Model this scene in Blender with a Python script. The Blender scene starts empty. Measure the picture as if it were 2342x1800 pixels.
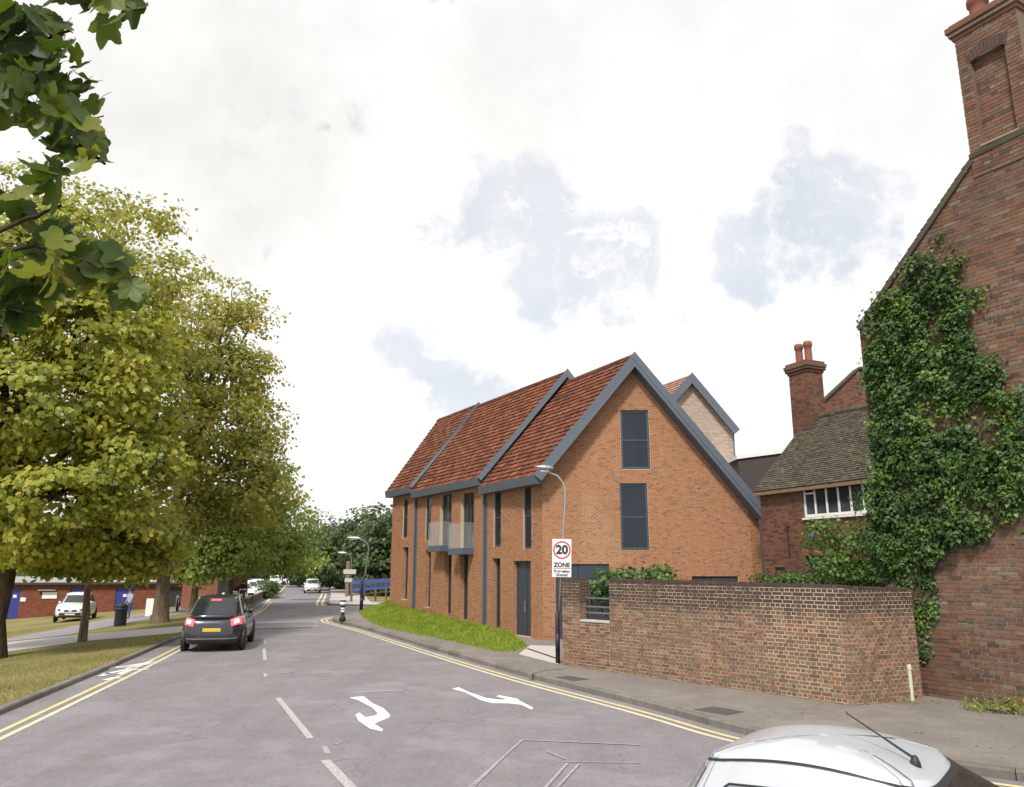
import bpy, bmesh, math, random
import numpy as np
from mathutils import Vector, Matrix
R = math.radians
random.seed(7); rng = np.random.default_rng(7)
S = bpy.context.scene
C = S.collection

# ------------------------------------------------------------------ camera
CAM_H = 2.5; FPX = 1800.0; PW, PH = 2342.0, 1800.0
PITCH = math.atan(400 / 1800)
cp, sp = math.cos(PITCH), math.sin(PITCH)
cd = bpy.data.cameras.new('camera'); cam = bpy.data.objects.new('camera', cd); C.objects.link(cam)
cd.sensor_fit = 'HORIZONTAL'; cd.sensor_width = 36; cd.lens = 36 * FPX / PW
cd.clip_start = .05; cd.clip_end = 2500
cam.location = (0, 0, CAM_H); cam.rotation_euler = (math.pi / 2 + PITCH, 0, 0)
S.camera = cam

def ray(px, py):
    u = (px - PW / 2) / FPX; v = (PH / 2 - py) / FPX
    return Vector((u, cp - v * sp, sp + v * cp))
def G(px, py, z=0.0):                       # surveyed point on a level plane
    d = ray(px, py); t = (z - CAM_H) / d.z
    return Vector((d.x * t, d.y * t, z))
def P(px, py, Y):                           # surveyed point at a distance
    d = ray(px, py); t = Y / d.y
    return Vector((d.x * t, Y, CAM_H + d.z * t))
def UV(O, ud, px, py):                      # (u, z) on the upright plane through O along ud
    n = Vector((-ud.y, ud.x, 0)); d = ray(px, py)
    o = Vector((0, 0, CAM_H)); t = (Vector(O) - o).dot(n) / d.dot(n)
    q = o + d * t
    return (q - Vector(O)).dot(ud), q.z
def proj(q):
    d = Vector(q) - Vector((0, 0, CAM_H))
    f = d.y * cp + d.z * sp; u = -d.y * sp + d.z * cp
    if f < .05: return -9999, -9999
    return PW / 2 + FPX * d.x / f, PH / 2 - FPX * u / f

# ------------------------------------------------------------------ light
to_sun = Vector((-.32, -1, 1.23)).normalized()
W = bpy.data.worlds.new('World'); S.world = W; W.use_nodes = True
nt = W.node_tree; nt.nodes.clear()
def wn(t, **k):
    n = nt.nodes.new(t)
    for a, b in k.items(): setattr(n, a, b)
    return n
sky = wn('ShaderNodeTexSky'); sky.sky_type = 'NISHITA'; sky.sun_disc = False
sky.sun_elevation = math.asin(to_sun.z); sky.sun_rotation = math.atan2(to_sun.x, to_sun.y)
sky.air_density = 1.0; sky.dust_density = 2.0
tc = wn('ShaderNodeTexCoord')
def noise_w(scale, detail, rough, vec, dim=None):
    n = wn('ShaderNodeTexNoise'); n.inputs['Scale'].default_value = scale
    n.inputs['Detail'].default_value = detail; n.inputs['Roughness'].default_value = rough
    nt.links.new(vec, n.inputs['Vector']); return n
def math_w(op, a, b=None, clamp=False):
    n = wn('ShaderNodeMath', operation=op); n.use_clamp = clamp
    for i, v in enumerate((a, b)):
        if v is None: continue
        if isinstance(v, (int, float)): n.inputs[i].default_value = v
        else: nt.links.new(v, n.inputs[i])
    return n.outputs[0]
dirv = tc.outputs['Generated']
warp = noise_w(5.5, 12, .60, dirv)
wv = wn('ShaderNodeVectorMath', operation='MULTIPLY_ADD')
nt.links.new(warp.outputs['Color'], wv.inputs[0]); wv.inputs[1].default_value = (.34, .34, .34)
sub = wn('ShaderNodeVectorMath', operation='ADD'); nt.links.new(dirv, sub.inputs[0]); sub.inputs[1].default_value = (-.17, -.17, -.17)
nt.links.new(sub.outputs[0], wv.inputs[2])
gaps = None
for (px, py, r) in [(1060, 500, .06), (1180, 460, .08), (1270, 560, .075), (1380, 650, .068), (1450, 710, .045), (985, 830, .062),
                    (1050, 890, .06), (1760, 580, .06), (1890, 450, .06), (1900, 560, .05), (1640, 560, .03), (1860, 360, .035), (2520, 520, .05), (900, -260, .06)]:
    d = ray(px, py).normalized()
    dn = wn('ShaderNodeVectorMath', operation='DISTANCE'); nt.links.new(wv.outputs[0], dn.inputs[0]); dn.inputs[1].default_value = d
    v = math_w('SUBTRACT', dn.outputs['Value'], r)
    gaps = v if gaps is None else math_w('MINIMUM', gaps, v)
# the rest of the dome has scattered gaps of the same kind
far = noise_w(2.2, 7, .6, wv.outputs[0])
farv = math_w('MULTIPLY', math_w('SUBTRACT', .66, far.outputs['Fac']), .5)
gaps = math_w('MINIMUM', gaps, farv)
mr = wn('ShaderNodeMapRange'); mr.interpolation_type = 'SMOOTHSTEP'; nt.links.new(gaps, mr.inputs[0])
mr.inputs[1].default_value = -.03; mr.inputs[2].default_value = .008; mr.inputs[3].default_value = .22; mr.inputs[4].default_value = 1.0
wisp = noise_w(13, 10, .68, wv.outputs[0]); wr = wn('ShaderNodeMapRange'); wr.interpolation_type = 'SMOOTHSTEP'; nt.links.new(wisp.outputs['Fac'], wr.inputs[0])
wr.inputs[1].default_value = .44; wr.inputs[2].default_value = .68; wr.inputs[3].default_value = 0; wr.inputs[4].default_value = .8
cover = math_w('MAXIMUM', mr.outputs[0], wr.outputs[0])
soft = noise_w(1.7, 5, .55, dirv)
cr = wn('ShaderNodeValToRGB'); nt.links.new(soft.outputs['Fac'], cr.inputs[0])
cr.color_ramp.elements[0].position = .30; cr.color_ramp.elements[0].color = (.68, .67, .655, 1)
cr.color_ramp.elements[1].position = .54; cr.color_ramp.elements[1].color = (.86, .855, .845, 1)
fine = noise_w(9, 8, .65, dirv)
cr2 = wn('ShaderNodeValToRGB'); nt.links.new(fine.outputs['Fac'], cr2.inputs[0])
cr2.color_ramp.elements[0].position = .25; cr2.color_ramp.elements[0].color = (.89, .895, .905, 1)
cr2.color_ramp.elements[1].position = .62; cr2.color_ramp.elements[1].color = (1, 1, 1, 1)
cm = wn('ShaderNodeMix', data_type='RGBA', blend_type='MULTIPLY'); cm.inputs[0].default_value = 1
nt.links.new(cr.outputs[0], cm.inputs[6]); nt.links.new(cr2.outputs[0], cm.inputs[7])
for (px, py, r0, r1, col) in [(470, 230, .02, .30, (.83, .82, .79, 1)), (1180, 210, .0, .16, (.92, .91, .885, 1)), (1900, 250, .0, .2, (.93, .93, .93, 1)), (-300, 900, .0, .3, (.9, .9, .9, 1)), (1500, -700, .1, .6, (.85, .85, .86, 1)), (3400, 300, .1, .6, (.86, .86, .87, 1))]:
    dn = wn('ShaderNodeVectorMath', operation='DISTANCE'); nt.links.new(wv.outputs[0], dn.inputs[0]); dn.inputs[1].default_value = ray(px, py).normalized()
    q = wn('ShaderNodeMapRange'); q.interpolation_type = 'SMOOTHSTEP'; nt.links.new(dn.outputs['Value'], q.inputs[0]); q.inputs[1].default_value = r0; q.inputs[2].default_value = r1
    gm_ = wn('ShaderNodeMix', data_type='RGBA'); nt.links.new(q.outputs[0], gm_.inputs[0]); gm_.inputs[6].default_value = col; gm_.inputs[7].default_value = (1, 1, 1, 1)
    c2_ = wn('ShaderNodeMix', data_type='RGBA', blend_type='MULTIPLY'); c2_.inputs[0].default_value = 1; nt.links.new(cm.outputs[2], c2_.inputs[6]); nt.links.new(gm_.outputs[2], c2_.inputs[7]); cm = c2_
bg1 = wn('ShaderNodeBackground'); bg1.inputs[1].default_value = .12; nt.links.new(sky.outputs[0], bg1.inputs[0])
bgv = wn('ShaderNodeBackground'); bgv.inputs[1].default_value = .78
deep = noise_w(5, 4, .5, dirv); dr = wn('ShaderNodeValToRGB'); nt.links.new(deep.outputs['Fac'], dr.inputs[0]); nt.links.new(dr.outputs[0], bgv.inputs[0])
dr.color_ramp.elements[0].position = .38; dr.color_ramp.elements[0].color = (.67, .725, .79, 1); dr.color_ramp.elements[1].position = .58; dr.color_ramp.elements[1].color = (.84, .86, .885, 1)
bg2 = wn('ShaderNodeBackground'); bg2.inputs[1].default_value = 1.0; nt.links.new(cm.outputs[2], bg2.inputs[0])
ms0 = wn('ShaderNodeMixShader'); ms0.inputs[0].default_value = .8
nt.links.new(bg1.outputs[0], ms0.inputs[1]); nt.links.new(bgv.outputs[0], ms0.inputs[2])
ms = wn('ShaderNodeMixShader'); nt.links.new(cover, ms.inputs[0])
nt.links.new(ms0.outputs[0], ms.inputs[1]); nt.links.new(bg2.outputs[0], ms.inputs[2])
wo = wn('ShaderNodeOutputWorld'); nt.links.new(ms.outputs[0], wo.inputs[0])

sd = bpy.data.lights.new('sun', 'SUN'); so = bpy.data.objects.new('sun', sd); C.objects.link(so)
sd.energy = 3.2; sd.angle = R(8); sd.color = (1, .955, .88)
so.rotation_euler = to_sun.to_track_quat('Z', 'Y').to_euler(); so.location = (0, -30, 60)
vs = S.view_settings; vs.view_transform = 'Standard'; vs.look = 'None'; vs.gamma = 1; vs.exposure = .42; vs.use_curve_mapping = False
S.cycles.max_bounces = 6; S.cycles.transparent_max_bounces = 12; S.cycles.diffuse_bounces = 3

# ------------------------------------------------------------------ materials
class NT:
    def __init__(s, name):
        s.m = bpy.data.materials.new(name); s.m.use_nodes = True; s.t = s.m.node_tree; s.t.nodes.clear()
        s.out = s.n('ShaderNodeOutputMaterial')
    def n(s, t, **k):
        x = s.t.nodes.new(t)
        for a, b in k.items(): setattr(x, a, b)
        return x
    def l(s, a, b): s.t.links.new(a, b)
    def put(s, sock, v):
        if isinstance(v, (int, float, tuple, list)): sock.default_value = v
        else: s.l(v, sock)
    def noise(s, scale, detail=4, rough=.55, vec=None, stretch=None):
        x = s.n('ShaderNodeTexNoise'); x.inputs['Scale'].default_value = scale
        x.inputs['Detail'].default_value = detail; x.inputs['Roughness'].default_value = rough
        if vec is None: vec = s.pos()
        if stretch:
            mp = s.n('ShaderNodeMapping'); mp.inputs['Scale'].default_value = stretch; s.l(vec, mp.inputs[0]); vec = mp.outputs[0]
        s.l(vec, x.inputs['Vector']); return x.outputs['Fac']
    def pos(s):
        if not hasattr(s, '_p'): s._p = s.n('ShaderNodeNewGeometry')
        return s._p.outputs['Position']
    def geo(s): s.pos(); return s._p
    def ramp(s, f, stops, interp='LINEAR'):
        x = s.n('ShaderNodeValToRGB'); x.color_ramp.interpolation = interp; e = x.color_ramp.elements
        while len(e) < len(stops): e.new(.5)
        for i, (p, c) in enumerate(stops):
            e[i].position = p; e[i].color = (*c, 1) if len(c) == 3 else c
        s.l(f, x.inputs[0]); return x.outputs[0]
    def mix(s, f, a, b, mode='MIX'):
        x = s.n('ShaderNodeMix', data_type='RGBA', blend_type=mode)
        s.put(x.inputs[0], f)
        for i, v in ((6, a), (7, b)):
            s.put(x.inputs[i], (*v, 1) if isinstance(v, tuple) and len(v) == 3 else v)
        return x.outputs[2]
    def ma(s, op, a, b=0.0, clamp=False):
        x = s.n('ShaderNodeMath', operation=op); x.use_clamp = clamp
        s.put(x.inputs[0], a); s.put(x.inputs[1], b); return x.outputs[0]
    def rnd(s):                              # one number per piece
        g = s.geo(); o = s.n('ShaderNodeObjectInfo')
        return s.ma('FRACT', s.ma('ADD', g.outputs['Random Per Island'], o.outputs['Random']))
    def bump(s, h, strength=.3, dist=.01):
        x = s.n('ShaderNodeBump'); x.inputs['Strength'].default_value = strength; x.inputs['Distance'].default_value = dist
        s.l(h, x.inputs['Height']); return x.outputs[0]
    def bsdf(s, col, rough=.7, metal=0, spec=.5, normal=None, **k):
        b = s.n('ShaderNodeBsdfPrincipled')
        s.put(b.inputs['Base Color'], (*col, 1) if isinstance(col, tuple) and len(col) == 3 else col)
        s.put(b.inputs['Roughness'], rough); s.put(b.inputs['Metallic'], metal); s.put(b.inputs['Specular IOR Level'], spec)
        if normal is not None: s.l(normal, b.inputs['Normal'])
        for a, v in k.items(): s.put(b.inputs[a.replace('_', ' ')], v)
        s.l(b.outputs[0], s.out.inputs[0]); return b

def plain(name, col, rough=.6, metal=0, var=.12, vs=3.0, bump=0.0, bs=60, spec=.5, **k):
    t = NT(name); f = t.noise(vs, 5, .6)
    c = t.mix(f, tuple(x * (1 - var) for x in col), tuple(min(1, x * (1 + var)) for x in col))
    nrm = t.bump(t.noise(bs, 4), bump, .01) if bump else None
    t.bsdf(c, rough, metal, spec, nrm, **k); return t.m

def brick_mat(name, stops, stain=(.03, .025, .03), stain_amt=.35, sscale=.9, moss=0.0, topz=None, bands=0.0):
    t = NT(name); r = t.rnd()
    c = t.ramp(r, stops)
    f2 = t.noise(26, 5, .7); c = t.mix(t.ma('MULTIPLY', f2, .30), c, (.10, .06, .045), 'MIX')
    big = t.ramp(t.noise(sscale, 6, .65), [(.42, (0, 0, 0)), (.68, (1, 1, 1))])
    c = t.mix(t.ma('MULTIPLY', big, stain_amt), c, stain)
    if moss:
        mz = t.ramp(t.noise(1.7, 6, .7), [(.5, (0, 0, 0)), (.7, (1, 1, 1))])
        c = t.mix(t.ma('MULTIPLY', mz, moss), c, (.16, .17, .11))
    if bands:                                # courses of greyer, overburnt bricks
        bz = t.ramp(t.noise(1.0, 4, .6, stretch=(.35, .35, 7.5)), [(.50, (0, 0, 0)), (.60, (1, 1, 1))])
        c = t.mix(t.ma('MULTIPLY', bz, bands), c, (.20, .185, .18))
    if topz:                                 # sooty weathering under the coping
        sx = t.n('ShaderNodeSeparateXYZ'); t.l(t.pos(), sx.inputs[0])
        z = t.ma('ADD', sx.outputs[2], t.ma('MULTIPLY', t.noise(1.3, 6, .7), .9))
        k = t.ramp(t.ma('SUBTRACT', z, topz), [(.0, (0, 0, 0)), (.30, (1, 1, 1))])
        c = t.mix(t.ma('MULTIPLY', k, .72), c, (.035, .026, .032))
    nrm = t.bump(t.noise(70, 5, .7), .5, .006)
    t.bsdf(c, .88, 0, .25, nrm); return t.m

def mortar_mat(name, col):
    return plain(name, col, .95, 0, .22, 6, .4, 90, .2)

def leaf_mat(name, stops, trans=.35, scale=.5):
    t = NT(name); r = t.rnd(); f = t.noise(scale, 3, .5)
    k = t.ma('ADD', t.ma('MULTIPLY', r, .55), t.ma('MULTIPLY', t.ma('SUBTRACT', f, .28), 1.0), True)
    c = t.ramp(k, stops)
    b = t.bsdf(c, .5, 0, .4)
    tr = t.n('ShaderNodeBsdfTranslucent'); t.l(t.mix(1.0, c, (1.25, 1.25, .6), 'MULTIPLY'), tr.inputs[0])
    mx = t.n('ShaderNodeMixShader'); mx.inputs[0].default_value = trans
    t.l(b.outputs[0], mx.inputs[1]); t.l(tr.outputs[0], mx.inputs[2]); t.l(mx.outputs[0], t.out.inputs[0])
    return t.m

def glass_dark(name, col=(.03, .04, .05), rough=.06, spec=.8):
    t = NT(name); f = t.noise(.8, 2)
    nrm = t.bump(t.noise(1.2, 2), .04, .02)
    t.bsdf(t.mix(f, tuple(x * .8 for x in col), tuple(x * 1.25 for x in col)), rough, 0, spec, nrm); return t.m

def asphalt(name, a, b, patch, ag=190, dark=.25):
    t = NT(name)
    f = t.noise(.35, 6, .65); c = t.mix(t.ramp(f, [(.35, (0, 0, 0)), (.65, (1, 1, 1))]), a, b)
    c = t.mix(t.ma('MULTIPLY', t.ramp(t.noise(.9, 5, .7), [(.54, (0, 0, 0)), (.64, (1, 1, 1))]), .55), c, patch)
    g = t.noise(ag, 3, .8); c = t.mix(dark, c, t.ramp(g, [(.3, (.05, .05, .05)), (.5, a), (.72, (.5, .49, .48))]))
    g2 = t.noise(17, 6, .85); c = t.mix(.6, c, t.mix(t.ramp(g2, [(.38, (0, 0, 0)), (.62, (1, 1, 1))]), tuple(x * .6 for x in a), tuple(min(1, x * 1.35) for x in a)))
    tr_ = t.ramp(t.noise(1.0, 4, .6, stretch=(.9, .07, 1)), [(.46, (0, 0, 0)), (.62, (1, 1, 1))]); c = t.mix(t.ma('MULTIPLY', tr_, .30), c, tuple(x * .62 for x in a))
    c = t.mix(t.ma('MULTIPLY', t.ramp(t.noise(1.5, 9, .82), [(.47, (0, 0, 0)), (.60, (1, 1, 1))]), .38), c, tuple(x * q for x, q in zip(a, (.72, .66, .65))))
    c = t.mix(t.ma('MULTIPLY', t.ramp(t.noise(.55, 6, .7), [(.52, (0, 0, 0)), (.62, (1, 1, 1))]), .35), c, tuple(x * 1.5 for x in a))
    # hairline cracks
    v = t.n('ShaderNodeTexVoronoi', feature='DISTANCE_TO_EDGE'); v.inputs['Scale'].default_value = .32
    wv_ = t.n('ShaderNodeVectorMath', operation='MULTIPLY_ADD'); wn_ = t.n('ShaderNodeTexNoise'); wn_.inputs['Scale'].default_value = 1.1; wn_.inputs['Detail'].default_value = 6
    t.l(t.pos(), wn_.inputs['Vector']); t.l(wn_.outputs['Color'], wv_.inputs[0]); wv_.inputs[1].default_value = (2.2, 2.2, 0); t.l(t.pos(), wv_.inputs[2])
    t.l(wv_.outputs[0], v.inputs['Vector'])
    ck = t.ramp(v.outputs['Distance'], [(0, (1, 1, 1)), (.006, (0, 0, 0))])
    c = t.mix(t.ma('MULTIPLY', ck, t.ma('MULTIPLY', t.ramp(t.noise(.5, 2), [(.45, (0, 0, 0)), (.6, (1, 1, 1))]), .55)), c, (.05, .05, .05))
    nrm = t.bump(t.ma('ADD', t.noise(ag, 3, .8), t.ma('MULTIPLY', g2, .6)), .5, .006)
    t.bsdf(c, .8, 0, .4, nrm); return t.m

def paint_worn(name, col, wear=.45, base=(.2, .19, .2)):
    t = NT(name)
    k = t.ramp(t.noise(24, 7, .8), [(wear - .06, (0, 0, 0)), (wear + .08, (1, 1, 1))])
    k2 = t.ramp(t.noise(3, 5, .7), [(.25, (.5, .5, .5)), (.55, (1, 1, 1))])
    t.bsdf(t.mix(t.ma('MULTIPLY', k, k2), base, col), .75, 0, .3, t.bump(t.noise(160, 3, .8), .4, .004)); return t.m

MT = {}
MT['road'] = asphalt('road_asphalt', (.205, .190, .200), (.272, .256, .270), (.252, .214, .226))
MT['pave'] = asphalt('pavement_asphalt', (.20, .178, .158), (.235, .21, .19), (.165, .145, .13), 220, .2)
MT['path'] = plain('path_concrete', (.42, .39, .385), .85, 0, .14, 1.5, .3, 80)
MT['path2'] = asphalt('path_asphalt', (.24, .22, .24), (.28, .26, .27), (.3, .28, .29))
MT['apron'] = plain('concrete_slab', (.46, .43, .39), .85, 0, .15, 2.0, .3, 70)
MT['kerb'] = None
t = NT('kerb_stone'); c = t.ramp(t.rnd(), [(0, (.145, .13, .115)), (.5, (.185, .168, .15)), (1, (.22, .2, .18))])
c = t.mix(t.ma('MULTIPLY', t.ramp(t.noise(4, 6, .7), [(.45, (0, 0, 0)), (.65, (1, 1, 1))]), .5), c, (.09, .08, .065))
t.bsdf(c, .85, 0, .3, t.bump(t.noise(60, 5, .7), .5, .006)); MT['kerb'] = t.m
t = NT('grass_ground')
c = t.ramp(t.noise(.33, 6, .7), [(.33, (.14, .165, .04)), (.47, (.22, .21, .07)), (.60, (.32, .25, .12)), (.72, (.17, .19, .05))])
c = t.mix(t.ma('MULTIPLY', t.noise(40, 5, .8), .5), c, (.09, .08, .03))
t.bsdf(c, .9, 0, .15, t.bump(t.noise(60, 6, .8), .8, .03)); MT['grass'] = t.m
MT['bank'] = plain('bank_turf', (.11, .16, .02), .9, 0, .35, 6, .8, 40, .1)
MT['blade'] = leaf_mat('grass_blade', [(.15, (.11, .16, .014)), (.45, (.24, .31, .024)), (.7, (.36, .42, .05)), (1, (.46, .43, .12))], .35, 1.6)
MT['blade_dry'] = leaf_mat('dry_grass_blade', [(.2, (.15, .18, .045)), (.5, (.29, .25, .095)), (1, (.42, .33, .15))], .3, .4)
MT['yellow'] = paint_worn('yellow_paint', (.62, .52, .27), .36, (.30, .27, .22))
MT['yellow2'] = paint_worn('yellow_paint_pale', (.66, .58, .40), .40, (.30, .27, .24))
MT['white'] = paint_worn('white_road_paint', (.58, .57, .57), .53, (.32, .30, .31))
MT['white2'] = paint_worn('white_road_paint_solid', (.74, .73, .72), .36, (.42, .41, .41))
MT['faint'] = paint_worn('faded_road_paint', (.46, .45, .47), .53, (.27, .25, .26))
NB = [(0, (.21, .115, .072)), (.08, (.30, .145, .08)), (.2, (.38, .17, .083)), (.6, (.43, .207, .107)), (.85, (.40, .172, .085)), (1, (.46, .26, .15))]
MT['nbrick'] = brick_mat('orange_brick', NB, (.29, .145, .08), .22, .35)
MT['nmortar'] = mortar_mat('tan_mortar', (.52, .395, .27))
MT['pbrick'] = brick_mat('pale_brick', [(0, (.36, .28, .22)), (.5, (.42, .34, .27)), (1, (.47, .39, .32))], (.35, .26, .2), .15)
MT['pmortar'] = mortar_mat('pale_mortar', (.55, .46, .38))
OB = [(0, (.08, .055, .045)), (.2, (.135, .075, .052)), (.45, (.185, .092, .057)), (.7, (.22, .10, .058)), (.9, (.18, .115, .078)), (1, (.235, .195, .155))]
MT['obrick'] = brick_mat('old_red_brick', OB, (.06, .035, .03), .45, .7, .25, None, .22)
MT['omortar'] = mortar_mat('old_mortar', (.26, .215, .17))
MT['wbrick'] = brick_mat('weathered_wall_brick', [(0, (.12, .075, .055)), (.3, (.185, .105, .072)), (.6, (.235, .135, .088)), (.85, (.30, .13, .08)), (1, (.31, .235, .165))], (.17, .12, .085), .6, 1.1, .4, 1.92)
MT['wmortar'] = mortar_mat('wall_mortar', (.42, .345, .245))
MT['mbrick'] = brick_mat('brown_red_brick', [(0, (.08, .045, .035)), (.4, (.17, .075, .048)), (.7, (.24, .095, .055)), (1, (.17, .10, .07))], (.05, .035, .03), .5, .6, .2)
MT['mmortar'] = mortar_mat('brown_mortar', (.17, .125, .095))
MT['lbrick'] = brick_mat('low_building_brick', [(0, (.17, .05, .03)), (.5, (.22, .07, .04)), (1, (.26, .10, .06))], (.13, .05, .035), .4)
TS = [(0, (.085, .03, .017)), (.3, (.15, .046, .023)), (.65, (.195, .06, .028)), (.9, (.25, .082, .038)), (1, (.31, .12, .06))]
MT['tile'] = brick_mat('red_clay_tile', TS, (.07, .025, .015), .25, 1.6)
MT['ptile'] = brick_mat('pale_clay_tile', [(0, (.30, .15, .11)), (.5, (.36, .19, .14)), (1, (.4, .24, .18))], (.3, .18, .14), .2)
t = NT('lichen_tile'); c = t.ramp(t.rnd(), [(0, (.05, .042, .034)), (.5, (.078, .066, .052)), (1, (.11, .092, .07))])
c = t.mix(t.ma('MULTIPLY', t.ramp(t.noise(1.2, 6, .7), [(.45, (0, 0, 0)), (.65, (1, 1, 1))]), .5), c, (.10, .10, .05))
c = t.mix(t.ramp(t.noise(7, 3, .6), [(.68, (0, 0, 0)), (.74, (1, 1, 1))]), c, (.34, .32, .28))
t.bsdf(c, .9, 0, .25, t.bump(t.noise(50, 5, .7), .5, .008)); MT['otile'] = t.m
MT['slate'] = plain('blue_grey_cladding', (.088, .105, .135), .5, .0, .1, 2.5, .05, 120)
MT['slate_d'] = plain('dark_grey_door', (.035, .045, .062), .45, 0, .12, 2, .05, 100)
MT['frame'] = plain('grey_window_frame', (.048, .064, .092), .4, 0, .08)
MT['wframe'] = plain('white_window_frame', (.72, .72, .70), .5, 0, .06)
MT['glass'] = glass_dark('window_glass', (.045, .058, .078), .12, .38)
MT['glass_b'] = glass_dark('deep_window_glass', (.02, .025, .034), .05, .6)
MT['glass_car'] = glass_dark('car_glass', (.018, .022, .024), .03, .9)
MT['glass_car_l'] = glass_dark('pale_car_glass', (.20, .23, .26), .05, .8)
t = NT('room_window_glass'); b = t.bsdf((.035, .046, .062), .06, 0, .5, t.bump(t.noise(2.0, 3), .06, .02))
tr = t.n('ShaderNodeBsdfTransparent'); tr.inputs[0].default_value = (.62, .68, .74, 1)
mx = t.n('ShaderNodeMixShader'); mx.inputs[0].default_value = .55; t.l(tr.outputs[0], mx.inputs[1]); t.l(b.outputs[0], mx.inputs[2]); t.l(mx.outputs[0], t.out.inputs[0]); MT['glass_r'] = t.m
MT['blind'] = plain('grey_roller_blind', (.40, .41, .43), .8, 0, .25, 5)
t = NT('clear_balustrade_glass'); b = t.bsdf((.75, .8, .82), .04, 0, .6)
tr = t.n('ShaderNodeBsdfTransparent'); tr.inputs[0].default_value = (.95, .97, .97, 1)
mx = t.n('ShaderNodeMixShader'); mx.inputs[0].default_value = .08; t.l(tr.outputs[0], mx.inputs[1]); t.l(b.outputs[0], mx.inputs[2]); t.l(mx.outputs[0], t.out.inputs[0]); MT['clear'] = t.m
MT['galv'] = plain('galvanised_steel', (.42, .43, .43), .42, .75, .2, 8, .1, 80)
MT['galv_d'] = plain('weathered_grey_steel', (.17, .18, .185), .5, .3, .25, 6, .1, 80)
MT['navy'] = plain('dark_navy_paint', (.022, .022, .038), .45, 0, .2)
MT['blackp'] = plain('black_plastic', (.018, .018, .019), .55, 0, .15)
MT['rubber'] = plain('tyre_rubber', (.016, .016, .016), .8, 0, .2)
MT['alloy'] = plain('alloy_wheel', (.45, .46, .47), .35, .8, .1)
MT['signw'] = plain('white_sign_face', (.76, .76, .76), .45, 0, .04)
MT['signr'] = plain('red_sign_ring', (.52, .03, .07), .45, 0, .04)
MT['signk'] = plain('black_sign_letters', (.015, .016, .02), .5, 0, .04)
MT['signb'] = plain('grey_sign_back', (.3, .3, .3), .5, .4, .1)
def car_paint(name, col, metal=.35, rough=.28):
    t = NT(name); f = t.noise(1.5, 4)
    t.bsdf(t.mix(f, tuple(x * .94 for x in col), tuple(min(1, x * 1.05) for x in col)), t.ma('ADD', rough, t.ma('MULTIPLY', t.noise(5, 4), .1)), metal, .5, None, Coat_Weight=.6, Coat_Roughness=.06); return t.m
MT['silver'] = car_paint('silver_car_paint', (.56, .59, .63), .25, .3)
MT['palesilver'] = car_paint('pale_silver_paint', (.60, .61, .63), .15, .32)
MT['graphite'] = car_paint('graphite_car_paint', (.05, .05, .06), .55, .2)
MT['whitecar'] = car_paint('white_car_paint', (.74, .74, .74), 0, .32)
MT['redcar'] = car_paint('dark_red_car_paint', (.16, .03, .035), .2, .3)
MT['bluecar'] = car_paint('blue_grey_car_paint', (.22, .28, .36), .3, .3)
def lamp_mat(name, col, e):
    t = NT(name); b = t.bsdf(col, .2, 0, .6); b.inputs['Emission Color'].default_value = (*col, 1); b.inputs['Emission Strength'].default_value = e; return t.m
MT['tail'] = lamp_mat('red_tail_lamp', (.55, .012, .02), .25)
MT['brake'] = lamp_mat('lit_brake_lamp', (1, .07, .09), 1.6)
MT['brakehot'] = lamp_mat('lit_brake_bulb', (1, .62, .60), 2.2)
MT['headl'] = plain('headlamp_lens', (.55, .57, .6), .12, .1, .2, 20)
MT['platey'] = plain('yellow_number_plate', (.55, .36, .03), .5, 0, .08)
MT['platew'] = plain('white_number_plate', (.7, .66, .64), .5, 0, .06)
MT['terracotta'] = plain('terracotta', (.22, .075, .05), .85, 0, .3, 6, .3, 60)
MT['blue'] = plain('blue_paint', (.025, .035, .22), .5, 0, .2)
MT['banner'] = plain('blue_banner', (.09, .14, .46), .6, 0, .3, 2)
MT['banner2'] = plain('teal_banner_print', (.05, .17, .22), .6, 0, .3, 2)
MT['wood'] = plain('weathered_timber', (.19, .13, .085), .85, 0, .3, 10, .4, 50)
MT['bark'] = None
t = NT('bark'); f = t.noise(6, 7, .75, stretch=(2.2, 2.2, .35))
c = t.ramp(f, [(.3, (.028, .02, .013)), (.5, (.085, .062, .04)), (.7, (.15, .12, .08))])
t.bsdf(c, .95, 0, .15, t.bump(f, .9, .05)); MT['bark'] = t.m
t = NT('pale_bark'); f = t.noise(5, 7, .75, stretch=(2, 2, .5))
c = t.ramp(f, [(.3, (.07, .05, .032)), (.5, (.15, .115, .075)), (.7, (.26, .21, .14))])
t.bsdf(c, .95, 0, .15, t.bump(f, .8, .04)); MT['bark2'] = t.m
MT['leaf_y'] = leaf_mat('yellow_green_leaf', [(0, (.075, .11, .018)), (.25, (.18, .22, .03)), (.5, (.31, .33, .045)), (.8, (.45, .41, .07)), (1, (.53, .34, .07))], .48, .55)
MT['leaf_o'] = leaf_mat('turning_leaf', [(0, (.10, .135, .034)), (.3, (.22, .25, .055)), (.6, (.35, .35, .08)), (.84, (.46, .37, .09)), (1, (.54, .28, .07))], .52, .45)
MT['leaf_g'] = leaf_mat('fresh_green_leaf', [(0, (.07, .115, .028)), (.35, (.17, .235, .048)), (.7, (.29, .36, .085)), (1, (.42, .44, .13))], .48, .35)
MT['leaf_d'] = leaf_mat('dark_green_leaf', [(0, (.022, .04, .018)), (.45, (.05, .085, .03)), (.8, (.10, .145, .05)), (1, (.16, .20, .08))], .35, .25)
MT['leaf_s'] = leaf_mat('shrub_leaf', [(0, (.02, .05, .012)), (.4, (.06, .13, .022)), (.75, (.14, .24, .04)), (1, (.30, .36, .06))], .35, 2.0)
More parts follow.
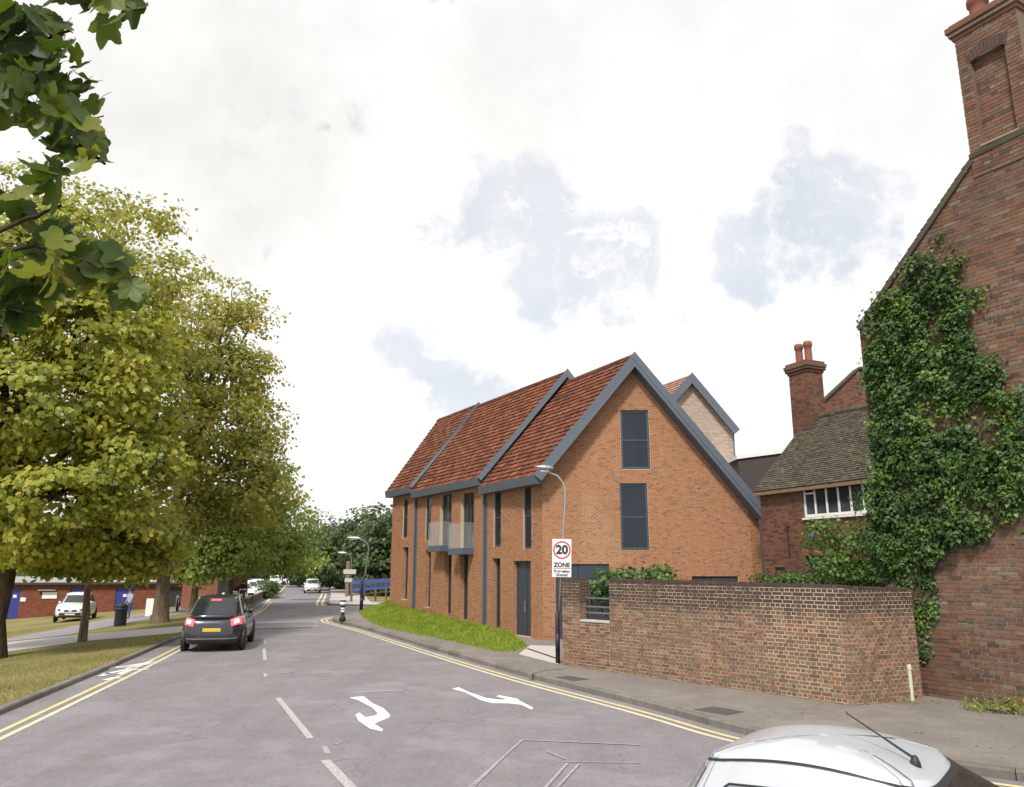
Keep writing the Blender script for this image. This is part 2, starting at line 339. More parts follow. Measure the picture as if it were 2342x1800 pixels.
MT['leaf_ivy'] = leaf_mat('ivy_leaf', [(0, (.012, .03, .011)), (.35, (.036, .082, .02)), (.65, (.08, .155, .03)), (.88, (.155, .24, .038)), (1, (.28, .30, .045))], .25, 1.3)
MT['leaf_n'] = leaf_mat('large_tree_leaf', [(0, (.022, .045, .012)), (.35, (.055, .095, .018)), (.65, (.11, .155, .025)), (.88, (.21, .22, .032)), (1, (.30, .19, .045))], .45, 2.2)
MT['skin'] = plain('skin', (.5, .29, .2), .6, 0, .05)
MT['hair'] = plain('hair', (.05, .035, .025), .8, 0, .2)
MT['greytop'] = plain('grey_cotton', (.33, .32, .40), .9, 0, .2, 20)
MT['darkcloth'] = plain('dark_cloth', (.03, .026, .032), .9, 0, .2, 20)
MT['bluecloth'] = plain('blue_denim', (.05, .07, .14), .9, 0, .2, 20)
MT['reflect'] = plain('pale_reflective_band', (.6, .58, .58), .5, 0, .1)
MT['fascia'] = plain('white_fascia', (.70, .70, .68), .6, 0, .1)
MT['darkroof'] = plain('dark_brown_roofing', (.055, .045, .042), .85, 0, .15, 3, .2, 60)
MT['plastic_w'] = plain('pale_plastic_pipe', (.55, .54, .46), .5, 0, .12)
MT['iron'] = plain('black_iron', (.03, .03, .035), .5, .4, .2)
MT['lead'] = plain('lead_flashing', (.3, .31, .31), .6, .3, .2)
MT['cover'] = plain('cast_iron_cover', (.10, .092, .088), .7, .2, .3, 30, .5, 90)

# ------------------------------------------------------------------ mesh helpers
class MB:
    def __init__(s): s.v = []; s.f = []
    def add(s, vs_, fs):
        o = len(s.v); s.v += [tuple(q) for q in vs_]; s.f += [tuple(i + o for i in f) for f in fs]; return s
    def box(s, x0, x1, y0, y1, z0, z1, M=None):
        q = [Vector(p) for p in ((x0, y0, z0), (x1, y0, z0), (x1, y1, z0), (x0, y1, z0), (x0, y0, z1), (x1, y0, z1), (x1, y1, z1), (x0, y1, z1))]
        if M: q = [M @ p for p in q]
        return s.add(q, [(3, 2, 1, 0), (4, 5, 6, 7), (0, 1, 5, 4), (1, 2, 6, 5), (2, 3, 7, 6), (3, 0, 4, 7)])
    def hexa(s, b, t_):                      # 4 bottom + 4 top points
        return s.add(list(b) + list(t_), [(3, 2, 1, 0), (4, 5, 6, 7), (0, 1, 5, 4), (1, 2, 6, 5), (2, 3, 7, 6), (3, 0, 4, 7)])
    def tube(s, pts, rad, n=10, caps=True):
        pts = [Vector(p) for p in pts]; o = len(s.v); up = Vector((.13, .07, 1)).normalized(); ref = None
        for i, p in enumerate(pts):
            d = (pts[min(i + 1, len(pts) - 1)] - pts[max(i - 1, 0)]).normalized()
            if ref is None: ref = d.cross(Vector((1, .2, .1))); ref = ref.normalized() if ref.length > .1 else d.cross(Vector((0, 1, 0))).normalized()
            a = (ref - d * ref.dot(d)).normalized(); ref = a; b = d.cross(a)
            r = rad[i] if isinstance(rad, (list, tuple)) else rad
            for k in range(n):
                an = 2 * math.pi * k / n; s.v.append(tuple(p + (a * math.cos(an) + b * math.sin(an)) * r))
        for i in range(len(pts) - 1):
            for k in range(n):
                k2 = (k + 1) % n; s.f.append((o + i * n + k, o + i * n + k2, o + (i + 1) * n + k2, o + (i + 1) * n + k))
        if caps:
            s.f.append(tuple(o + k for k in range(n))[::-1]); e = o + (len(pts) - 1) * n; s.f.append(tuple(e + k for k in range(n)))
        return s
    def lathe(s, prof, c=(0, 0, 0), n=20, M=None):   # prof: (r, z)
        o = len(s.v)
        for r, z in prof:
            for k in range(n):
                a = 2 * math.pi * k / n; q = Vector((c[0] + r * math.cos(a), c[1] + r * math.sin(a), c[2] + z))
                s.v.append(tuple(M @ q if M else q))
        for i in range(len(prof) - 1):
            for k in range(n):
                k2 = (k + 1) % n; s.f.append((o + i * n + k, o + i * n + k2, o + (i + 1) * n + k2, o + (i + 1) * n + k))
        s.f.append(tuple(o + k for k in range(n))[::-1]); e = o + (len(prof) - 1) * n; s.f.append(tuple(e + k for k in range(n)))
        return s
    def prism(s, poly, h, M=None):           # polygon in xy, extruded in z by h (0..h)
        n = len(poly); q = [Vector((a, b, 0)) for a, b in poly] + [Vector((a, b, h)) for a, b in poly]
        if M: q = [M @ p for p in q]
        return s.add(q, [tuple(range(n))[::-1], tuple(range(n, 2 * n))] + [(i, (i + 1) % n, n + (i + 1) % n, n + i) for i in range(n)])
    def build(s, name, mat, parent=None, smooth=False, bevel=0, world=False):
        me = bpy.data.meshes.new(name); me.from_pydata(s.v, [], s.f); me.materials.append(MT[mat] if isinstance(mat, str) else mat)
        if smooth: me.polygons.foreach_set('use_smooth', [True] * len(me.polygons))
        o = bpy.data.objects.new(name, me); C.objects.link(o)
        if parent is not None:
            o.parent = parent
            if world: o.matrix_parent_inverse = parent.matrix_basis.inverted() if parent.parent is None else (parent.parent.matrix_basis @ parent.matrix_basis).inverted()
        if bevel:
            m = o.modifiers.new('bevel', 'BEVEL'); m.width = bevel; m.segments = 2; m.limit_method = 'ANGLE'
        return o

def tag(o, label=None, cat=None, group=None, kind=None):
    for k, v in (('label', label), ('category', cat), ('group', group), ('kind', kind)):
        if v: o[k] = v
    return o
def thing(name, label, cat, loc=(0, 0, 0), rz=0, group=None):
    o = bpy.data.objects.new(name, None); C.objects.link(o); o.location = loc; o.rotation_euler = (0, 0, rz); o.empty_display_size = .3
    return tag(o, label, cat, group)
def copy_tree(o, parent=None):
    c = o.copy(); C.objects.link(c); c.parent = parent
    for ch in o.children: copy_tree(ch, c)
    return c
def np_mesh(name, verts, loops, starts, totals, mat, parent=None, smooth=False):
    me = bpy.data.meshes.new(name)
    me.vertices.add(len(verts)); me.vertices.foreach_set('co', np.asarray(verts, np.float32).ravel())
    me.loops.add(len(loops)); me.loops.foreach_set('vertex_index', np.asarray(loops, np.int32))
    me.polygons.add(len(starts)); me.polygons.foreach_set('loop_start', np.asarray(starts, np.int32))
    try: me.polygons.foreach_set('loop_total', np.asarray(totals, np.int32))
    except Exception: pass
    me.update(calc_edges=True); me.validate()
    me.materials.append(MT[mat] if isinstance(mat, str) else mat)
    o = bpy.data.objects.new(name, me); C.objects.link(o); o.parent = parent
    return o

LEAF_KITE = np.array([[0, 0, 0], [.42, .45, .05], [0, 1, -.12], [-.42, .45, .05]])
LEAF_LOBE = np.array([[0, 0, 0], [.34, .12, .0], [.5, .46, -.03], [.22, .58, .04], [0, 1, -.1], [-.22, .58, .04], [-.5, .46, -.03], [-.34, .12, .0]])
LEAF_IVY = np.array([[0, 0, 0], [.48, .12, 0], [.3, .5, .05], [0, 1, -.06], [-.3, .5, .05], [-.48, .12, 0]])
LEAF_BLADE = np.array([[-.5, 0, 0], [.5, 0, 0], [.1, 1, .35]])
def leaves(name, cent, norm, size, mat, parent=None, tmpl=LEAF_KITE, dirs=None, wide=1.0):
    n = len(cent); k = len(tmpl)
    norm = norm / np.linalg.norm(norm, axis=1, keepdims=True)
    if dirs is None: dirs = rng.normal(size=(n, 3))
    d = dirs - norm * (dirs * norm).sum(1, keepdims=True); d /= np.linalg.norm(d, axis=1, keepdims=True) + 1e-9
    s_ = np.cross(d, norm)
    size = np.broadcast_to(np.asarray(size), (n,))
    T = tmpl
    v = cent[:, None, :] + size[:, None, None] * (s_[:, None, :] * T[None, :, 0:1] * wide + d[:, None, :] * T[None, :, 1:2] + norm[:, None, :] * T[None, :, 2:3])
    return np_mesh(name, v.reshape(-1, 3), np.arange(n * k), np.arange(n) * k, np.full(n, k), mat, parent)

def in_poly(x, y, poly):
    r = False; j = len(poly) - 1
    for i in range(len(poly)):
        xi, yi = poly[i]; xj, yj = poly[j]
        if (yi > y) != (yj > y) and x < (xj - xi) * (y - yi) / (yj - yi) + xi: r = not r
        j = i
    return r

# ---- brickwork: every brick is its own solid, mortar recessed behind
def clip(poly, cv):
    for i in range(len(cv)):
        a, b = cv[i], cv[(i + 1) % len(cv)]; out = []
        def side(p): return (b[0] - a[0]) * (p[1] - a[1]) - (b[1] - a[1]) * (p[0] - a[0])
        for j in range(len(poly)):
            p, q = poly[j], poly[(j + 1) % len(poly)]; sp_, sq = side(p), side(q)
            if sp_ >= 0: out.append(p)
            if (sp_ > 0 > sq) or (sp_ < 0 < sq):
                t_ = sp_ / (sp_ - sq); out.append((p[0] + (q[0] - p[0]) * t_, p[1] + (q[1] - p[1]) * t_))
        poly = out
        if len(poly) < 3: return []
    return poly
def area(p): return abs(sum(p[i][0] * p[(i + 1) % len(p)][1] - p[(i + 1) % len(p)][0] * p[i][1] for i in range(len(p)))) / 2
def brick_cells(poly, holes=(), L=.225, h=.075, m=.011, bond='stretcher', z0=None):
    us = [p[0] for p in poly]; zs = [p[1] for p in poly]; umin, umax, zmin, zmax = min(us), max(us), min(zs), max(zs)
    if z0 is None: z0 = zmin
    out = []; r = 0; z = z0
    while z < zmax:
        if bond == 'stretcher': seq = [L]; off = (r % 2) * L / 2
        elif bond == 'header': seq = [L / 2]; off = (r % 2) * L / 4
        elif bond == 'flemish': seq = [L, L / 2]; off = (r % 2) * L * .75
        else: seq = [L] if r % 2 else [L / 2]; off = 0 if r % 2 else L / 4
        u = umin - off; k = 0
        while u < umax:
            w = seq[k % len(seq)]; a, b, c, d = u + m / 2, u + w - m / 2, z + m / 2, z + h - m / 2
            parts = [(a, b)]
            for (h0, h1, g0, g1) in holes:
                if min(d, g1) - max(c, g0) > (d - c) * .4:
                    nx = []
                    for (p, q) in parts:
                        if q <= h0 or p >= h1: nx.append((p, q)); continue
                        if p < h0: nx.append((p, h0))
                        if q > h1: nx.append((h1, q))
                    parts = nx
            for (p, q) in parts:
                if q - p < .02: continue
                rect = [(p, c), (q, c), (q, d), (p, d)]
                cl = rect if (all(True for _ in ()) and False) else clip(rect, poly)
                if len(cl) >= 3 and area(cl) > .12 * w * h: out.append((cl, (q - p, d - c) if len(cl) == 4 and abs(area(cl) - (q - p) * (d - c)) < 1e-6 else None))
            u += w; k += 1
        z += h; r += 1
    return out
UNIT = {}
def lay_bricks(cells, O, ud, nd, mat, parent, proud=.009, rough=.0, single=0, ok=None, name='brick', stuff='brickwork'):
    O = Vector(O); up = Vector((0, 0, 1)); mb = MB(); sing = []
    if single:
        cand = []
        for i, (cl, full) in enumerate(cells):
            if not full: continue
            c = O + ud * (sum(p[0] for p in cl) / 4) + up * (sum(p[1] for p in cl) / 4)
            x, y = proj(c)
            if not (6 < x < PW - 6 and 6 < y < PH - 6): continue
            if ok and not ok(x, y): continue
            cand.append(((c - Vector((0, 0, CAM_H))).length - .0 * full[0], i))
        cand.sort(); sing = set(i for _, i in cand[:single])
    Rm = Matrix((ud, nd, up)).transposed().to_4x4()
    for i, (cl, full) in enumerate(cells):
        pr = proud + (random.uniform(-rough, rough) if rough else 0)
        if i in sing:
            key = (round(full[0], 3), round(full[1], 3), mat)
            if key not in UNIT:
                a, b = full[0] / 2, full[1] / 2; q = MB(); e = .004
                q.add([(-a, -.004, -b), (a, -.004, -b), (a, -.004, b), (-a, -.004, b), (-a + e, 0, -b + e), (a - e, 0, -b + e), (a - e, 0, b - e), (-a + e, 0, b - e)],
                      [(4, 7, 6, 5), (0, 4, 5, 1), (1, 5, 6, 2), (2, 6, 7, 3), (3, 7, 4, 0)])
                q.v = [(x, y if y == 0 else -proud - .006, z) for x, y, z in q.v]
                me = bpy.data.meshes.new('brick'); me.from_pydata(q.v, [], q.f); me.materials.append(MT[mat]); UNIT[key] = me
            o = bpy.data.objects.new(name, UNIT[key]); C.objects.link(o)
            cu = sum(p[0] for p in cl) / 4; cz = sum(p[1] for p in cl) / 4
            o.matrix_world = Matrix.Translation(O + ud * cu + up * cz + nd * pr) @ Rm
            o.parent = parent
        else:
            n = len(cl); f = [O + ud * u + up * z + nd * pr for u, z in cl]; b = [O + ud * u + up * z - nd * .006 for u, z in cl]
            flip = (ud.cross(up)).dot(nd) > 0
            fr = tuple(range(n)) if flip else tuple(range(n))[::-1]
            mb.add(f + b, [fr] + [((i_, (i_ + 1) % n, n + (i_ + 1) % n, n + i_)[::-1] if flip else (i_, (i_ + 1) % n, n + (i_ + 1) % n, n + i_)) for i_ in range(n)])
    if mb.v:
        o = mb.build(stuff, mat, parent); o['kind'] = 'stuff'
        return o
def wall_core(poly, holes, O, ud, nd, th):
    """solid wall with real openings; poly is convex and listed anticlockwise from its lower left"""
    O = Vector(O); up = Vector((0, 0, 1)); mb = MB()
    bk = sorted(set([round(p[0], 4) for p in poly] + [round(v, 4) for h_ in holes for v in h_[:2] if min(p[0] for p in poly) < v < max(p[0] for p in poly)]))
    def lim(u):
        lo, hi = 1e9, -1e9
        for i in range(len(poly)):
            a, b = poly[i], poly[(i + 1) % len(poly)]
            if abs(a[0] - b[0]) < 1e-6:
                if abs(a[0] - u) < 1e-6: lo = min(lo, a[1], b[1]); hi = max(hi, a[1], b[1])
                continue
            t_ = (u - a[0]) / (b[0] - a[0])
            if -1e-5 <= t_ <= 1 + 1e-5: z = a[1] + (b[1] - a[1]) * t_; lo = min(lo, z); hi = max(hi, z)
        return lo, hi
    for a, b in zip(bk[:-1], bk[1:]):
        mid = (a + b) / 2; l0, h0 = lim(a + 1e-4); l1, h1 = lim(b - 1e-4)
        segs = []; lo = (l0, l1)
        for hh in sorted([h_ for h_ in holes if h_[0] < mid < h_[1]], key=lambda q: q[2]):
            if hh[2] > max(lo): segs.append((lo, (hh[2], hh[2])))
            lo = (hh[3], hh[3])
        segs.append((lo, (h0, h1)))
        for (s0, s1), (e0, e1) in segs:
            f = lambda u, z, d: O + ud * u + up * z - nd * d
            mb.hexa([f(a, s0, 0), f(b, s1, 0), f(b, s1, th), f(a, s0, th)], [f(a, e0, 0), f(b, e1, 0), f(b, e1, th), f(a, e0, th)])
    return mb
def window(parent, O, ud, nd, u0, u1, z0, z1, rec=.09, fw=.055, trans=(), mull=(), fmat='frame', gmat='glass', name='window'):
    O = Vector(O); up = Vector((0, 0, 1)); Rm = Matrix.Translation(O) @ Matrix((ud, nd, up)).transposed().to_4x4()
    mb = MB(); e = .004; d0, d1 = -rec - .05, -rec
    u0 += e; u1 -= e; z0 += e; z1 -= e
    mb.box(u0, u0 + fw, d0, d1, z0, z1, Rm); mb.box(u1 - fw, u1, d0, d1, z0, z1, Rm)
    mb.box(u0 + fw, u1 - fw, d0, d1, z0, z0 + fw * 1.2, Rm); mb.box(u0 + fw, u1 - fw, d0, d1, z1 - fw, z1, Rm)
    for tz in trans: mb.box(u0 + fw, u1 - fw, d0 + .004, d1 - .004, tz - fw * .35, tz + fw * .35, Rm)
    for mu in mull: mb.box(mu - fw * .45, mu + fw * .45, d0 + .006, d1 + .004, z0 + fw, z1 - fw, Rm)
    w = mb.build(name, fmat, parent)
    us = [u0 + fw] + list(mull) + [u1 - fw]; zs = [z0 + fw * 1.2] + list(trans) + [z1 - fw]
    for a, b in zip(us[:-1], us[1:]):
        for c, d in zip(zs[:-1], zs[1:]):
            MB().box(a, b, d0 + .015, d0 + .027, c, d, Rm).build('pane', gmat, w)
    return w
def text_mesh(s, size, M, mat, name, parent, depth=.002, bold=0.0):
    cu = bpy.data.curves.new('t', 'FONT'); cu.body = s; cu.size = size; cu.align_x = 'CENTER'; cu.align_y = 'CENTER'; cu.extrude = depth; cu.offset = bold
    ob = bpy.data.objects.new('t', cu); C.objects.link(ob)
    me = bpy.data.meshes.new_from_object(ob.evaluated_get(bpy.context.evaluated_depsgraph_get()))
    bpy.data.objects.remove(ob); bpy.data.curves.remove(cu)
    me.materials.clear(); me.materials.append(MT[mat]); me.transform(M); me.name = name
    o = bpy.data.objects.new(name, me); C.objects.link(o); o.parent = parent
    return o

# ------------------------------------------------------------------ ground, road, pavements
KL = [(-3.2, -12), (-5.5, -1), (-7.4, 7), (-8.95, 14.65), (-10.26, 21.1), (-12.18, 30.1), (-15.65, 47.8), (-19.5, 63), (-30.2, 105.5), (-46, 165), (-84, 315)]
KR = [(22, 3.4), (16, 5.5), (11, 7.8), (8, 9.1), (6.3, 10.1), (4.75, 11.4), (3.61, 12.9), (2.59, 15.1), (.3, 19.6), (-2.3, 25.4), (-5.75, 33.4), (-7.6, 37.2), (-8.6, 39.4), (-9.0, 41.3), (-8.85, 43.3), (-7.9, 45.6), (-5.6, 47.8), (-1, 50.2)]
KF = [(-6, 54.6), (-11, 55.2), (-12.4, 56.2), (-13.3, 58.5), (-18, 80), (-24, 105), (-39.5, 165), (-77, 315)]
def dense(pl, st):
    out = []
    # Catmull-Rom through the surveyed points
    for i in range(len(pl) - 1):
        p0 = Vector(pl[max(i - 1, 0)]); p1 = Vector(pl[i]); p2 = Vector(pl[i + 1]); p3 = Vector(pl[min(i + 2, len(pl) - 1)])
        n = max(1, int((p2 - p1).length / st))
        for k in range(n):
            t_ = k / n
            out.append(.5 * ((2 * p1) + (p2 - p0) * t_ + (2 * p0 - 5 * p1 + 4 * p2 - p3) * t_ ** 2 + (3 * p1 - p0 - 3 * p2 + p3) * t_ ** 3))
    out.append(Vector(pl[-1])); return out
def xk(y):
    for (a, b), (c, d) in zip(KL[:-1], KL[1:]):
        if y <= d or (c, d) == KL[-1]: return a + (c - a) * (y - b) / (d - b)
def zleft(x, y):
    d = xk(y) - x
    if d <= 0: return -.06
    return .09 - .068 * min(d, 45)
def GL(px, py, dz=0.0):                      # surveyed point on the lawn falling away left of the road
    d = ray(px, py); t_ = 3.0
    for _ in range(4000):
        q = Vector((0, 0, CAM_H)) + d * t_
        if q.z <= zleft(q.x, q.y) + dz: return q
        t_ += .05
    return q
mb = MB(); rows = [-15, -8, -1, 3, 7, 11, 14.65, 18, 21.1, 25, 30.1, 36, 42, 47.8, 55, 63, 75, 90, 105.5, 130, 165, 220, 315, 600, 1500]
cols = [-1200, -400, -150, -90, -60, -45, -30, -20, -12, -6, -2.5, -.13, .0, 1, 8, 20, 40, 80, 200, 600, 1200]
for y in rows:
    k = xk(min(y, 315))
    for e in cols: mb.v.append((k + e, y, (.09 - .068 * min(-e, 45)) if e < -.05 else -.06))
nc = len(cols)
for i in range(len(rows) - 1):
    for j in range(nc - 1): mb.f.append((i * nc + j, i * nc + j + 1, (i + 1) * nc + j + 1, (i + 1) * nc + j))
tag(mb.build('ground', 'grass'), kind='structure')
# road
mb = MB(); ys = [-12, -6, 0, 4, 8, 11, 14, 17, 20, 24, 28, 33, 38, 43, 48, 53, 58, 64, 72, 80, 92, 105, 130, 165, 220, 315]
for y in ys:
    l = xk(y) - .02
    r_ = 30 if y < 60 else l + 8.2
    for f in (0, .2, .4, .6, .8, 1): mb.v.append((l + (r_ - l) * f, y, 0))
for i in range(len(ys) - 1):
    for j in range(5): mb.f.append((i * 6 + j, i * 6 + j + 1, (i + 1) * 6 + j + 1, (i + 1) * 6 + j))
road = tag(mb.build('road', 'road'), kind='structure')
# pavements
kr = dense(KR, .45)
def strip(name, edge, far_fn, z, mat, inset=.14):
    mb = MB()
    for p in edge:
        q = far_fn(p); a = Vector((p.x, p.y)); b = Vector(q)
        d = (b - a).normalized(); a = a + d * inset
        for f in (0, .05, .2, .5, 1): mb.v.append((a.x + (b.x - a.x) * f, a.y + (b.y - a.y) * f, z))
    for i in range(len(edge) - 1):
        for j in range(4): mb.f.append((i * 5 + j, i * 5 + j + 1, (i + 1) * 5 + j + 1, (i + 1) * 5 + j))
    return tag(mb.build(name, mat), kind='structure')
pav = strip('pavement', kr, lambda p: (34, p.y + (34 - p.x) * .03), .12, 'pave')
kf = dense(KF, 1.2)
pavf = strip('far_pavement', kf, lambda p: (p.x + 3.2, p.y) if p.y > 58 else (p.x + 3.2 if p.x < -11 else 30, p.y + 1.5), .12, 'path')
kl = dense(KL, .9)
pl = [p for p in kl if p.y > 46]
pavl = strip('left_pavement', pl, lambda p: (p.x - 2.3, p.y), .125, 'path')
def kerbs(edge, side, parent, st=.915, ymin=0, ymax=120, w=.15, h=.125, drop=None):
    d = 0; pts = [edge[0]]; acc = 0.0
    L_ = [0]
    for a, b in zip(edge[:-1], edge[1:]): L_.append(L_[-1] + (b - a).length)
    def at(s):
        for i in range(len(edge) - 1):
            if s <= L_[i + 1]: return edge[i] + (edge[i + 1] - edge[i]) * ((s - L_[i]) / max(1e-6, L_[i + 1] - L_[i]))
        return edge[-1]
    s = 0
    while s + st < L_[-1]:
        a = at(s + .006); b = at(s + st - .006); s += st
        if not (ymin < a.y < ymax): continue
        t_ = (b - a).normalized(); n = Vector((-t_.y, t_.x)) * side; hh = h
        if drop: hh = drop(a, h)
        A, B = a, b; c, d_ = b + n * w, a + n * w; e = n * .02
        z1 = hh + random.uniform(-.003, .003)
        q = MB(); lo = -.06
        q.add([(A.x, A.y, lo), (B.x, B.y, lo), (c.x, c.y, lo), (d_.x, d_.y, lo), (A.x, A.y, z1 - .025), (B.x, B.y, z1 - .025), (A.x + e.x, A.y + e.y, z1), (B.x + e.x, B.y + e.y, z1), (c.x, c.y, z1), (d_.x, d_.y, z1)],
              [(0, 1, 5, 4), (4, 5, 7, 6), (6, 7, 8, 9), (1, 2, 8, 7, 5), (3, 0, 4, 6, 9), (2, 3, 9, 8)])
        q.build('kerb_stone', 'kerb', parent)
def drp(a, h): return h if a.y < 19.0 else (h - .07 * min(1, (a.y - 19) / 1.2) if a.y < 25 else max(.055, h - .07 + .07 * min(1, (a.y - 25) / 3)))
kerbs(kr, -1, pav, ymin=6, ymax=50)
kerbs(kl, 1, pavl, ymin=12, ymax=70, h=.10)
kerbs(kf, -1, pavf, ymin=54, ymax=85, st=1.2)

# paths across the lawn, drawn on the falling lawn plane
def lawn_sheet(name, top, bot, mat, dz=.006):
    mb = MB(); n = len(top)
    A = [GL(*p, dz) for p in top]; B = [GL(*p, dz) for p in bot]
    for a, b in zip(A, B):
        for f in (0, .25, .5, .75, 1):
            q = a + (b - a) * f; mb.v.append((q.x, q.y, zleft(q.x, q.y) + dz + .012))
    for i in range(n - 1):
        for j in range(4): mb.f.append((i * 5 + j, (i + 1) * 5 + j, (i + 1) * 5 + j + 1, i * 5 + j + 1))
    return tag(mb.build(name, mat), kind='structure')
def fine_line(pts, n=14):
    out = []
    for i in range(n + 1):
        t_ = i / n * (len(pts) - 1); k = min(int(t_), len(pts) - 2); f = t_ - k
        out.append((pts[k][0] + (pts[k + 1][0] - pts[k][0]) * f, pts[k][1] + (pts[k + 1][1] - pts[k][1]) * f))
    return out
lawn_sheet('footpath', fine_line([(-120, 1488), (10, 1470), (205, 1450), (450, 1430)]), fine_line([(-120, 1512), (10, 1492), (205, 1466), (437, 1446)]), 'path')
lawn_sheet('lane', fine_line([(-120, 1478), (12, 1462), (143, 1438), (262, 1412), (357, 1399), (450, 1392)]), fine_line([(-120, 1486), (12, 1468), (143, 1455), (250, 1434), (357, 1413), (450, 1402)]), 'path2', .004)
lawn_sheet('car_park', fine_line([(430, 1350), (500, 1348), (575, 1345)]), fine_line([(430, 1398), (500, 1394), (555, 1388)]), 'path2', .008)

# ---- painted markings (parts of the road)
def ribbon(pts, w, z, name, mat, parent=road):
    mb = MB(); pts = [Vector((p[0], p[1])) for p in pts]
    for i, p in enumerate(pts):
        d = (pts[min(i + 1, len(pts) - 1)] - pts[max(i - 1, 0)]).normalized(); n = Vector((-d.y, d.x)) * w / 2
        mb.v += [(p.x + n.x, p.y + n.y, z), (p.x - n.x, p.y - n.y, z)]
    for i in range(len(pts) - 1): mb.f.append((2 * i, 2 * i + 1, 2 * i + 3, 2 * i + 2))
    return mb.build(name, mat, parent)
def offset(pl, d):
    out = []
    for i, p in enumerate(pl):
        t_ = (pl[min(i + 1, len(pl) - 1)] - pl[max(i - 1, 0)]).normalized(); out.append(p + Vector((-t_.y, t_.x)) * d)
    return out
krn = [p for p in kr if 6.5 < p.y < 47]
ribbon(offset(krn, .30), .10, .005, 'yellow_line', 'yellow'); ribbon(offset(krn, .52), .10, .005, 'yellow_line', 'yellow2')
kln = [p for p in dense(KL, .7) if -8 < p.y < 62]
ribbon(offset(kln, -.62), .10, .005, 'yellow_line', 'yellow'); ribbon(offset(kln, -.86), .10, .005, 'yellow_line', 'yellow2')
kfn = [p for p in kf if 56 < p.y < 84]
ribbon(offset(kfn, .35), .16, .005, 'yellow_line', 'yellow2'); ribbon(offset(kfn, .72), .16, .005, 'yellow_line', 'yellow2')
kl2 = [p for p in dense(KL, 1.5) if 62 < p.y < 118]
ribbon(offset(kl2, -.5), .22, .005, 'edge_line', 'yellow2')
def gp(px, py, s=3.1228, ox=600, oy=1500): return G(ox + px / s, oy + py / s)
def flat(pts, name, mat, z=.006, parent=road):
    mb = MB(); mb.v = [(p.x, p.y, z) for p in pts]; mb.f = [tuple(range(len(pts)))]
    return mb.build(name, mat, parent)
A1 = [(618, 300), (722, 290), (790, 342), (862, 374), (914, 425), (906, 442), (800, 487), (864, 528), (852, 542), (768, 522), (688, 467), (664, 425), (690, 406), (736, 440), (800, 430), (826, 414), (786, 372), (682, 318)]
A2 = [(1352, 238), (1402, 226), (1482, 263), (1600, 303), (1700, 315), (1745, 311), (1668, 292), (1690, 283), (1822, 308), (1842, 324), (1937, 374), (1922, 387), (1850, 352), (1760, 342), (1640, 340), (1556, 317), (1446, 262)]
flat([gp(*p) for p in A1], 'turn_arrow', 'white2'); flat([gp(*p) for p in A2], 'turn_arrow', 'white2')
def bar(a, b, w, name, mat, z=.006): return ribbon([gp(*a), gp((a[0] + b[0]) / 2, (a[1] + b[1]) / 2), gp(*b)], w, z, name, mat)
bar((655, 264), (1005, 246), .13, 'stop_bar', 'faint'); bar((760, 296), (905, 290), .06, 'faint_line', 'faint')
bar((112, 302), (345, 592), .11, 'centre_dash', 'white'); bar((448, 748), (700, 1010), .13, 'centre_dash', 'white')
bar((440, 648), (470, 700), .09, 'centre_dash', 'faint'); bar((515, 635), (570, 618), .05, 'faint_line', 'faint')
for a, b, w in [((120, 130), (700, 38), .035), ((370, 132), (480, 120), .09), ((150, 126), (210, 116), .09), ((560, 142), (610, 136), .05), ((690, 82), (760, 76), .08), ((480, 100), (680, 75), .03),
                ((1440, 980), (1860, 600), .045), ((1490, 960), (1760, 690), .03), ((1850, 604), (2700, 640), .055), ((2030, 684), (2160, 740), .05), ((2010, 960), (2180, 770), .05), ((2090, 960), (2260, 780), .05), ((2150, 760), (2700, 770), .03)]:
    fz = globals().get('fz', .0065) + .0004; bar(a, b, w * .8, 'faint_line', 'faint', fz)
for px, y0, y1, w in [(604, 1484, 1510, .10), (606, 1540, 1548, .08), (605, 1465, 1472, .08), (640, 1360, 1364, .05)]:
    a, b = G(px, y0), G(px + 2, y1); ribbon([a, (a + b) / 2, b], w, .006, 'centre_dash', 'white')
mb = MB()                                    # two rows of small squares across the raised table
for r_ in range(2):
    for i in range(24):
        q = G(548 + i * 7.6, 1438 - i * .22 - r_ * 11); s_ = .12
        mb.add([(q.x - s_, q.y - s_ * 6, .006), (q.x + s_, q.y - s_ * 6, .006), (q.x + s_ * .3, q.y + s_ * 6, .006), (q.x - s_ * .3, q.y + s_ * 6, .006)], [(0, 1, 2, 3)])
mb.build('table_edge_squares', 'faint', road)
for pts in [[(238, 1532), (262, 1527), (288, 1529), (318, 1522), (345, 1518)], [(230, 1547), (252, 1540), (270, 1542), (300, 1533), (340, 1531)], [(246, 1528), (290, 1524), (320, 1519), (350, 1514)], [(240, 1556), (262, 1550), (276, 1552)], [(236, 1543), (300, 1530)]]:
    ribbon([G(*p) for p in pts], .16, .009, 'white_zigzag', 'white2')

# ------------------------------------------------------------------ new brick terrace
UP = Vector((0, 0, 1))
A0 = G(1244, 1472); B0 = P(891, 1387, A0.y * 1.45); B0.z = 0
FT = (B0 - A0); FL = FT.length; FT.normalize()                 # along the long front, away from the camera
FN = Vector((-FT.y, FT.x, 0));  FN = FN if FN.y < 0 else -FN     # outward
GX = Vector((1, 0, 0)); GN = Vector((0, -1, 0))
bld = thing('terrace_house', 'new orange brick terrace with red tiled stepped roof and grey trim', 'building', (A0.x, A0.y, 0))
bld_inv = Matrix.Translation((-A0.x, -A0.y, 0))
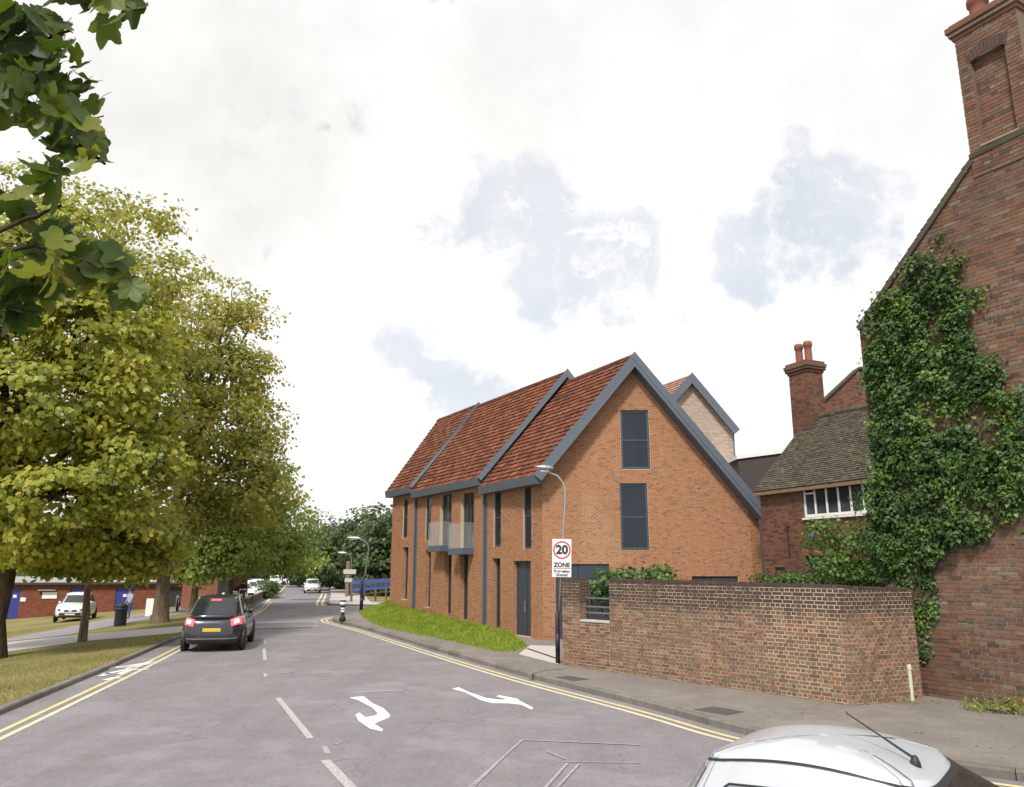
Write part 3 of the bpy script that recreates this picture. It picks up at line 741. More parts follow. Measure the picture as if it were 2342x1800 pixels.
# every part below is modelled at its place and then hung on the thing
def hang(o, parent):
    o.parent = parent; o.matrix_parent_inverse = Matrix.Translation(parent.matrix_basis.translation).inverted() if parent.parent is None else Matrix(); return o
def c2(x, y, s=3.7333, ox=850, oy=1100): return (ox + x / s, oy + y / s)
def FA(px, py): return UV(A0, FT, px, py)
gab = lambda px, py: UV(A0, GX, px, py)
apex_u, apex_z = gab(1448, 842); GW = gab(1736, 1200)[0]
zl = 5.85; zr = gab(1736, 1172)[1]
z_base = -.05
# gable wall
ghole = []
for a, b in (((1418, 938), (1488, 1073)), ((1417, 1105), (1485.5, 1258))):
    u0, z1 = gab(*a); u1, z0 = gab(*b); ghole.append((u0, u1, z0, z1))
u0, z1 = gab(1271, 1290); u1, _ = gab(1393, 1290); ghole.append((u0, u1, .13, z1))
u0, z1 = gab(1582, 1318); u1, _ = gab(1688, 1318); ghole.append((u0, u1, .13, z1))
gpoly = [(0.002, z_base), (GW, z_base), (GW, zr), (apex_u, apex_z), (0.002, zl)]
gw = hang(wall_core(gpoly, ghole, A0, GX, GN, .32).build('gable_wall', 'nmortar'), bld)
# front wall openings
def fr(x0, x1, y0, y1):
    a = FA(*c2(x0, (y0))); b = FA(*c2(x1, y1)); c_ = FA(*c2((x0 + x1) / 2, y0)); d_ = FA(*c2((x0 + x1) / 2, y1))
    return [min(a[0], b[0]), max(a[0], b[0]), d_[1], c_[1]]
ups = [fr(272, 302, 150, 490), fr(465, 503, 130, 510), fr(1043, 1103, 80, 565), fr(1295, 1365, 50, 585)]
bals = [fr(585, 680, 110, 553), fr(762, 872, 95, 575)]
lows = [fr(265, 303, 563, 1012), fr(460, 498, 588, 1080), fr(625, 677, 608, 1140), fr(757, 818, 620, 1192), fr(1030, 1098, 660, 1290)]
door = fr(1207, 1362, 683, 1385)
sb = [FA(*c2(970, 600))[0], FA(*c2(374, 600))[0]]               # where the three houses meet
eavez = [FA(*c2(1200, 42))[1], FA(*c2(640, 100))[1], FA(*c2(220, 128))[1]]
eavez = [5.42, max(5.5, min(5.75, eavez[1])), max(5.6, min(6.05, eavez[2]))]
for w_ in ups + bals + lows + [door]:
    k = 0 if w_[1] < sb[0] else 1 if w_[1] < sb[1] else 2
    w_[3] = min(w_[3], eavez[k] + .02)
door[2] = max(.14, door[2])
fholes = [tuple(h_) for h_ in ups + bals + lows + [door]]
secs = [(0.0, sb[0] - .19), (sb[0] + .19, sb[1] - .19), (sb[1] + .19, FL)]
for k, (s0, s1) in enumerate(secs):
    poly = [(s0, z_base), (s1, z_base), (s1, eavez[k] + .3), (s0, eavez[k] + .3)]
    hs = [h_ for h_ in fholes if s0 < (h_[0] + h_[1]) / 2 < s1]
    fw_ = hang(wall_core(poly, hs, A0, FT, FN, .32).build('front_wall', 'nmortar'), bld)
    cells = brick_cells(poly, hs, L=.152, h=.06, m=.012)
    lay_bricks(cells, A0, FT, FN, 'nbrick', None, single=0, stuff='brickwork')
    for h_ in hs:                                               # brick returns inside the deep openings
        if h_ in [tuple(x) for x in lows] or h_ == tuple(door):
            lay_bricks(brick_cells([(0, h_[2]), (.26, h_[2]), (.26, h_[3]), (0, h_[3])], L=.152, h=.06, m=.012), A0 + FT * h_[1], -FN, -FT, 'nbrick', None, proud=.004, stuff='reveal_brickwork')
for o in [o for o in C.objects if o.name.split('.')[0] in ('brickwork', 'reveal_brickwork') and o.parent is None]: hang(o, bld)
# gable bricks: the nearest ones are single pieces
def hang_new(before, parent):
    for o in list(C.objects):
        if o.name not in before and o.parent is None: hang(o, parent)
def names(): return set(o.name for o in C.objects)
bf = names()
lay_bricks(brick_cells(gpoly, ghole, L=.152, h=.06, m=.012), A0, GX, GN, 'nbrick', None, single=300, ok=lambda x, y: y > 1000 and x > 1330 and y < 1290)
for o in [o for o in C.objects if o.name not in bf]:
    M0 = o.matrix_world.copy() if o.name.startswith('brick') and not o.get('kind') else Matrix()
    hang(o, bld)
# far end and back walls (plain, never seen from the street)
ridge_far_t = 16.7
Rn = Vector((gab(1447, 819)[0] + A0.x, A0.y, 0)); Rf = Rn + FT * ridge_far_t; Rf = Vector((Rf.x, Rf.y, 0))
Bk0 = A0 + GX * GW; Bk1 = Bk0 + FT * ridge_far_t
mb = MB()
mb.hexa([B0 + UP * z_base, B0 + FN * -.3 + UP * z_base, Bk1 - FT * .4 + UP * z_base, Bk1 + UP * z_base], [B0 + UP * 5.5, B0 - FN * .3 + UP * 5.5, Bk1 - FT * .4 + UP * zr, Bk1 + UP * zr])
mb.hexa([Bk0 + UP * z_base - GX * .32, Bk0 + UP * z_base, Bk1 + UP * z_base, Bk1 + UP * z_base - GX * .32], [Bk0 + UP * zr - GX * .32, Bk0 + UP * zr, Bk1 + UP * zr, Bk1 + UP * zr - GX * .32])
mb.v = [tuple(Vector(v) + Vector((0, .34, 0))) if False else v for v in mb.v]
hang(mb.build('back_wall', 'nbrick'), bld)
# grey strips where the houses meet
for s_, z_ in ((sb[0], eavez[0]), (sb[1], eavez[1])):
    Rm = Matrix.Translation(A0) @ Matrix((FT, FN, UP)).transposed().to_4x4()
    g_ = hang(MB().box(s_ - .188, s_ + .188, -.30, .004, z_base, z_ + .05, Rm).build('rainwater_recess', 'slate'), bld)
    mb = MB(); q = Rm @ Vector((s_ + .06, .05, 0)); mb.tube([q + UP * .0, q + UP * z_], .045, 10); MBp = mb.build('downpipe', 'slate', None); MBp.parent = g_
    MBp.matrix_parent_inverse = Matrix()
    g_.matrix_parent_inverse = Matrix.Translation((-A0.x, -A0.y, 0))
# windows and doors
for h_ in ghole[:2]:
    w_ = hang(window(bld, A0, GX, GN, *h_, rec=.05, fw=.075, trans=(h_[2] + (h_[3] - h_[2]) * .49,), gmat='glass_r'), bld)
    Rm = Matrix.Translation(A0) @ Matrix((GX, GN, UP)).transposed().to_4x4(); up_w = h_ is ghole[0]
    bl = MB()
    if up_w: bl.box(h_[0] + .06, h_[1] - .5, -.30, -.27, h_[2] + .1, h_[3] - .05, Rm)
    else:
        for k in range(9): u = h_[0] + .08 + k * (h_[1] - h_[0] - .16) / 9; bl.box(u, u + (h_[1] - h_[0] - .16) / 9 - .012, -.27 - .05 * (k % 2), -.25 - .05 * (k % 2), h_[2] + .22, h_[3] - .16, Rm)
    o = bl.build('curtain', 'blind', w_); o.matrix_parent_inverse = Matrix()
for h_ in ups:
    w_ = hang(window(bld, A0, FT, FN, *h_, rec=.05, fw=.07, trans=(h_[2] + (h_[3] - h_[2]) * .53,), gmat='glass_r'), bld)
    Rm = Matrix.Translation(A0) @ Matrix((FT, FN, UP)).transposed().to_4x4()
    o = MB().box(h_[0] + .05, h_[1] - .05, -.26, -.24, h_[2] + .08, h_[3] - .05, Rm).build('blind', 'blind', w_); o.matrix_parent_inverse = Matrix()
for h_ in lows: hang(window(bld, A0, FT, FN, *h_, rec=.2, fw=.06, trans=(h_[2] + (h_[3] - h_[2]) * .66,), gmat='glass_b'), bld)
for h_ in bals: hang(window(bld, A0, FT, FN, *h_, rec=.16, fw=.07, trans=(), mull=((h_[0] + h_[1]) / 2,), gmat='glass_b', name='balcony_door'), bld)
def panel_door(h_, O, ud, nd, rec=.16, name='door', seam=True):
    Rm = Matrix.Translation(O) @ Matrix((ud, nd, UP)).transposed().to_4x4(); mb = MB(); e = .004
    mid = h_[0] + (h_[1] - h_[0]) * .42
    if seam:
        mb.box(h_[0] + e, mid - .012, -rec - .05, -rec, h_[2] + e, h_[3] - e, Rm); mb.box(mid + .012, h_[1] - e, -rec - .05, -rec + .012, h_[2] + e, h_[3] - e, Rm)
        mb.box(mid - .02, mid + .02, -rec - .06, -rec - .03, h_[2] + e, h_[3] - e, Rm)
    else: mb.box(h_[0] + e, h_[1] - e, -rec - .05, -rec, h_[2] + e, h_[3] - e, Rm)
    d = hang(mb.build(name, 'slate_d'), bld)
    hd = MB(); hu = mid + .08; hd.tube([Rm @ Vector((hu, -rec + .05, .95)), Rm @ Vector((hu, -rec + .05, 1.35))], .014, 8)
    hd.box(hu - .01, hu + .01, -rec, -rec + .05, 1.0, 1.02, Rm); hd.box(hu - .01, hu + .01, -rec, -rec + .05, 1.28, 1.30, Rm)
    o = hd.build('handle', 'galv', d); o.matrix_parent_inverse = Matrix()
    return d
panel_door(door, A0, FT, FN, .17)
panel_door(ghole[2], A0, GX, GN, .06); panel_door(ghole[3], A0, GX, GN, .06)
# balconies
for h_ in bals:
    Rm = Matrix.Translation(A0) @ Matrix((FT, FN, UP)).transposed().to_4x4(); dp = .55
    s0, s1, zf = h_[0] - .03, h_[1] + .03, h_[2]
    b_ = hang(MB().box(s0, s1, .012, dp, zf - .26, zf, Rm).build('balcony', 'slate', bevel=.006), bld)
    for (a, b, c_, d_) in ((s0 + .01, s1 - .01, dp - .03, dp - .015), (s0 + .01, s0 + .025, .03, dp - .03), (s1 - .025, s1 - .01, .03, dp - .03)):
        o = MB().box(a, b, c_, d_, zf + .002, zf + 1.02, Rm).build('glass_panel', 'clear', b_); o.matrix_parent_inverse = Matrix()
# ---- roofs: boards, tile courses, ridge
def quad_pt(E0, E1, R0, R1, a, r): return (E0 + (E1 - E0) * a) * (1 - r) + (R0 + (R1 - R0) * a) * r
TILE = {}
def tile_slope(E0, E1, R0, R1, mat, parent, w=.19, ex=.235, single=0, name='tile', thick=.02, lift=.058):
    Le = (E1 - E0).length; Ls = ((R0 + R1) / 2 - (E0 + E1) / 2).length; nr = max(2, round(Ls / ex)); nc = max(2, round(Le / w))
    nrm = (E1 - E0).cross(R0 - E0).normalized()
    if nrm.z < 0: nrm = -nrm
    mb = MB(); cells = []
    for r in range(nr):
        r0, r1 = r / nr, (r + 1.18) / nr
        if r == nr - 1: r1 = 1
        n = nc; off = .5 * (r % 2)
        for k in range(-1, n + 1):
            a0, a1 = (k + off + .015) / n, (k + off + .985) / n
            a0, a1 = max(a0, 0), min(a1, 1)
            if a1 - a0 < .3 / n: continue
            j0 = random.uniform(-.006, .006); j1 = random.uniform(-.008, .010); jl = random.uniform(-.008, .006) / Ls
            lo0 = quad_pt(E0, E1, R0, R1, a0, r0 + jl); lo1 = quad_pt(E0, E1, R0, R1, a1, r0 + jl); hi0 = quad_pt(E0, E1, R0, R1, a0, r1); hi1 = quad_pt(E0, E1, R0, R1, a1, r1)
            d0 = nrm * (lift + j0 + j1); d1 = nrm * (lift + j0 - j1); t_ = nrm * thick; u_ = nrm * .012
            cells.append([lo0 + d0 - t_, lo1 + d1 - t_, hi1 + u_ - t_, hi0 + u_ - t_, lo0 + d0, lo1 + d1, hi1 + u_, hi0 + u_])
    sing = set()
    if single:
        cand = []
        for i, q in enumerate(cells):
            c_ = sum(q, Vector()) / 8; x, y = proj(c_)
            if 0 < x < PW and 0 < y < PH: cand.append(((c_ - Vector((0, 0, CAM_H))).length, i))
        cand.sort(); sing = set(i for _, i in cand[:single])
    F = [(4, 5, 6, 7), (0, 1, 5, 4), (1, 2, 6, 5), (3, 0, 4, 7)]
    out = []
    for i, q in enumerate(cells):
        if i in sing:
            m_ = MB(); m_.add(q, F); out.append(m_.build(name, mat, parent))
        else: mb.add(q, F)
    o = mb.build('tile_courses', mat, parent); o['kind'] = 'stuff'; out.append(o)
    return out
def slab(E0, E1, R0, R1, th):
    n = (E1 - E0).cross(R0 - E0).normalized(); n = n if n.z > 0 else -n
    return MB().hexa([E0 - n * th, E1 - n * th, R1 - n * th, R0 - n * th], [E0, E1, R1, R0])
def ridge_at(px, py):                                           # height and distance along the ridge line
    return UV(Rn, FT, px, py)
t1, zr1 = ridge_at(1305, 868); t2a, zr2 = ridge_at(1292, 853); t2b, zr2b = ridge_at(1095, 927); t3, zr3 = ridge_at(1003, 960)
apex_out = gab(1447, 819)[1]
over = .32                                                      # eaves overhang
bex = Bk0.x + .25
def roof_section(a_e, b_e, a_r, b_r, ze, zrg, first=False, lift=0.0, single=0):
    E0 = A0 + FT * a_e + FN * over + UP * (ze + .23); E1 = A0 + FT * b_e + FN * over + UP * (ze + .23)
    R0 = Vector((Rn.x, Rn.y, 0)) + FT * a_r + UP * zrg; R1 = Vector((Rn.x, Rn.y, 0)) + FT * b_r + UP * zrg
    BE0 = Bk0 + GX * .25 + FT * a_r + UP * (zr - .15); BE1 = Bk0 + GX * .25 + FT * b_r + UP * (zr - .15)
    if first:
        for q in (E0, R0, BE0): q -= Vector((0, .45, 0))
        E0 -= FT * 0
    rf = hang(slab(E0, E1, R0, R1, .16).build('roof', 'slate'), bld)
    for o in tile_slope(E0, E1, R0, R1, 'tile', None, single=single): hang(o, rf); o.matrix_parent_inverse = Matrix()
    sl2 = slab(BE1, BE0, R1, R0, .16).build('rear_slope', 'slate', rf); sl2.matrix_parent_inverse = Matrix()
    for o in tile_slope(BE1, BE0, R1, R0, 'tile', None, w=.3, ex=.3): hang(o, rf); o.matrix_parent_inverse = Matrix()
    # eaves board with gutter depth
    d = (E1 - E0).normalized(); n = FN
    eb = MB().hexa([E0 + n * .0 - UP * .27, E1 + n * .0 - UP * .27, E1 - n * over * .96 - UP * .27, E0 - n * over * .96 - UP * .27], [E0 + n * .05 + UP * .03, E1 + n * .05 + UP * .03, E1 - n * over * .96 + UP * .03, E0 - n * over * .96 + UP * .03])
    o = eb.build('eaves_board', 'slate', rf); o.matrix_parent_inverse = Matrix()
    # ridge tiles
    mb = MB(); nn = int((R1 - R0).length / .45); dd = (R1 - R0).normalized(); sd_ = Vector((dd.y, -dd.x, 0))
    for i in range(nn):
        a = R0 + (R1 - R0) * (i / nn) + dd * .006; b = R0 + (R1 - R0) * ((i + 1) / nn) - dd * .006
        for s_ in (1, -1): mb.hexa([a + UP * .03, b + UP * .03, b + sd_ * s_ * .11 - UP * .075, a + sd_ * s_ * .11 - UP * .075], [a + UP * .062, b + UP * .062, b + sd_ * s_ * .13 - UP * .05, a + sd_ * s_ * .13 - UP * .05])
    o = mb.build('ridge_tiles', 'tile', rf); o.matrix_parent_inverse = Matrix()
    return rf, E0, E1, R0, R1, BE0, BE1
def verge(E, Rp, BE, rf, w, depth, out=Vector((0, -1, 0)), lift=.075, name='verge_board'):
    """board along the roof edge: broad face looking along out"""
    for a, b in ((E, Rp), (BE, Rp)):
        d = (b - a).normalized(); n = Vector((d.z, 0, -d.x)) if abs(d.x) > 1e-6 else Vector((1, 0, 0))
        n = d.cross(out).normalized(); n = n if n.z > 0 else -n
        top = n * lift; bot = n * (lift - w)
        o_ = out * depth
        bb = b
        # extend to the mitre so both boards meet at the apex
        k = 0.0
        mb = MB().hexa([a + bot, Vector((b.x, b.y, 0)) + UP * (b.z + (lift - w) / n.z), Vector((b.x, b.y, 0)) + UP * (b.z + (lift - w) / n.z) + o_, a + bot + o_],
                       [a + top, Vector((b.x, b.y, 0)) + UP * (b.z + lift / n.z), Vector((b.x, b.y, 0)) + UP * (b.z + lift / n.z) + o_, a + top + o_])
        o = mb.build(name, 'slate', rf); o.matrix_parent_inverse = Matrix()
r1 = roof_section(0, sb[0] - .02, 0, (t1 + t2a) / 2, eavez[0], apex_out, True, single=300)
verge(r1[1], r1[3], r1[5], r1[0], .35, .04)
r2 = roof_section(sb[0] + .02, sb[1] - .02, (t1 + t2a) / 2 + .02, t2b, eavez[1] + .05, (zr2 + zr2b) / 2)
verge(r2[1], r2[3], r2[5], r2[0], .22, .10)
r3 = roof_section(sb[1] + .02, FL + .25, t2b + .02, t3, eavez[2] + .03, zr3)
verge(r3[1], r3[3], r3[5], r3[0], .16, .08)
# concrete apron and red sill course by the corner
mb = MB(); q = [G(1186, 1497, .12), G(1276, 1520, .12), G(1279, 1478, .12), G(1212, 1476, .12)]
mb.v = [(p.x, p.y, .128) for p in q]; mb.f = [(0, 1, 2, 3)]; tag(mb.build('concrete_apron', 'apron'), kind='structure')
mb = MB(); a, b = G(1206, 1484, .12), G(1277, 1508, .12); d = (b - a).normalized(); n = Vector((-d.y, d.x, 0)) * .05
mb.v = [tuple(a + n + UP * .012), tuple(a - n + UP * .012), tuple(b - n + UP * .012), tuple(b + n + UP * .012)]; mb.f = [(0, 1, 2, 3)]
tag(mb.build('drain_channel', 'iron'), 'dark slot drain crossing the pale concrete apron by the brick corner', 'drain')

# ------------------------------------------------------------------ grass bank in front of the terrace
fx = [(1209, 1479), (1198, 1488), (1171, 1497), (1139, 1494), (1078, 1480), (989, 1459), (930, 1448), (890, 1440), (850, 1427), (830, 1412), (819, 1401), (822, 1397), (836, 1391)]
Fp = [G(*p, .12) for p in fx]
Lb = FL + 3.2
mb = MB(); nb = 60; mseg = 8
def polyat(pts, t_):
    L_ = [0]
    for a, b in zip(pts[:-1], pts[1:]): L_.append(L_[-1] + (b - a).length)
    s_ = t_ * L_[-1]
    for i in range(len(pts) - 1):
        if s_ <= L_[i + 1] + 1e-6: return pts[i] + (pts[i + 1] - pts[i]) * ((s_ - L_[i]) / max(1e-6, (L_[i + 1] - L_[i])))
    return pts[-1]
def bankpt(i, j):
    t_ = i / nb; f = polyat(Fp, t_); s_ = 2.35 + (Lb - 2.35) * t_
    if i == 0: s_ = 2.35
    b = A0 + FT * s_ + FN * .0 - FN * (.0 if s_ < FL else 1.2)
    hb = .10 + .60 * max(0, min(1, (s_ - 1.5) / (FL - 1.5)))
    v_ = j / mseg; q = f + (b - f) * v_
    z = .10 + (hb - .0) * v_ ** 1.25 + (.02 if 0 < j < mseg else 0)
    if j == 0: z = .10
    return Vector((q.x, q.y, z))
for i in range(nb + 1):
    for j in range(mseg + 1): mb.v.append(tuple(bankpt(i, j)))
for i in range(nb):
    for j in range(mseg): mb.f.append((i * (mseg + 1) + j, (i + 1) * (mseg + 1) + j, (i + 1) * (mseg + 1) + j + 1, i * (mseg + 1) + j + 1))
tag(mb.build('grass_bank', 'bank', smooth=True), kind='structure')
cen = []
for _ in range(34000):
    i = random.random() * nb; j = random.random() ** .8 * mseg
    i0, j0 = int(i), min(int(j), mseg - 1); a = bankpt(i0, j0); b = bankpt(min(i0 + 1, nb), j0); c_ = bankpt(i0, j0 + 1)
    cen.append(tuple(a + (b - a) * (i - i0) + (c_ - a) * (j - j0)))
cen = np.array(cen); n_ = len(cen)
up_ = np.array([0, 0, 1.0])
dirs = rng.normal(size=(n_, 3)) * .38 + up_; nn_ = rng.normal(size=(n_, 3))
tag(leaves('bank_grass', cen, nn_, rng.uniform(.05, .14, n_), 'blade', None, LEAF_BLADE, dirs, .12), kind='stuff')
# short dry turf on the verge left of the road
cen = []
while len(cen) < 60000:
    y = 13 + random.random() ** 1.4 * 32; x = xk(y) - .14 - random.random() ** 1.3 * 11
    cen.append((x, y, zleft(x, y)))
# keep the paths clear
pp = [(-120, 1478), (12, 1458), (143, 1434), (262, 1408), (450, 1386), (450, 1430), (437, 1448), (205, 1468), (10, 1494), (-120, 1514)]
keep = [c_ for c_ in cen if not in_poly(*proj(c_), pp)]
cen = np.array(keep); n_ = len(cen)
dirs = rng.normal(size=(n_, 3)) * .6 + up_; nn_ = rng.normal(size=(n_, 3))
tag(leaves('verge_grass', cen, nn_, rng.uniform(.03, .085, n_), 'blade_dry', None, LEAF_BLADE, dirs, .2), kind='stuff')

# ------------------------------------------------------------------ pale gable behind the terrace
Yp = 44.0; Op = P(1470, 1200, Yp); Op.z = 0
pg = thing('gabled_house', 'pale brick gable with grey verge rising behind the orange terrace', 'building', (Op.x, Op.y, 0))
g2 = lambda px, py: UV(Op, GX, px, py)
ax, az = g2(1580, 864); rx, rz_ = g2(1676, 985); lx, lz = -.6, az - (ax + .6) * 1.05
gp2 = [(lx, 0), (rx, 0), (rx, rz_), (ax, az), (lx, lz)]
w_ = wall_core(gp2, [], Op, GX, GN, .3).build('gable_wall', 'pmortar'); hang(w_, pg)
hang(lay_bricks([c_ for c_ in brick_cells(gp2, L=.235, h=.08, z0=5)], Op, GX, GN, 'pbrick', None), pg)
E_ = Op + GX * (lx - .2) + UP * (lz - .15); R_ = Op + GX * ax + UP * (az + .12); B_ = Op + GX * (rx + .25) + UP * (rz_ - .05)
rfd = Vector((-.42, .9, 0)).normalized() * 9; dn = Vector((0, -.35, 0))
rf = hang(slab(E_ + dn, E_ + rfd, R_ + dn, R_ + rfd, .14).build('roof', 'slate'), pg)
for o in tile_slope(E_ + dn, E_ + rfd, R_ + dn, R_ + rfd, 'ptile', None, w=.22, ex=.26): hang(o, rf); o.matrix_parent_inverse = Matrix()
o = slab(B_ + rfd, B_ + dn, R_ + rfd, R_ + dn, .14).build('rear_slope', 'slate', rf); o.matrix_parent_inverse = Matrix()
def verge2(rf, E, Rr, B): verge(E, Rr, B, rf, .42, .04)
verge2(rf, E_ + dn, R_ + dn, B_ + dn)
mb = MB().box(rx - .03, rx + .06, -.02, .05, 3, rz_ - .1, Matrix.Translation(Op)); hang(mb.build('downpipe', 'slate'), pg)
hang(MB().hexa([Op + GX * rx, Op + GX * (rx - .3), Op + GX * (rx - .3) + rfd, Op + GX * rx + rfd], [Op + GX * rx + UP * rz_, Op + GX * (rx - .3) + UP * rz_, Op + GX * (rx - .3) + rfd + UP * rz_, Op + GX * rx + rfd + UP * rz_]).build('side_wall', 'pmortar'), pg)
# dark flat-roofed block beside it
Od = P(1688, 1045, 40); zt = Od.z
db = thing('flat_roofed_block', 'dark brown block with pale parapet between the terrace and the old cottage', 'building', (Od.x, 40, 0))
hang(MB().box(Od.x, Od.x + 5, 40, 46, 0, zt - .12).build('wall', 'darkroof', bevel=.02), db)
o = MB().hexa([Vector((Od.x - .1, 39.9, zt - .12)), Vector((Od.x + 5.1, 39.9, zt + .55)), Vector((Od.x + 5.1, 46.1, zt + .55)), Vector((Od.x - .1, 46.1, zt - .12))],
              [Vector((Od.x - .1, 39.9, zt + .06)), Vector((Od.x + 5.1, 39.9, zt + .8)), Vector((Od.x + 5.1, 46.1, zt + .8)), Vector((Od.x - .1, 46.1, zt + .06))]).build('parapet', 'fascia'); hang(o, db)
o = MB().hexa([Vector((Od.x, 40.0, zt - .13)), Vector((Od.x + 5, 40.0, zt - .13)), Vector((Od.x + 5, 46.0, zt - .13)), Vector((Od.x, 46, zt - .13))],
              [Vector((Od.x, 40.0, zt - .125)), Vector((Od.x + 5, 40.0, zt + .54)), Vector((Od.x + 5, 46, zt + .54)), Vector((Od.x, 46, zt - .125))]).build('upper_wall', 'darkroof'); hang(o, db)

# ------------------------------------------------------------------ old cottage with tall chimney (middle)
M0 = P(1738, 1125, 26.4); M0.z = 0; M1 = P(1996, 1100, 22.3); M1.z = 0
mt = (M1 - M0).normalized(); mn = Vector((mt.y, -mt.x, 0)); mn = mn if mn.y < 0 else -mn; ML = (M1 - M0).length + 1.5
mp = lambda px, py: UV(M0, mt, px, py)
cot = thing('old_cottage', 'old brown brick cottage with mossy tiled roof, chimney and leaded windows', 'building', (M0.x, M0.y, 0))
ez = mp(1738, 1118)[1]
wu0, wz1 = mp(1834, 1110); wu1, _ = mp(2000, 1100); _, wz0 = mp(1840, 1184)
lu0, lz1 = mp(1842, 1272); lu1, _ = mp(1888, 1272); _, lz0 = mp(1865, 1312)
vu0, vz1 = mp(1771, 1297); vu1, _ = mp(1796, 1297)
mh = [(wu0, min(wu1, ML - .2), wz0, min(wz1, ez - .03)), (lu0, lu1, lz0, lz1), (vu0, vu1, vz1 - .12, vz1)]
mpoly = [(0, -.05), (ML, -.05), (ML, ez), (0, ez)]
hang(wall_core(mpoly, mh, M0, mt, mn, .3).build('front_wall', 'mmortar'), cot)
bf = names(); lay_bricks(brick_cells(mpoly, mh, bond='flemish', z0=-.05), M0, mt, mn, 'mbrick', None, rough=.004, single=300, ok=lambda x, y: x < 1960 and 1130 < y < 1320)
for o in [o for o in C.objects if o.name not in bf]: hang(o, cot)
hw = mh[0]; nm = 6; ml = [hw[0] + (hw[1] - hw[0]) * (i + 1) / nm for i in range(nm - 1)]
hang(window(cot, M0, mt, mn, *hw, rec=.03, fw=.07, trans=(), mull=ml, fmat='wframe', gmat='glass_b', name='leaded_window'), cot)
wobj = [o for o in cot.children if o.name.startswith('leaded_window')][0]
Rm = Matrix.Translation(M0) @ Matrix((mt, mn, UP)).transposed().to_4x4(); mb = MB()
for k in range(1, 9):
    z = hw[2] + .08 + (hw[3] - hw[2] - .14) * k / 9; mb.box(hw[0] + .08, hw[1] - .08, -.064, -.058, z - .004, z + .004, Rm)
for i in range(nm):
    for k in (1, 2, 3):
        u = hw[0] + (hw[1] - hw[0]) * (i + k / 4) / nm; mb.box(u - .004, u + .004, -.0655, -.0585, hw[2] + .08, hw[3] - .06, Rm)
hang(mb.build('lead_cames', 'lead'), wobj).matrix_parent_inverse = Matrix()
mb = MB().box(hw[0] + .09, hw[0] + (hw[1] - hw[0]) / nm - .04, -.07, -.02, hw[3] - .30, hw[3] - .25, Rm); hang(mb.build('top_light_bar', 'wframe'), wobj).matrix_parent_inverse = Matrix()
mb = MB().box(hw[0] - .03, hw[1], .012, .07, hw[2] - .07, hw[2] - .012, Rm); hang(mb.build('sill', 'wframe'), wobj).matrix_parent_inverse = Matrix()
hang(window(cot, M0, mt, mn, *mh[1], rec=.12, fw=.05, gmat='glass_b', fmat='blackp', name='cellar_window'), cot)
hang(MB().box(vu0 + .01, vu1 - .01, -.08, -.03, vz1 - .115, vz1 - .005, Rm).build('air_vent', 'blackp'), cot)
lv = mh[1]; mb = MB(); nbk = 9
for i in range(nbk):
    u = lv[0] - .06 + (lv[1] - lv[0] + .12) * i / nbk; w1 = (lv[1] - lv[0] + .12) / nbk; mb.box(u + .006, u + w1 - .006, .005, .02, lv[3] + .012, lv[3] + .23, Rm)
hang(mb.build('brick_lintel', 'lbrick'), cot)
u_, z_ = mp(1805, 1205); mb = MB()
mb.tube([Rm @ Vector((u_ - .16, .08, z_ + .07)), Rm @ Vector((u_, .10, z_)), Rm @ Vector((u_ + .02, .08, z_ - .82))], .022, 8); mb.tube([Rm @ Vector((u_, .0, z_)), Rm @ Vector((u_, .10, z_))], .03, 8)
hang(mb.build('iron_pipe', 'iron'), cot)
u_, z_ = mp(1859, 1224); hang(MB().box(u_ - .09, u_ + .09, .012, .10, z_ - .05, z_ + .05, Rm).build('alarm_box', 'banner', bevel=.01), cot)
# roof with hipped-back verge
rise = 2.55; run = 2.5
E0 = M0 + mn * .22 - mt * .10 + UP * (ez - .12); E1 = M0 + mt * ML + mn * .22 + UP * (ez - .12)
R0 = M0 - mn * run - mt * .10 + UP * (ez + rise); R1 = M0 + mt * ML - mn * run + UP * (ez + rise)
rf = hang(slab(E0, E1, R0, R1, .12).build('roof', 'wood'), cot)
for o in tile_slope(E0, E1, R0, R1, 'otile', None, w=.17, ex=.105, thick=.014, lift=.036): hang(o, rf); o.matrix_parent_inverse = Matrix()
Eb0 = M0 - mn * (2 * run) - mt * .10 + UP * ez; Eb1 = Eb0 + mt * ML
o = slab(Eb1, Eb0, R1, R0, .12).build('rear_slope', 'otile', rf); o.matrix_parent_inverse = Matrix()
mb = MB()
for i in range(22):
    a = R0 + (R1 - R0) * (i / 22); b = R0 + (R1 - R0) * ((i + .97) / 22); mb.tube([a + UP * .02, b + UP * .03], .10, 10)
o = mb.build('ridge_tiles', 'otile', rf); o.matrix_parent_inverse = Matrix()
mb = MB().hexa([E0 - UP * .12, E1 - UP * .12, E1 - UP * .12 - mn * .2, E0 - UP * .12 - mn * .2], [E0 - UP * .02, E1 - UP * .02, E1 - UP * .02 - mn * .2, E0 - UP * .02 - mn * .2]); o = mb.build('gutter_board', 'wood', rf); o.matrix_parent_inverse = Matrix()
gm = MB().hexa([M0 - UP * .05, M0 + mt * .28 - UP * .05, M0 + mt * .28 - mn * 5 - UP * .05, M0 - mn * 5 - UP * .05], [M0 + UP * (ez - .03), M0 + mt * .28 + UP * (ez - .03), M0 + mt * .28 - mn * 5 + UP * (ez - .03), M0 - mn * 5 + UP * (ez - .03)]); 
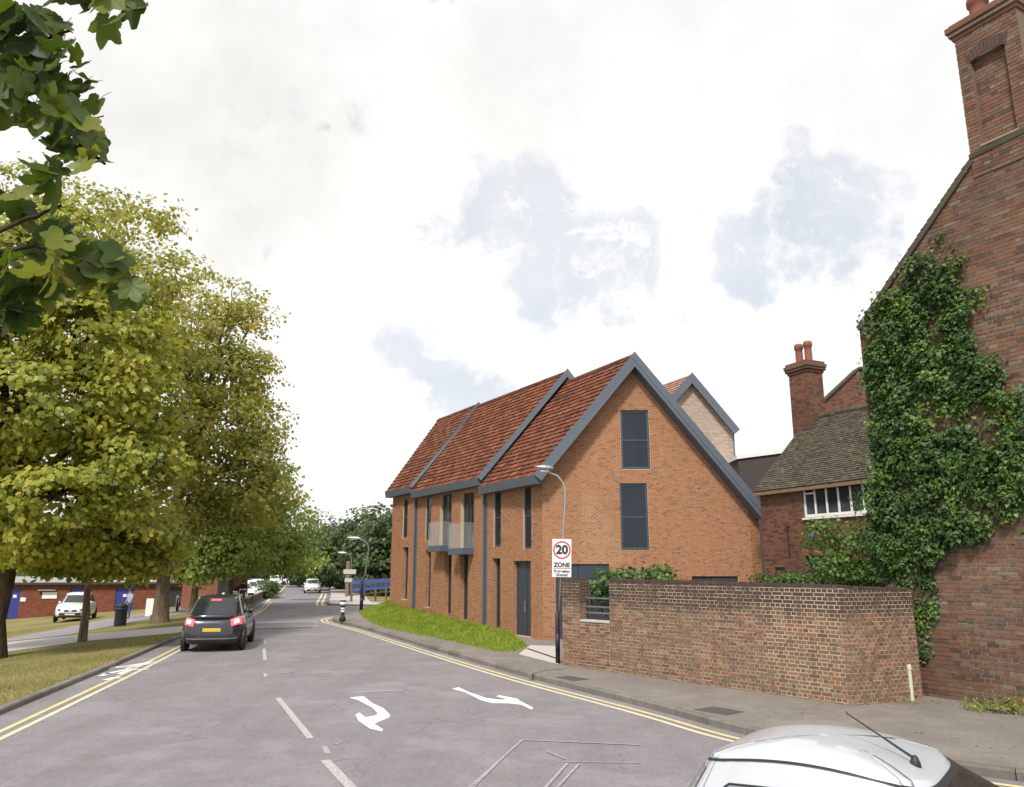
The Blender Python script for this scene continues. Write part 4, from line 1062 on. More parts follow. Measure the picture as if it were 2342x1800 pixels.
gm.add([M0 + UP * (ez - .03), M0 - mn * 2.5 + UP * (ez + 2.35), M0 - mn * 5 + UP * (ez - .03), M0 + mt * .28 + UP * (ez - .03), M0 + mt * .28 - mn * 2.5 + UP * (ez + 2.35), M0 + mt * .28 - mn * 5 + UP * (ez - .03)], [(0, 1, 2), (5, 4, 3), (0, 3, 4, 1), (1, 4, 5, 2)])
hang(gm.build('side_wall', 'mbrick'), cot)
# chimney on the left end of the ridge
def chimney(base, ud, nd, w, d, z0, z1, parent, bmat, mmat, flare=.09, taper=.0, pots=2, potmat='terracotta', poth=.8, single=0):
    """brick stack: shaft, projecting cap courses, clay pots"""
    Rm = Matrix.Translation((base.x, base.y, 0)) @ Matrix((ud, nd, UP)).transposed().to_4x4()
    st = hang(MB().box(-w / 2, w / 2, -d / 2, d / 2, z0, z1, Rm).build('chimney', mmat), parent)
    zc = z1 - .42
    for s_, (o_, u_, n_, ln) in enumerate(((Rm @ Vector((-w / 2, d / 2, 0)), ud, nd, w), (Rm @ Vector((w / 2, -d / 2, 0)), -ud, -nd, w), (Rm @ Vector((-w / 2, -d / 2, 0)), nd, -ud, d), (Rm @ Vector((w / 2, -d / 2, 0)), nd, ud, d))):
        if u_.cross(UP).dot(n_) < 0 and False: pass
        q = lay_bricks(brick_cells([(0, z0), (ln, z0), (ln, zc), (0, zc)], bond='flemish'), o_, u_, n_, bmat, st, rough=.003); q.matrix_parent_inverse = Matrix()
    for k, (e, a, b) in enumerate(((flare * .45, zc, zc + .09), (flare, zc + .092, zc + .20), (flare * 1.25, zc + .202, zc + .33), (flare * .8, zc + .332, z1))):
        o = MB().box(-w / 2 - e, w / 2 + e, -d / 2 - e, d / 2 + e, a, b, Rm).build('cap_course', bmat, st, bevel=.012); o.matrix_parent_inverse = Matrix()
    for i in range(pots):
        cx = (i - (pots - 1) / 2) * w * .5; M_ = Rm @ Matrix.Translation((cx, 0, z1 - .02))
        h = poth
        o = MB().lathe([(.15, 0), (.155, .05), (.135, .10), (.13, h * .55), (.125, h * .72), (.155, h * .76), (.16, h * .9), (.14, h), (.10, h), (.095, h * .8)], n=18, M=M_).build('chimney_pot', potmat, st, smooth=True); o.matrix_parent_inverse = Matrix()
    return st, Rm
cb = P(1853, 960, 27.3)
ztop = P(1850, 825, 27.0).z
chimney(Vector((cb.x, 27.4, 0)), mt, mn, .86, .72, ez + 1.2, ztop, cot, 'mbrick', 'mmortar', .10, poth=.78)
mb = MB().hexa([Vector(p) for p in ((0, 0, 0), (1, 0, 0), (1, 1, 0), (0, 1, 0))], [Vector(p) for p in ((0, 0, .02), (1, 0, .02), (1, 1, .02), (0, 1, .02))])
q0 = R0 + mt * .55 + mn * .75 - UP * .72; mb = MB().hexa([q0, q0 + mt * 1.0, q0 + mt * 1.0 + mn * .32 - UP * .33, q0 + mn * .32 - UP * .33], [q0 + UP * .08, q0 + mt * 1.0 + UP * .08, q0 + mt * 1.0 + mn * .32 - UP * .25, q0 + mn * .32 - UP * .25])
pass
# brick gable behind the cottage
Yb = 33.0; Ob = P(1872, 930, Yb); Ob.z = 0
bg = thing('brick_gable_house', 'plain brown brick gable behind the cottage chimney', 'building', (Ob.x, Yb, 0))
g3 = lambda px, py: UV(Ob, GX, px, py)
pa, pz = g3(1962, 845); qa, qz = g3(2060, 838); la, lz_ = g3(1872, 930)
bp = [(la - .3, 0), (qa, 0), (qa, qz), (pa, pz), (la - .3, lz_ - .25)]
hang(wall_core(bp, [], Ob, GX, GN, .3).build('gable_wall', 'mmortar'), bg)
hang(lay_bricks(brick_cells(bp, bond='flemish', z0=4), Ob, GX, GN, 'mbrick', None, rough=.003), bg)
mb = MB(); cpn = [Ob + GX * bp[4][0] + UP * bp[4][1], Ob + GX * pa + UP * pz, Ob + GX * qa + UP * qz]
for a, b in zip(cpn[:-1], cpn[1:]):
    f = Vector((0, -.12, 0)); k = Vector((0, .5, 0)); mb.hexa([a + f, b + f, b + k, a + k], [a + f + UP * .09, b + f + UP * .09, b + k + UP * .09, a + k + UP * .09])
hang(mb.build('coping', 'otile'), bg)

# ------------------------------------------------------------------ tall old house on the right, with ivy
H0 = Vector((7.60, 16.50, 0)); ht = Vector((.94, -1.60, 0)).normalized(); hn = Vector((ht.y, -ht.x, 0)); hn = hn if hn.x < 0 else -hn
hp = lambda px, py: UV(H0, ht, px, py)
hs = thing('tall_brick_house', 'tall old red brick house end wall with big chimney, covered in ivy', 'building', (H0.x, H0.y, 0))
su, sz = hp(2222, 372); eu, ezh = hp(1998, 705)
cu0 = hp(2222, 360)[0]; cu1 = hp(2345, 250)[0] + .12
slope = (sz - ezh) / (su - eu)
HW = 5.2; mid = (cu0 + cu1) / 2
hz0 = ezh - slope * (eu - 0)
hpoly = [(0, -.05), (HW, -.05), (HW, hz0), (cu1, sz + .1), (cu0, sz + .05), (0, hz0)]
hang(wall_core(hpoly, [], H0, ht, hn, .35).build('end_wall', 'omortar'), hs)
IVY = [(1978, 712), (2034, 668), (2079, 600), (2125, 537), (2156, 525), (2160, 560), (2200, 568), (2204, 610), (2188, 655), (2215, 665), (2262, 640), (2278, 650), (2240, 695), (2215, 720), (2232, 780), (2222, 815), (2290, 808), (2300, 860), (2296, 912), (2342, 898), (2370, 900), (2370, 1160), (2342, 1160), (2283, 1213), (2243, 1238), (2183, 1246), (2143, 1280), (2128, 1313), (2150, 1360), (2146, 1440), (2122, 1505), (2096, 1512), (2078, 1440), (2062, 1345), (2040, 1330), (1985, 1330), (1988, 1100), (1990, 1000), (1978, 860)]
bf = names()
lay_bricks(brick_cells(hpoly, [], L=.232, h=.078, bond='flemish'), H0, ht, hn, 'obrick', None, proud=.010, rough=.005, single=300, ok=lambda x, y: not in_poly(x, y, IVY) and (y > 1250 or y < 800) and y < 1640)
for o in [o for o in C.objects if o.name not in bf]: hang(o, hs)
hb = Vector(hn) * -7
# side walls and roof
mb = MB(); a = H0 + UP * -.05; b = H0 + ht * HW + UP * -.05
for q, s_ in ((a, 1), (b, -1)): mb.hexa([q, q + ht * .3 * s_, q + ht * .3 * s_ + hb, q + hb], [q + UP * hz0, q + ht * .3 * s_ + UP * hz0, q + ht * .3 * s_ + hb + UP * hz0, q + hb + UP * hz0])
hang(mb.build('side_wall', 'obrick'), hs)
mzr = sz + .1 + slope * (cu1 - cu0) / 2 * .6
Em = H0 - ht * .03 + hn * .06 + UP * (hz0 - .03 * slope + .06); Rr = H0 + ht * mid + hn * .06 + UP * (hz0 + mid * slope + .06); Em2 = H0 + ht * (HW + .12) + hn * .06 + UP * (hz0 - .06)
Rr.z = min(Rr.z, sz + .9)
kq = cu0 - .02
Rr = H0 + ht * kq + hn * .06 + UP * (hz0 + kq * slope + .06)
rf = hang(slab(Em, Em + hb, Rr, Rr + hb, .10).build('roof', 'otile'), hs)
for o in tile_slope(Em, Em + hb, Rr, Rr + hb, 'otile', None, w=.2, ex=.11, lift=.026, thick=.012): hang(o, rf); o.matrix_parent_inverse = Matrix()
Rr2 = H0 + ht * cu1 + hn * .06 + UP * (sz + .12); o = slab(Em2 + hb, Em2, Rr2 + hb, Rr2, .10).build('rear_slope', 'otile', rf); o.matrix_parent_inverse = Matrix()
o = MB().hexa([Rr, Rr2, Rr2 + hb, Rr + hb], [Rr + UP * .1, Rr2 + UP * .1, Rr2 + hb + UP * .1, Rr + hb + UP * .1]).build('ridge_capping', 'otile', rf); o.matrix_parent_inverse = Matrix()
# chimney: shaft with an arched recess on its street face
zt_ = hp(2190, 92)[1]
cw = cu1 - cu0; dc = .75
Rm = Matrix.Translation(H0) @ Matrix((ht, hn, UP)).transposed().to_4x4()
ru0, rz1 = hp(2226, 140); ru1, rzt = hp(2288, 103); rb0, rzb = hp(2250, 327)
ru0 = cu0 + cw * .2; ru1 = cu1 - cw * .24
ztt = zt_ - .02
rtop = hp(2255, 122)[1]; rbot = hp(2280, 316)[1]
cpoly = [(cu0, sz - .35), (cu1, sz - .35), (cu1, ztt), (cu0, ztt)]
chole = [(ru0, ru1, rbot, rtop)]
ch = hang(wall_core(cpoly, chole, H0 + hn * .03, ht, hn, .28).build('chimney', 'mmortar'), hs)
core = MB().box(cu0, cu1, -dc, -.26, sz - .35, ztt, Rm).build('chimney_core', 'obrick', ch); core.matrix_parent_inverse = Matrix()
q = lay_bricks(brick_cells(cpoly, [(ru0, ru1, rbot, rtop + .26)], L=.232, h=.078, bond='flemish'), H0 + hn * .03, ht, hn, 'obrick', ch, proud=.010, rough=.004); q.matrix_parent_inverse = Matrix()
q = lay_bricks(brick_cells([(ru0, rbot), (ru1, rbot), (ru1, rtop), (ru0, rtop)], L=.232, h=.078, bond='flemish'), H0 - hn * .10, ht, hn, 'obrick', ch, proud=.010, rough=.004, stuff='recess_brickwork'); q.matrix_parent_inverse = Matrix()
o = MB().box(ru0, ru1, -.24, -.10, rbot, rtop, Rm).build('recess_back', 'mmortar', ch); o.matrix_parent_inverse = Matrix()
nv = 11
for i in range(nv):                                             # arch bricks, one by one
    f0, f1 = i / nv, (i + 1) / nv
    def ap(f, h): 
        u = ru0 - .04 + (ru1 - ru0 + .08) * f; return Rm @ Vector((u + (f - .5) * h * .5, .03, rtop - .06 + .10 * (1 - (2 * f - 1) ** 2) + h))
    q = [ap(f0 + .006, 0), ap(f1 - .006, 0), ap(f1 - .006, .24), ap(f0 + .006, .24)]
    o = MB().hexa([p_ - hn * .10 for p_ in q], [p_ + hn * .012 for p_ in q]).build('arch_brick', 'wbrick', ch); o.matrix_parent_inverse = Matrix()
o = MB().box(ru0 - .02, ru1 + .02, -.10, .055, rbot - .05, rbot - .005, Rm).build('recess_sill', 'omortar', ch); o.matrix_parent_inverse = Matrix()
for e, a, b in ((.04, ztt, ztt + .08), (.085, ztt + .082, ztt + .17), (.12, ztt + .172, ztt + .30), (.06, ztt + .302, ztt + .36)):
    o = MB().box(cu0 - e, cu1 + e, -dc - e, .03 + e, a, b, Rm).build('cap_course', 'obrick', ch, bevel=.015); o.matrix_parent_inverse = Matrix()
for i, f in enumerate((.30, .74)):
    M_ = Rm @ Matrix.Translation((cu0 + cw * f, -dc * .45, ztt + .355)); h = .62 if i == 0 else .75
    o = MB().lathe([(.20, 0), (.205, .06), (.17, .12), (.165, h * .6), (.20, h * .66), (.205, h * .8), (.17, h)], n=18, M=M_).build('chimney_pot', 'terracotta', ch, smooth=True); o.matrix_parent_inverse = Matrix()
    if i == 0:
        mb = MB()
        for k in range(4): mb.lathe([(.17, h + .03 + k * .07), (.185, h + .045 + k * .07), (.17, h + .06 + k * .07)], n=16, M=M_)
        mb.lathe([(.19, h + .32), (.12, h + .40), (.02, h + .43)], n=16, M=M_)
        for k in range(4): a_ = k * math.pi / 2; mb.box(-.008, .008, .155, .175, h, h + .33, M_ @ Matrix.Rotation(a_, 4, 'Z'))
        co = mb.build('cowl', 'galv', o); co.matrix_parent_inverse = Matrix()
# ivy
ivy = thing('ivy', 'dark green ivy climbing thickly over the tall right-hand brick wall', 'ivy', tuple(H0))
cen = []; nr_ = []
clumps = [(random.uniform(1970, 2370), random.uniform(515, 1515)) for _ in range(1150)]
clumps = [c_ for c_ in clumps if in_poly(*c_, IVY) and not (c_[0] > 2130 and math.sin(c_[0] * .045) + math.sin(c_[1] * .033 + 1) > .55 and random.random() < .9) and not (c_[1] > 1290 and random.random() < .5)]
for (cx, cy) in clumps:
    cu_, cz_ = hp(cx, cy); th = random.uniform(.04, .32) if cy < 1300 else random.uniform(.03, .09)
    for k in range(60):
        r_ = abs(random.gauss(0, .17)); a_ = random.uniform(0, 2 * math.pi); u = cu_ + r_ * math.cos(a_); z = cz_ + r_ * math.sin(a_)
        d_ = max(.015, th * (1 - (r_ / .42) ** 2) * random.uniform(.7, 1.05))
        q = H0 + ht * u + hn * d_ + UP * z
        x, y = proj(q)
        if not in_poly(x, y, IVY) and random.random() < (.8 if cy < 1230 else .97): continue
        cen.append(tuple(q)); nr_.append(tuple(hn * 1.0 + ht * (.9 * math.cos(a_) * r_ / .25) + UP * (.45 + .7 * math.sin(a_) * r_ / .25) + Vector((random.gauss(0, .45), random.gauss(0, .45), random.gauss(0, .45)))))
cen = np.array(cen); nr_ = np.array(nr_); n_ = len(cen)
dirs = rng.normal(size=(n_, 3)) * .7 - up_
o = leaves('foliage', cen, nr_, rng.uniform(.045, .10, n_), 'leaf_ivy', None, LEAF_IVY, dirs); o['kind'] = 'stuff'; hang(o, ivy)
mb = MB()
for (p0, p1) in (((2104, 1600), (2098, 1500)), ((2098, 1500), (2110, 1330)), ((2110, 1330), (2060, 1100)), ((2110, 1330), (2200, 1100)), ((2060, 1100), (2080, 800)), ((2200, 1100), (2180, 760))):
    a = hp(*p0); b = hp(*p1); n = 6; pts = []
    for k in range(n + 1):
        f = k / n; pts.append(H0 + ht * (a[0] + (b[0] - a[0]) * f + random.uniform(-.04, .04) * (0 < k < n)) + UP * max(0.1, (a[1] + (b[1] - a[1]) * f)) + hn * .03)
    mb.tube(pts, [.03 - .012 * k / n for k in range(n + 1)], 7)
hang(mb.build('stem', 'bark'), ivy)

# ------------------------------------------------------------------ garden boundary wall with railed opening
V0 = G(1288, 1521, .12); V1 = G(1400, 1537, .12); V2 = G(1952, 1614, .12); V3 = G(2084, 1603, .12)
for v in (V0, V1, V2, V3): v.z = 0
bw = thing('garden_wall', 'weathered brick garden wall along the pavement with dark sooty top', 'wall', tuple(V0))
bt = (V2 - V0).normalized(); bn = Vector((bt.y, -bt.x, 0)); bn = bn if bn.y < 0 else -bn; BL = (V2 - V0).length
bu = lambda px, py: UV(V0, bt, px, py)
WZ = 2.20
o0 = bu(1326, 1400)[0]; o1 = bu(1394, 1400)[0]; sill = bu(1360, 1424)[1]
wpoly = [(0, 0), (BL, 0), (BL, WZ - .06), (o1, WZ), (0, WZ)]
wh = [(o0, o1, sill, WZ + .3)]
wcore = MB(); th = .34
for poly, in (([(0, 0), (o0, 0), (o0, WZ), (0, WZ)],), ([(o0, 0), (o1, 0), (o1, sill), (o0, sill)],), ([(o1, 0), (BL, 0), (BL, WZ - .06), (o1, WZ)],)):
    m_ = wall_core(poly, [], V0, bt, bn, th); wcore.add(m_.v, m_.f)
hang(wcore.build('wall_core', 'wmortar'), bw)
cells = []
for poly in ([(0, 0), (o0, 0), (o0, WZ), (0, WZ)], [(o0, 0), (o1, 0), (o1, sill), (o0, sill)], [(o1, 0), (BL, 0), (BL, WZ - .06), (o1, WZ)]):
    cells += brick_cells(poly, [], L=.225, h=.0735, m=.016, bond='flemish' if poly[0][0] < o1 - .01 else 'english')
bf = names(); lay_bricks(cells, V0, bt, bn, 'wbrick', None, proud=.007, rough=.005, single=300)
et = (V3 - V2).normalized(); en = Vector((et.y, -et.x, 0)); en = en if en.y < 0 else -en; EL = (V3 - V2).length + .3
e_poly = [(0, 0), (EL, 0), (EL, WZ - .12), (0, WZ - .06)]
lay_bricks(brick_cells(e_poly, [], L=.225, h=.0735, m=.016, bond='header'), V2, et, en, 'wbrick', None, proud=.007, rough=.005, stuff='return_brickwork')
# jambs of the opening
lay_bricks(brick_cells([(0, sill), (.33, sill), (.33, WZ), (0, WZ)], L=.225, h=.0735), V0 + bt * o0, -bn, bt, 'wbrick', None, proud=.004, stuff='jamb_brickwork')
lay_bricks(brick_cells([(0, 0), (.33, 0), (.33, WZ), (0, WZ)], L=.225, h=.0735), V0, -bn, -bt, 'wbrick', None, proud=.004, stuff='jamb_brickwork')
m_ = wall_core(e_poly, [], V2, et, en, .3).build('return_core', 'wmortar')
for o in [o for o in C.objects if o.name not in bf]: hang(o, bw)
Rm = Matrix.Translation(V0) @ Matrix((bt, bn, UP)).transposed().to_4x4()
hang(MB().box(o0 + .005, o1 - .005, -.33, .025, sill + .002, sill + .05, Rm).build('sill', 'apron', bevel=.008), bw)
nco = int(BL / .24)                                             # brick-on-edge coping
mb = MB()
for i in range(int((BL - o1) / .118)):
    u = o1 + i * .118; z = WZ - .06 * (u - o1) / (BL - o1); mb.box(u + .006, u + .112, -.345, .012, z + .001, z + .055 + random.uniform(-.006, .008), Rm)
for i in range(int(o0 / .118)): mb.box(i * .118 + .006, i * .118 + .112, -.345, .012, WZ + .001, WZ + .05 + random.uniform(-.006, .006), Rm)
Re = Matrix.Translation(V2) @ Matrix((et, en, UP)).transposed().to_4x4()
for i in range(int(EL / .118)): mb.box(i * .118 + .006, i * .118 + .112, -.31, .012, WZ - .06 - .06 * i * .118 / EL + .001, WZ - .01 - .06 * i * .118 / EL, Re)
o = hang(mb.build('coping_bricks', 'wbrick'), bw); o['kind'] = 'stuff'
# iron railing in the opening
rail = thing('iron_railing', 'dark iron railing set in the opening of the garden wall', 'railing', tuple(V0 + bt * (o0 + o1) / 2 + UP * (sill + .05)))
ro = Matrix.Translation(V0) @ Matrix((bt, bn, UP)).transposed().to_4x4()
for i in range(14):
    u = o0 + .05 + (o1 - o0 - .10) * i / 13; mb = MB(); mb.tube([ro @ Vector((u, -.2, sill + .05)), ro @ Vector((u, -.2, WZ - .42))], .011, 6); o = mb.build('bar', 'iron'); hang(o, rail); o.matrix_parent_inverse = Matrix.Translation(rail.location).inverted()
for z in (sill + .20, (sill + WZ - .4) / 2 + .05, WZ - .44):
    o = MB().box(o0 + .01, o1 - .01, -.215, -.185, z, z + .035, ro).build('rail', 'galv_d'); hang(o, rail)
# pale plastic pipe by the wall end, drain pipe
pp_ = G(2087, 1603, .12); mb = MB(); mb.tube([pp_ + UP * .0, pp_ + UP * .62, pp_ + UP * .64], [.035, .035, .03], 12); mb.lathe([(.045, .55), (.045, .62)], tuple(pp_), 12)
tag(mb.build('marker_post', 'plastic_w'), 'short pale plastic pipe standing at the end of the garden wall', 'pipe')
# manhole covers
for (px, py, lab) in ((1645, 1626, 'square iron manhole cover in the pavement nearer the silver car'), (1305, 1552, 'square iron manhole cover in the pavement near the lamp post')):
    q = G(px, py, .12); a_ = math.atan2(bt.y, bt.x); mh_ = thing('manhole_cover', lab, 'manhole', (q.x, q.y, .121), a_, 'manhole covers in the pavement')
    MB().box(-.34, .34, -.26, .26, 0, .006).build('frame', 'cover', mh_)
    mb = MB().box(-.30, .30, -.22, .22, .004, .010)
    for i in range(6):
        for j in range(4): mb.box(-.26 + i * .092, -.20 + i * .092, -.18 + j * .1, -.12 + j * .1, .009, .014)
    mb.build('plate', 'cover', mh_)
# curved pale edging where the footway swings round to the drive
ed = [G(*p, .12) for p in ((1290, 1531), (1255, 1533), (1225, 1538), (1210, 1545))]
mb = MB(); 
pts = dense([(p.x, p.y) for p in ed], .2)
o = ribbon(pts, .07, .127, 'edging_strip', 'kerb', pav)

# ------------------------------------------------------------------ street lamps and sign
def lamp_post(name, label, base, top, bend_dir, arm, head, dark_h, r, group, lean=(0, 0), headmat='galv', pole='galv_d'):
    t_ = thing(name, label, 'street lamp', tuple(base), 0, group)
    L_ = Vector((lean[0], lean[1], 0))
    mb = MB(); mb.tube([UP * 0, UP * dark_h * .98, UP * dark_h], [r * 1.9, r * 1.8, r * 1.2], 14); mb.box(-r * 1.2, r * 1.2, -r * 2.0, -r * 1.4, .3, .75)
    mb.build('base_column', 'navy', t_, True)
    d = Vector(bend_dir).normalized(); z = top
    pts = [UP * dark_h + L_ * .2, UP * (z * .5) + L_ * .5, UP * (z - .55) + L_, UP * (z - .28) + L_ + d * .06, UP * (z - .08) + L_ + d * .22, UP * z + L_ + d * .45, UP * (z + .10) + L_ + d * arm]
    MB().tube(pts, [r, r * .92, r * .85, r * .8, r * .75, r * .7, r * .62], 12).build('pole', pole, t_, True)
    e = UP * (z + .10) + L_ + d * arm; side = Vector((-d.y, d.x, 0)); mb = MB(); N = 9
    prof = [(0, .035, .035), (.08, .075, .055), (.25, .115, .075), (.5, .125, .075), (.75, .10, .055), (.92, .055, .03), (1, .015, .012)]
    rings = []
    for f, w, h in prof:
        c_ = e + d * (f * head) + UP * (f * .05); ring = []
        for k in range(12):
            a = 2 * math.pi * k / 12; ring.append(c_ + side * (w * math.cos(a)) + UP * (h * math.sin(a)))
        rings.append(ring)
    for a, b in zip(rings[:-1], rings[1:]): mb.add(a + b, [(k, (k + 1) % 12, 12 + (k + 1) % 12, 12 + k) for k in range(12)])
    hd = mb.build('lamp_head', headmat, t_, True)
    c_ = e + d * head * .5 + UP * .0; MB().box(-.06, .06, -.22 * head, .22 * head, -.02, .01, Matrix.Translation(c_ - UP * .062) @ Matrix.Rotation(math.atan2(d.y, d.x) - math.pi / 2, 4, 'Z')).build('lens', 'headl', hd)
    return t_
lb = G(1276, 1517, .12)
zt = P(1293, 1108, lb.y).z; lx = P(1293, 1108, lb.y).x - lb.x
lm = lamp_post('street_lamp', 'grey street lamp carrying the speed zone sign beside the garden wall', lb, zt + .32 - .12, (-1, -.12, 0), .32, .50, 1.25, .032, 'street lamps along the road', (lx, 0), 'galv', 'galv')
sx0, sx1 = P(1263, 1277, lb.y - .1).x, P(1307, 1277, lb.y - .1).x; sz1, sz0 = P(1285, 1233, lb.y - .1).z, P(1285, 1320, lb.y - .1).z
sw, sh = sx1 - sx0, sz1 - sz0
sg = thing('speed_sign', 'white 20 ZONE sign with red ring fixed to the lamp post', 'sign', ((sx0 + sx1) / 2, lb.y - .11, (sz0 + sz1) / 2))
sg.rotation_euler = (0, R(1.2), R(3))
MB().box(-sw / 2, sw / 2, 0, .02, -sh / 2, sh / 2).build('plate', 'signw', sg, bevel=.006)
MB().box(-.06, .06, .021, .05, sh * .2, sh * .26).build('clip', 'galv', sg); MB().box(-.06, .06, .021, .05, -sh * .26, -sh * .2).build('clip', 'galv', sg)
FR = Matrix.Rotation(math.pi / 2, 4, 'X')
cz = sh * .21; ro_ = sw * .46; mb = MB(); n = 48
for k in range(n):
    a = 2 * math.pi * k / n; mb.v += [(ro_ * math.cos(a), -.004, cz + ro_ * math.sin(a)), (ro_ * .84 * math.cos(a), -.004, cz + ro_ * .84 * math.sin(a))]
for k in range(n): k2 = (k + 1) % n; mb.f.append((2 * k, 2 * k2, 2 * k2 + 1, 2 * k + 1))
mb.build('red_ring', 'signr', sg)
text_mesh('20', sw * .62, Matrix.Translation((0, -.005, cz)) @ FR, 'signk', 'number', sg, .001, .012)
text_mesh('ZONE', sw * .30, Matrix.Translation((0, -.005, -sh * .185)) @ FR, 'signk', 'zone_lettering', sg, .001, .006)
MB().box(-sw / 2 + .01, sw / 2 - .01, -.005, -.002, -sh * .275, -sh * .265).build('divider', 'signk', sg)
text_mesh('Recreation', sw * .185, Matrix.Translation((0, -.005, -sh * .345)) @ FR, 'signk', 'plate_lettering', sg, .001, .003)
text_mesh('Ground', sw * .185, Matrix.Translation((0, -.005, -sh * .44)) @ FR, 'signk', 'plate_lettering', sg, .001, .003)
l2 = G(826, 1397, .12); z2 = P(838, 1236, l2.y).z
lamp_post('street_lamp', 'dark street lamp on the corner beyond the grass bank', l2, z2 - .1, (-1, 0, 0), .55, .75, 1.9, .055, 'street lamps along the road', (.3, 0), 'fascia', 'galv_d')
l3 = G(800, 1362, .12); z3 = P(795, 1270, l3.y).z
lamp_post('street_lamp', 'far street lamp with a white head against the dark trees', l3, z3, (-1, 0, 0), .5, .8, 1.5, .05, 'street lamps along the road', (0, 0), 'fascia', 'galv_d')
l4 = GL(642, 1335); 
for i, (px, py, h) in enumerate(((641, 1328, 4.2), (670, 1322, 4.6))):
    q = GL(px, py); t_ = thing('sign_post', ['thin pale post at the far left beside the parked white cars', 'thinner pale post further up the left side of the road'][i], 'post', tuple(q), 0, 'pale posts by the far car park')
    MB().tube([UP * -.1, UP * h], [.08, .06], 8).build('pole', 'galv', t_, True); MB().box(-.14, .14, -.07, .07, h - .35, h).build('cap_box', 'galv', t_)

# bollard on the corner, brown finger post, blue banner fence
q = G(783, 1421, .12); bo = thing('bollard', 'black and white bollard on the pavement corner', 'bollard', tuple(q))
MB().lathe([(.15, 0), (.15, .14), (.085, .26), (.075, .34), (.09, .66), (.13, .68), (.135, .90), (.11, .94)], n=16).build('body', 'blackp', bo, True)
for z in (.40, .52, .72): MB().lathe([(.094 if z < .7 else .139, z), (.096 if z < .7 else .140, z + .09 + (.05 if z > .7 else 0))], n=16).build('band', 'fascia', bo, True)
q = G(793, 1364, .12); sp_ = thing('finger_post', 'brown timber post with pale boards beyond the side street', 'post', tuple(q))
MB().box(-.14, .14, -.12, .12, 0, 3.0).build('post', 'wood', sp_, bevel=.02)
MB().box(-.35, .75, -.18, -.125, 1.9, 2.3).build('board', 'path', sp_, bevel=.01); MB().box(-.2, .45, -.19, -.125, 1.2, 1.55).build('board', 'path', sp_, bevel=.01)
fa, fb = G(803, 1378, .05), G(905, 1366, .05)
fe = thing('banner_fence', 'low timber fence with blue boards by the dark trees', 'fence', tuple(fa)); fd = (fb - fa); fl = fd.length; fd.normalize()
ang = math.atan2(fd.y, fd.x); fe.rotation_euler = (0, 0, ang)
for i in range(5): MB().box(-.09 + i * fl / 4, .09 + i * fl / 4, -.06, .06, -.1, 1.5).build('post', 'wood', fe)
MB().box(0, fl, -.09, -.065, 1.30, 1.62).build('upper_board', 'banner', fe); MB().box(0, fl, -.09, -.065, .78, .98).build('lower_board', 'banner', fe)
for i in range(int(fl / .34)): MB().box(i * .34 + .05, i * .34 + .22, -.10, -.091, .985, 1.295).build('slat', 'banner2' if i % 3 else 'banner', fe)
MB().box(0, fl, -.03, .03, 1.42, 1.5).build('top_rail', 'wood', fe); MB().box(0, fl, -.03, .03, .5, .58).build('bottom_rail', 'wood', fe)

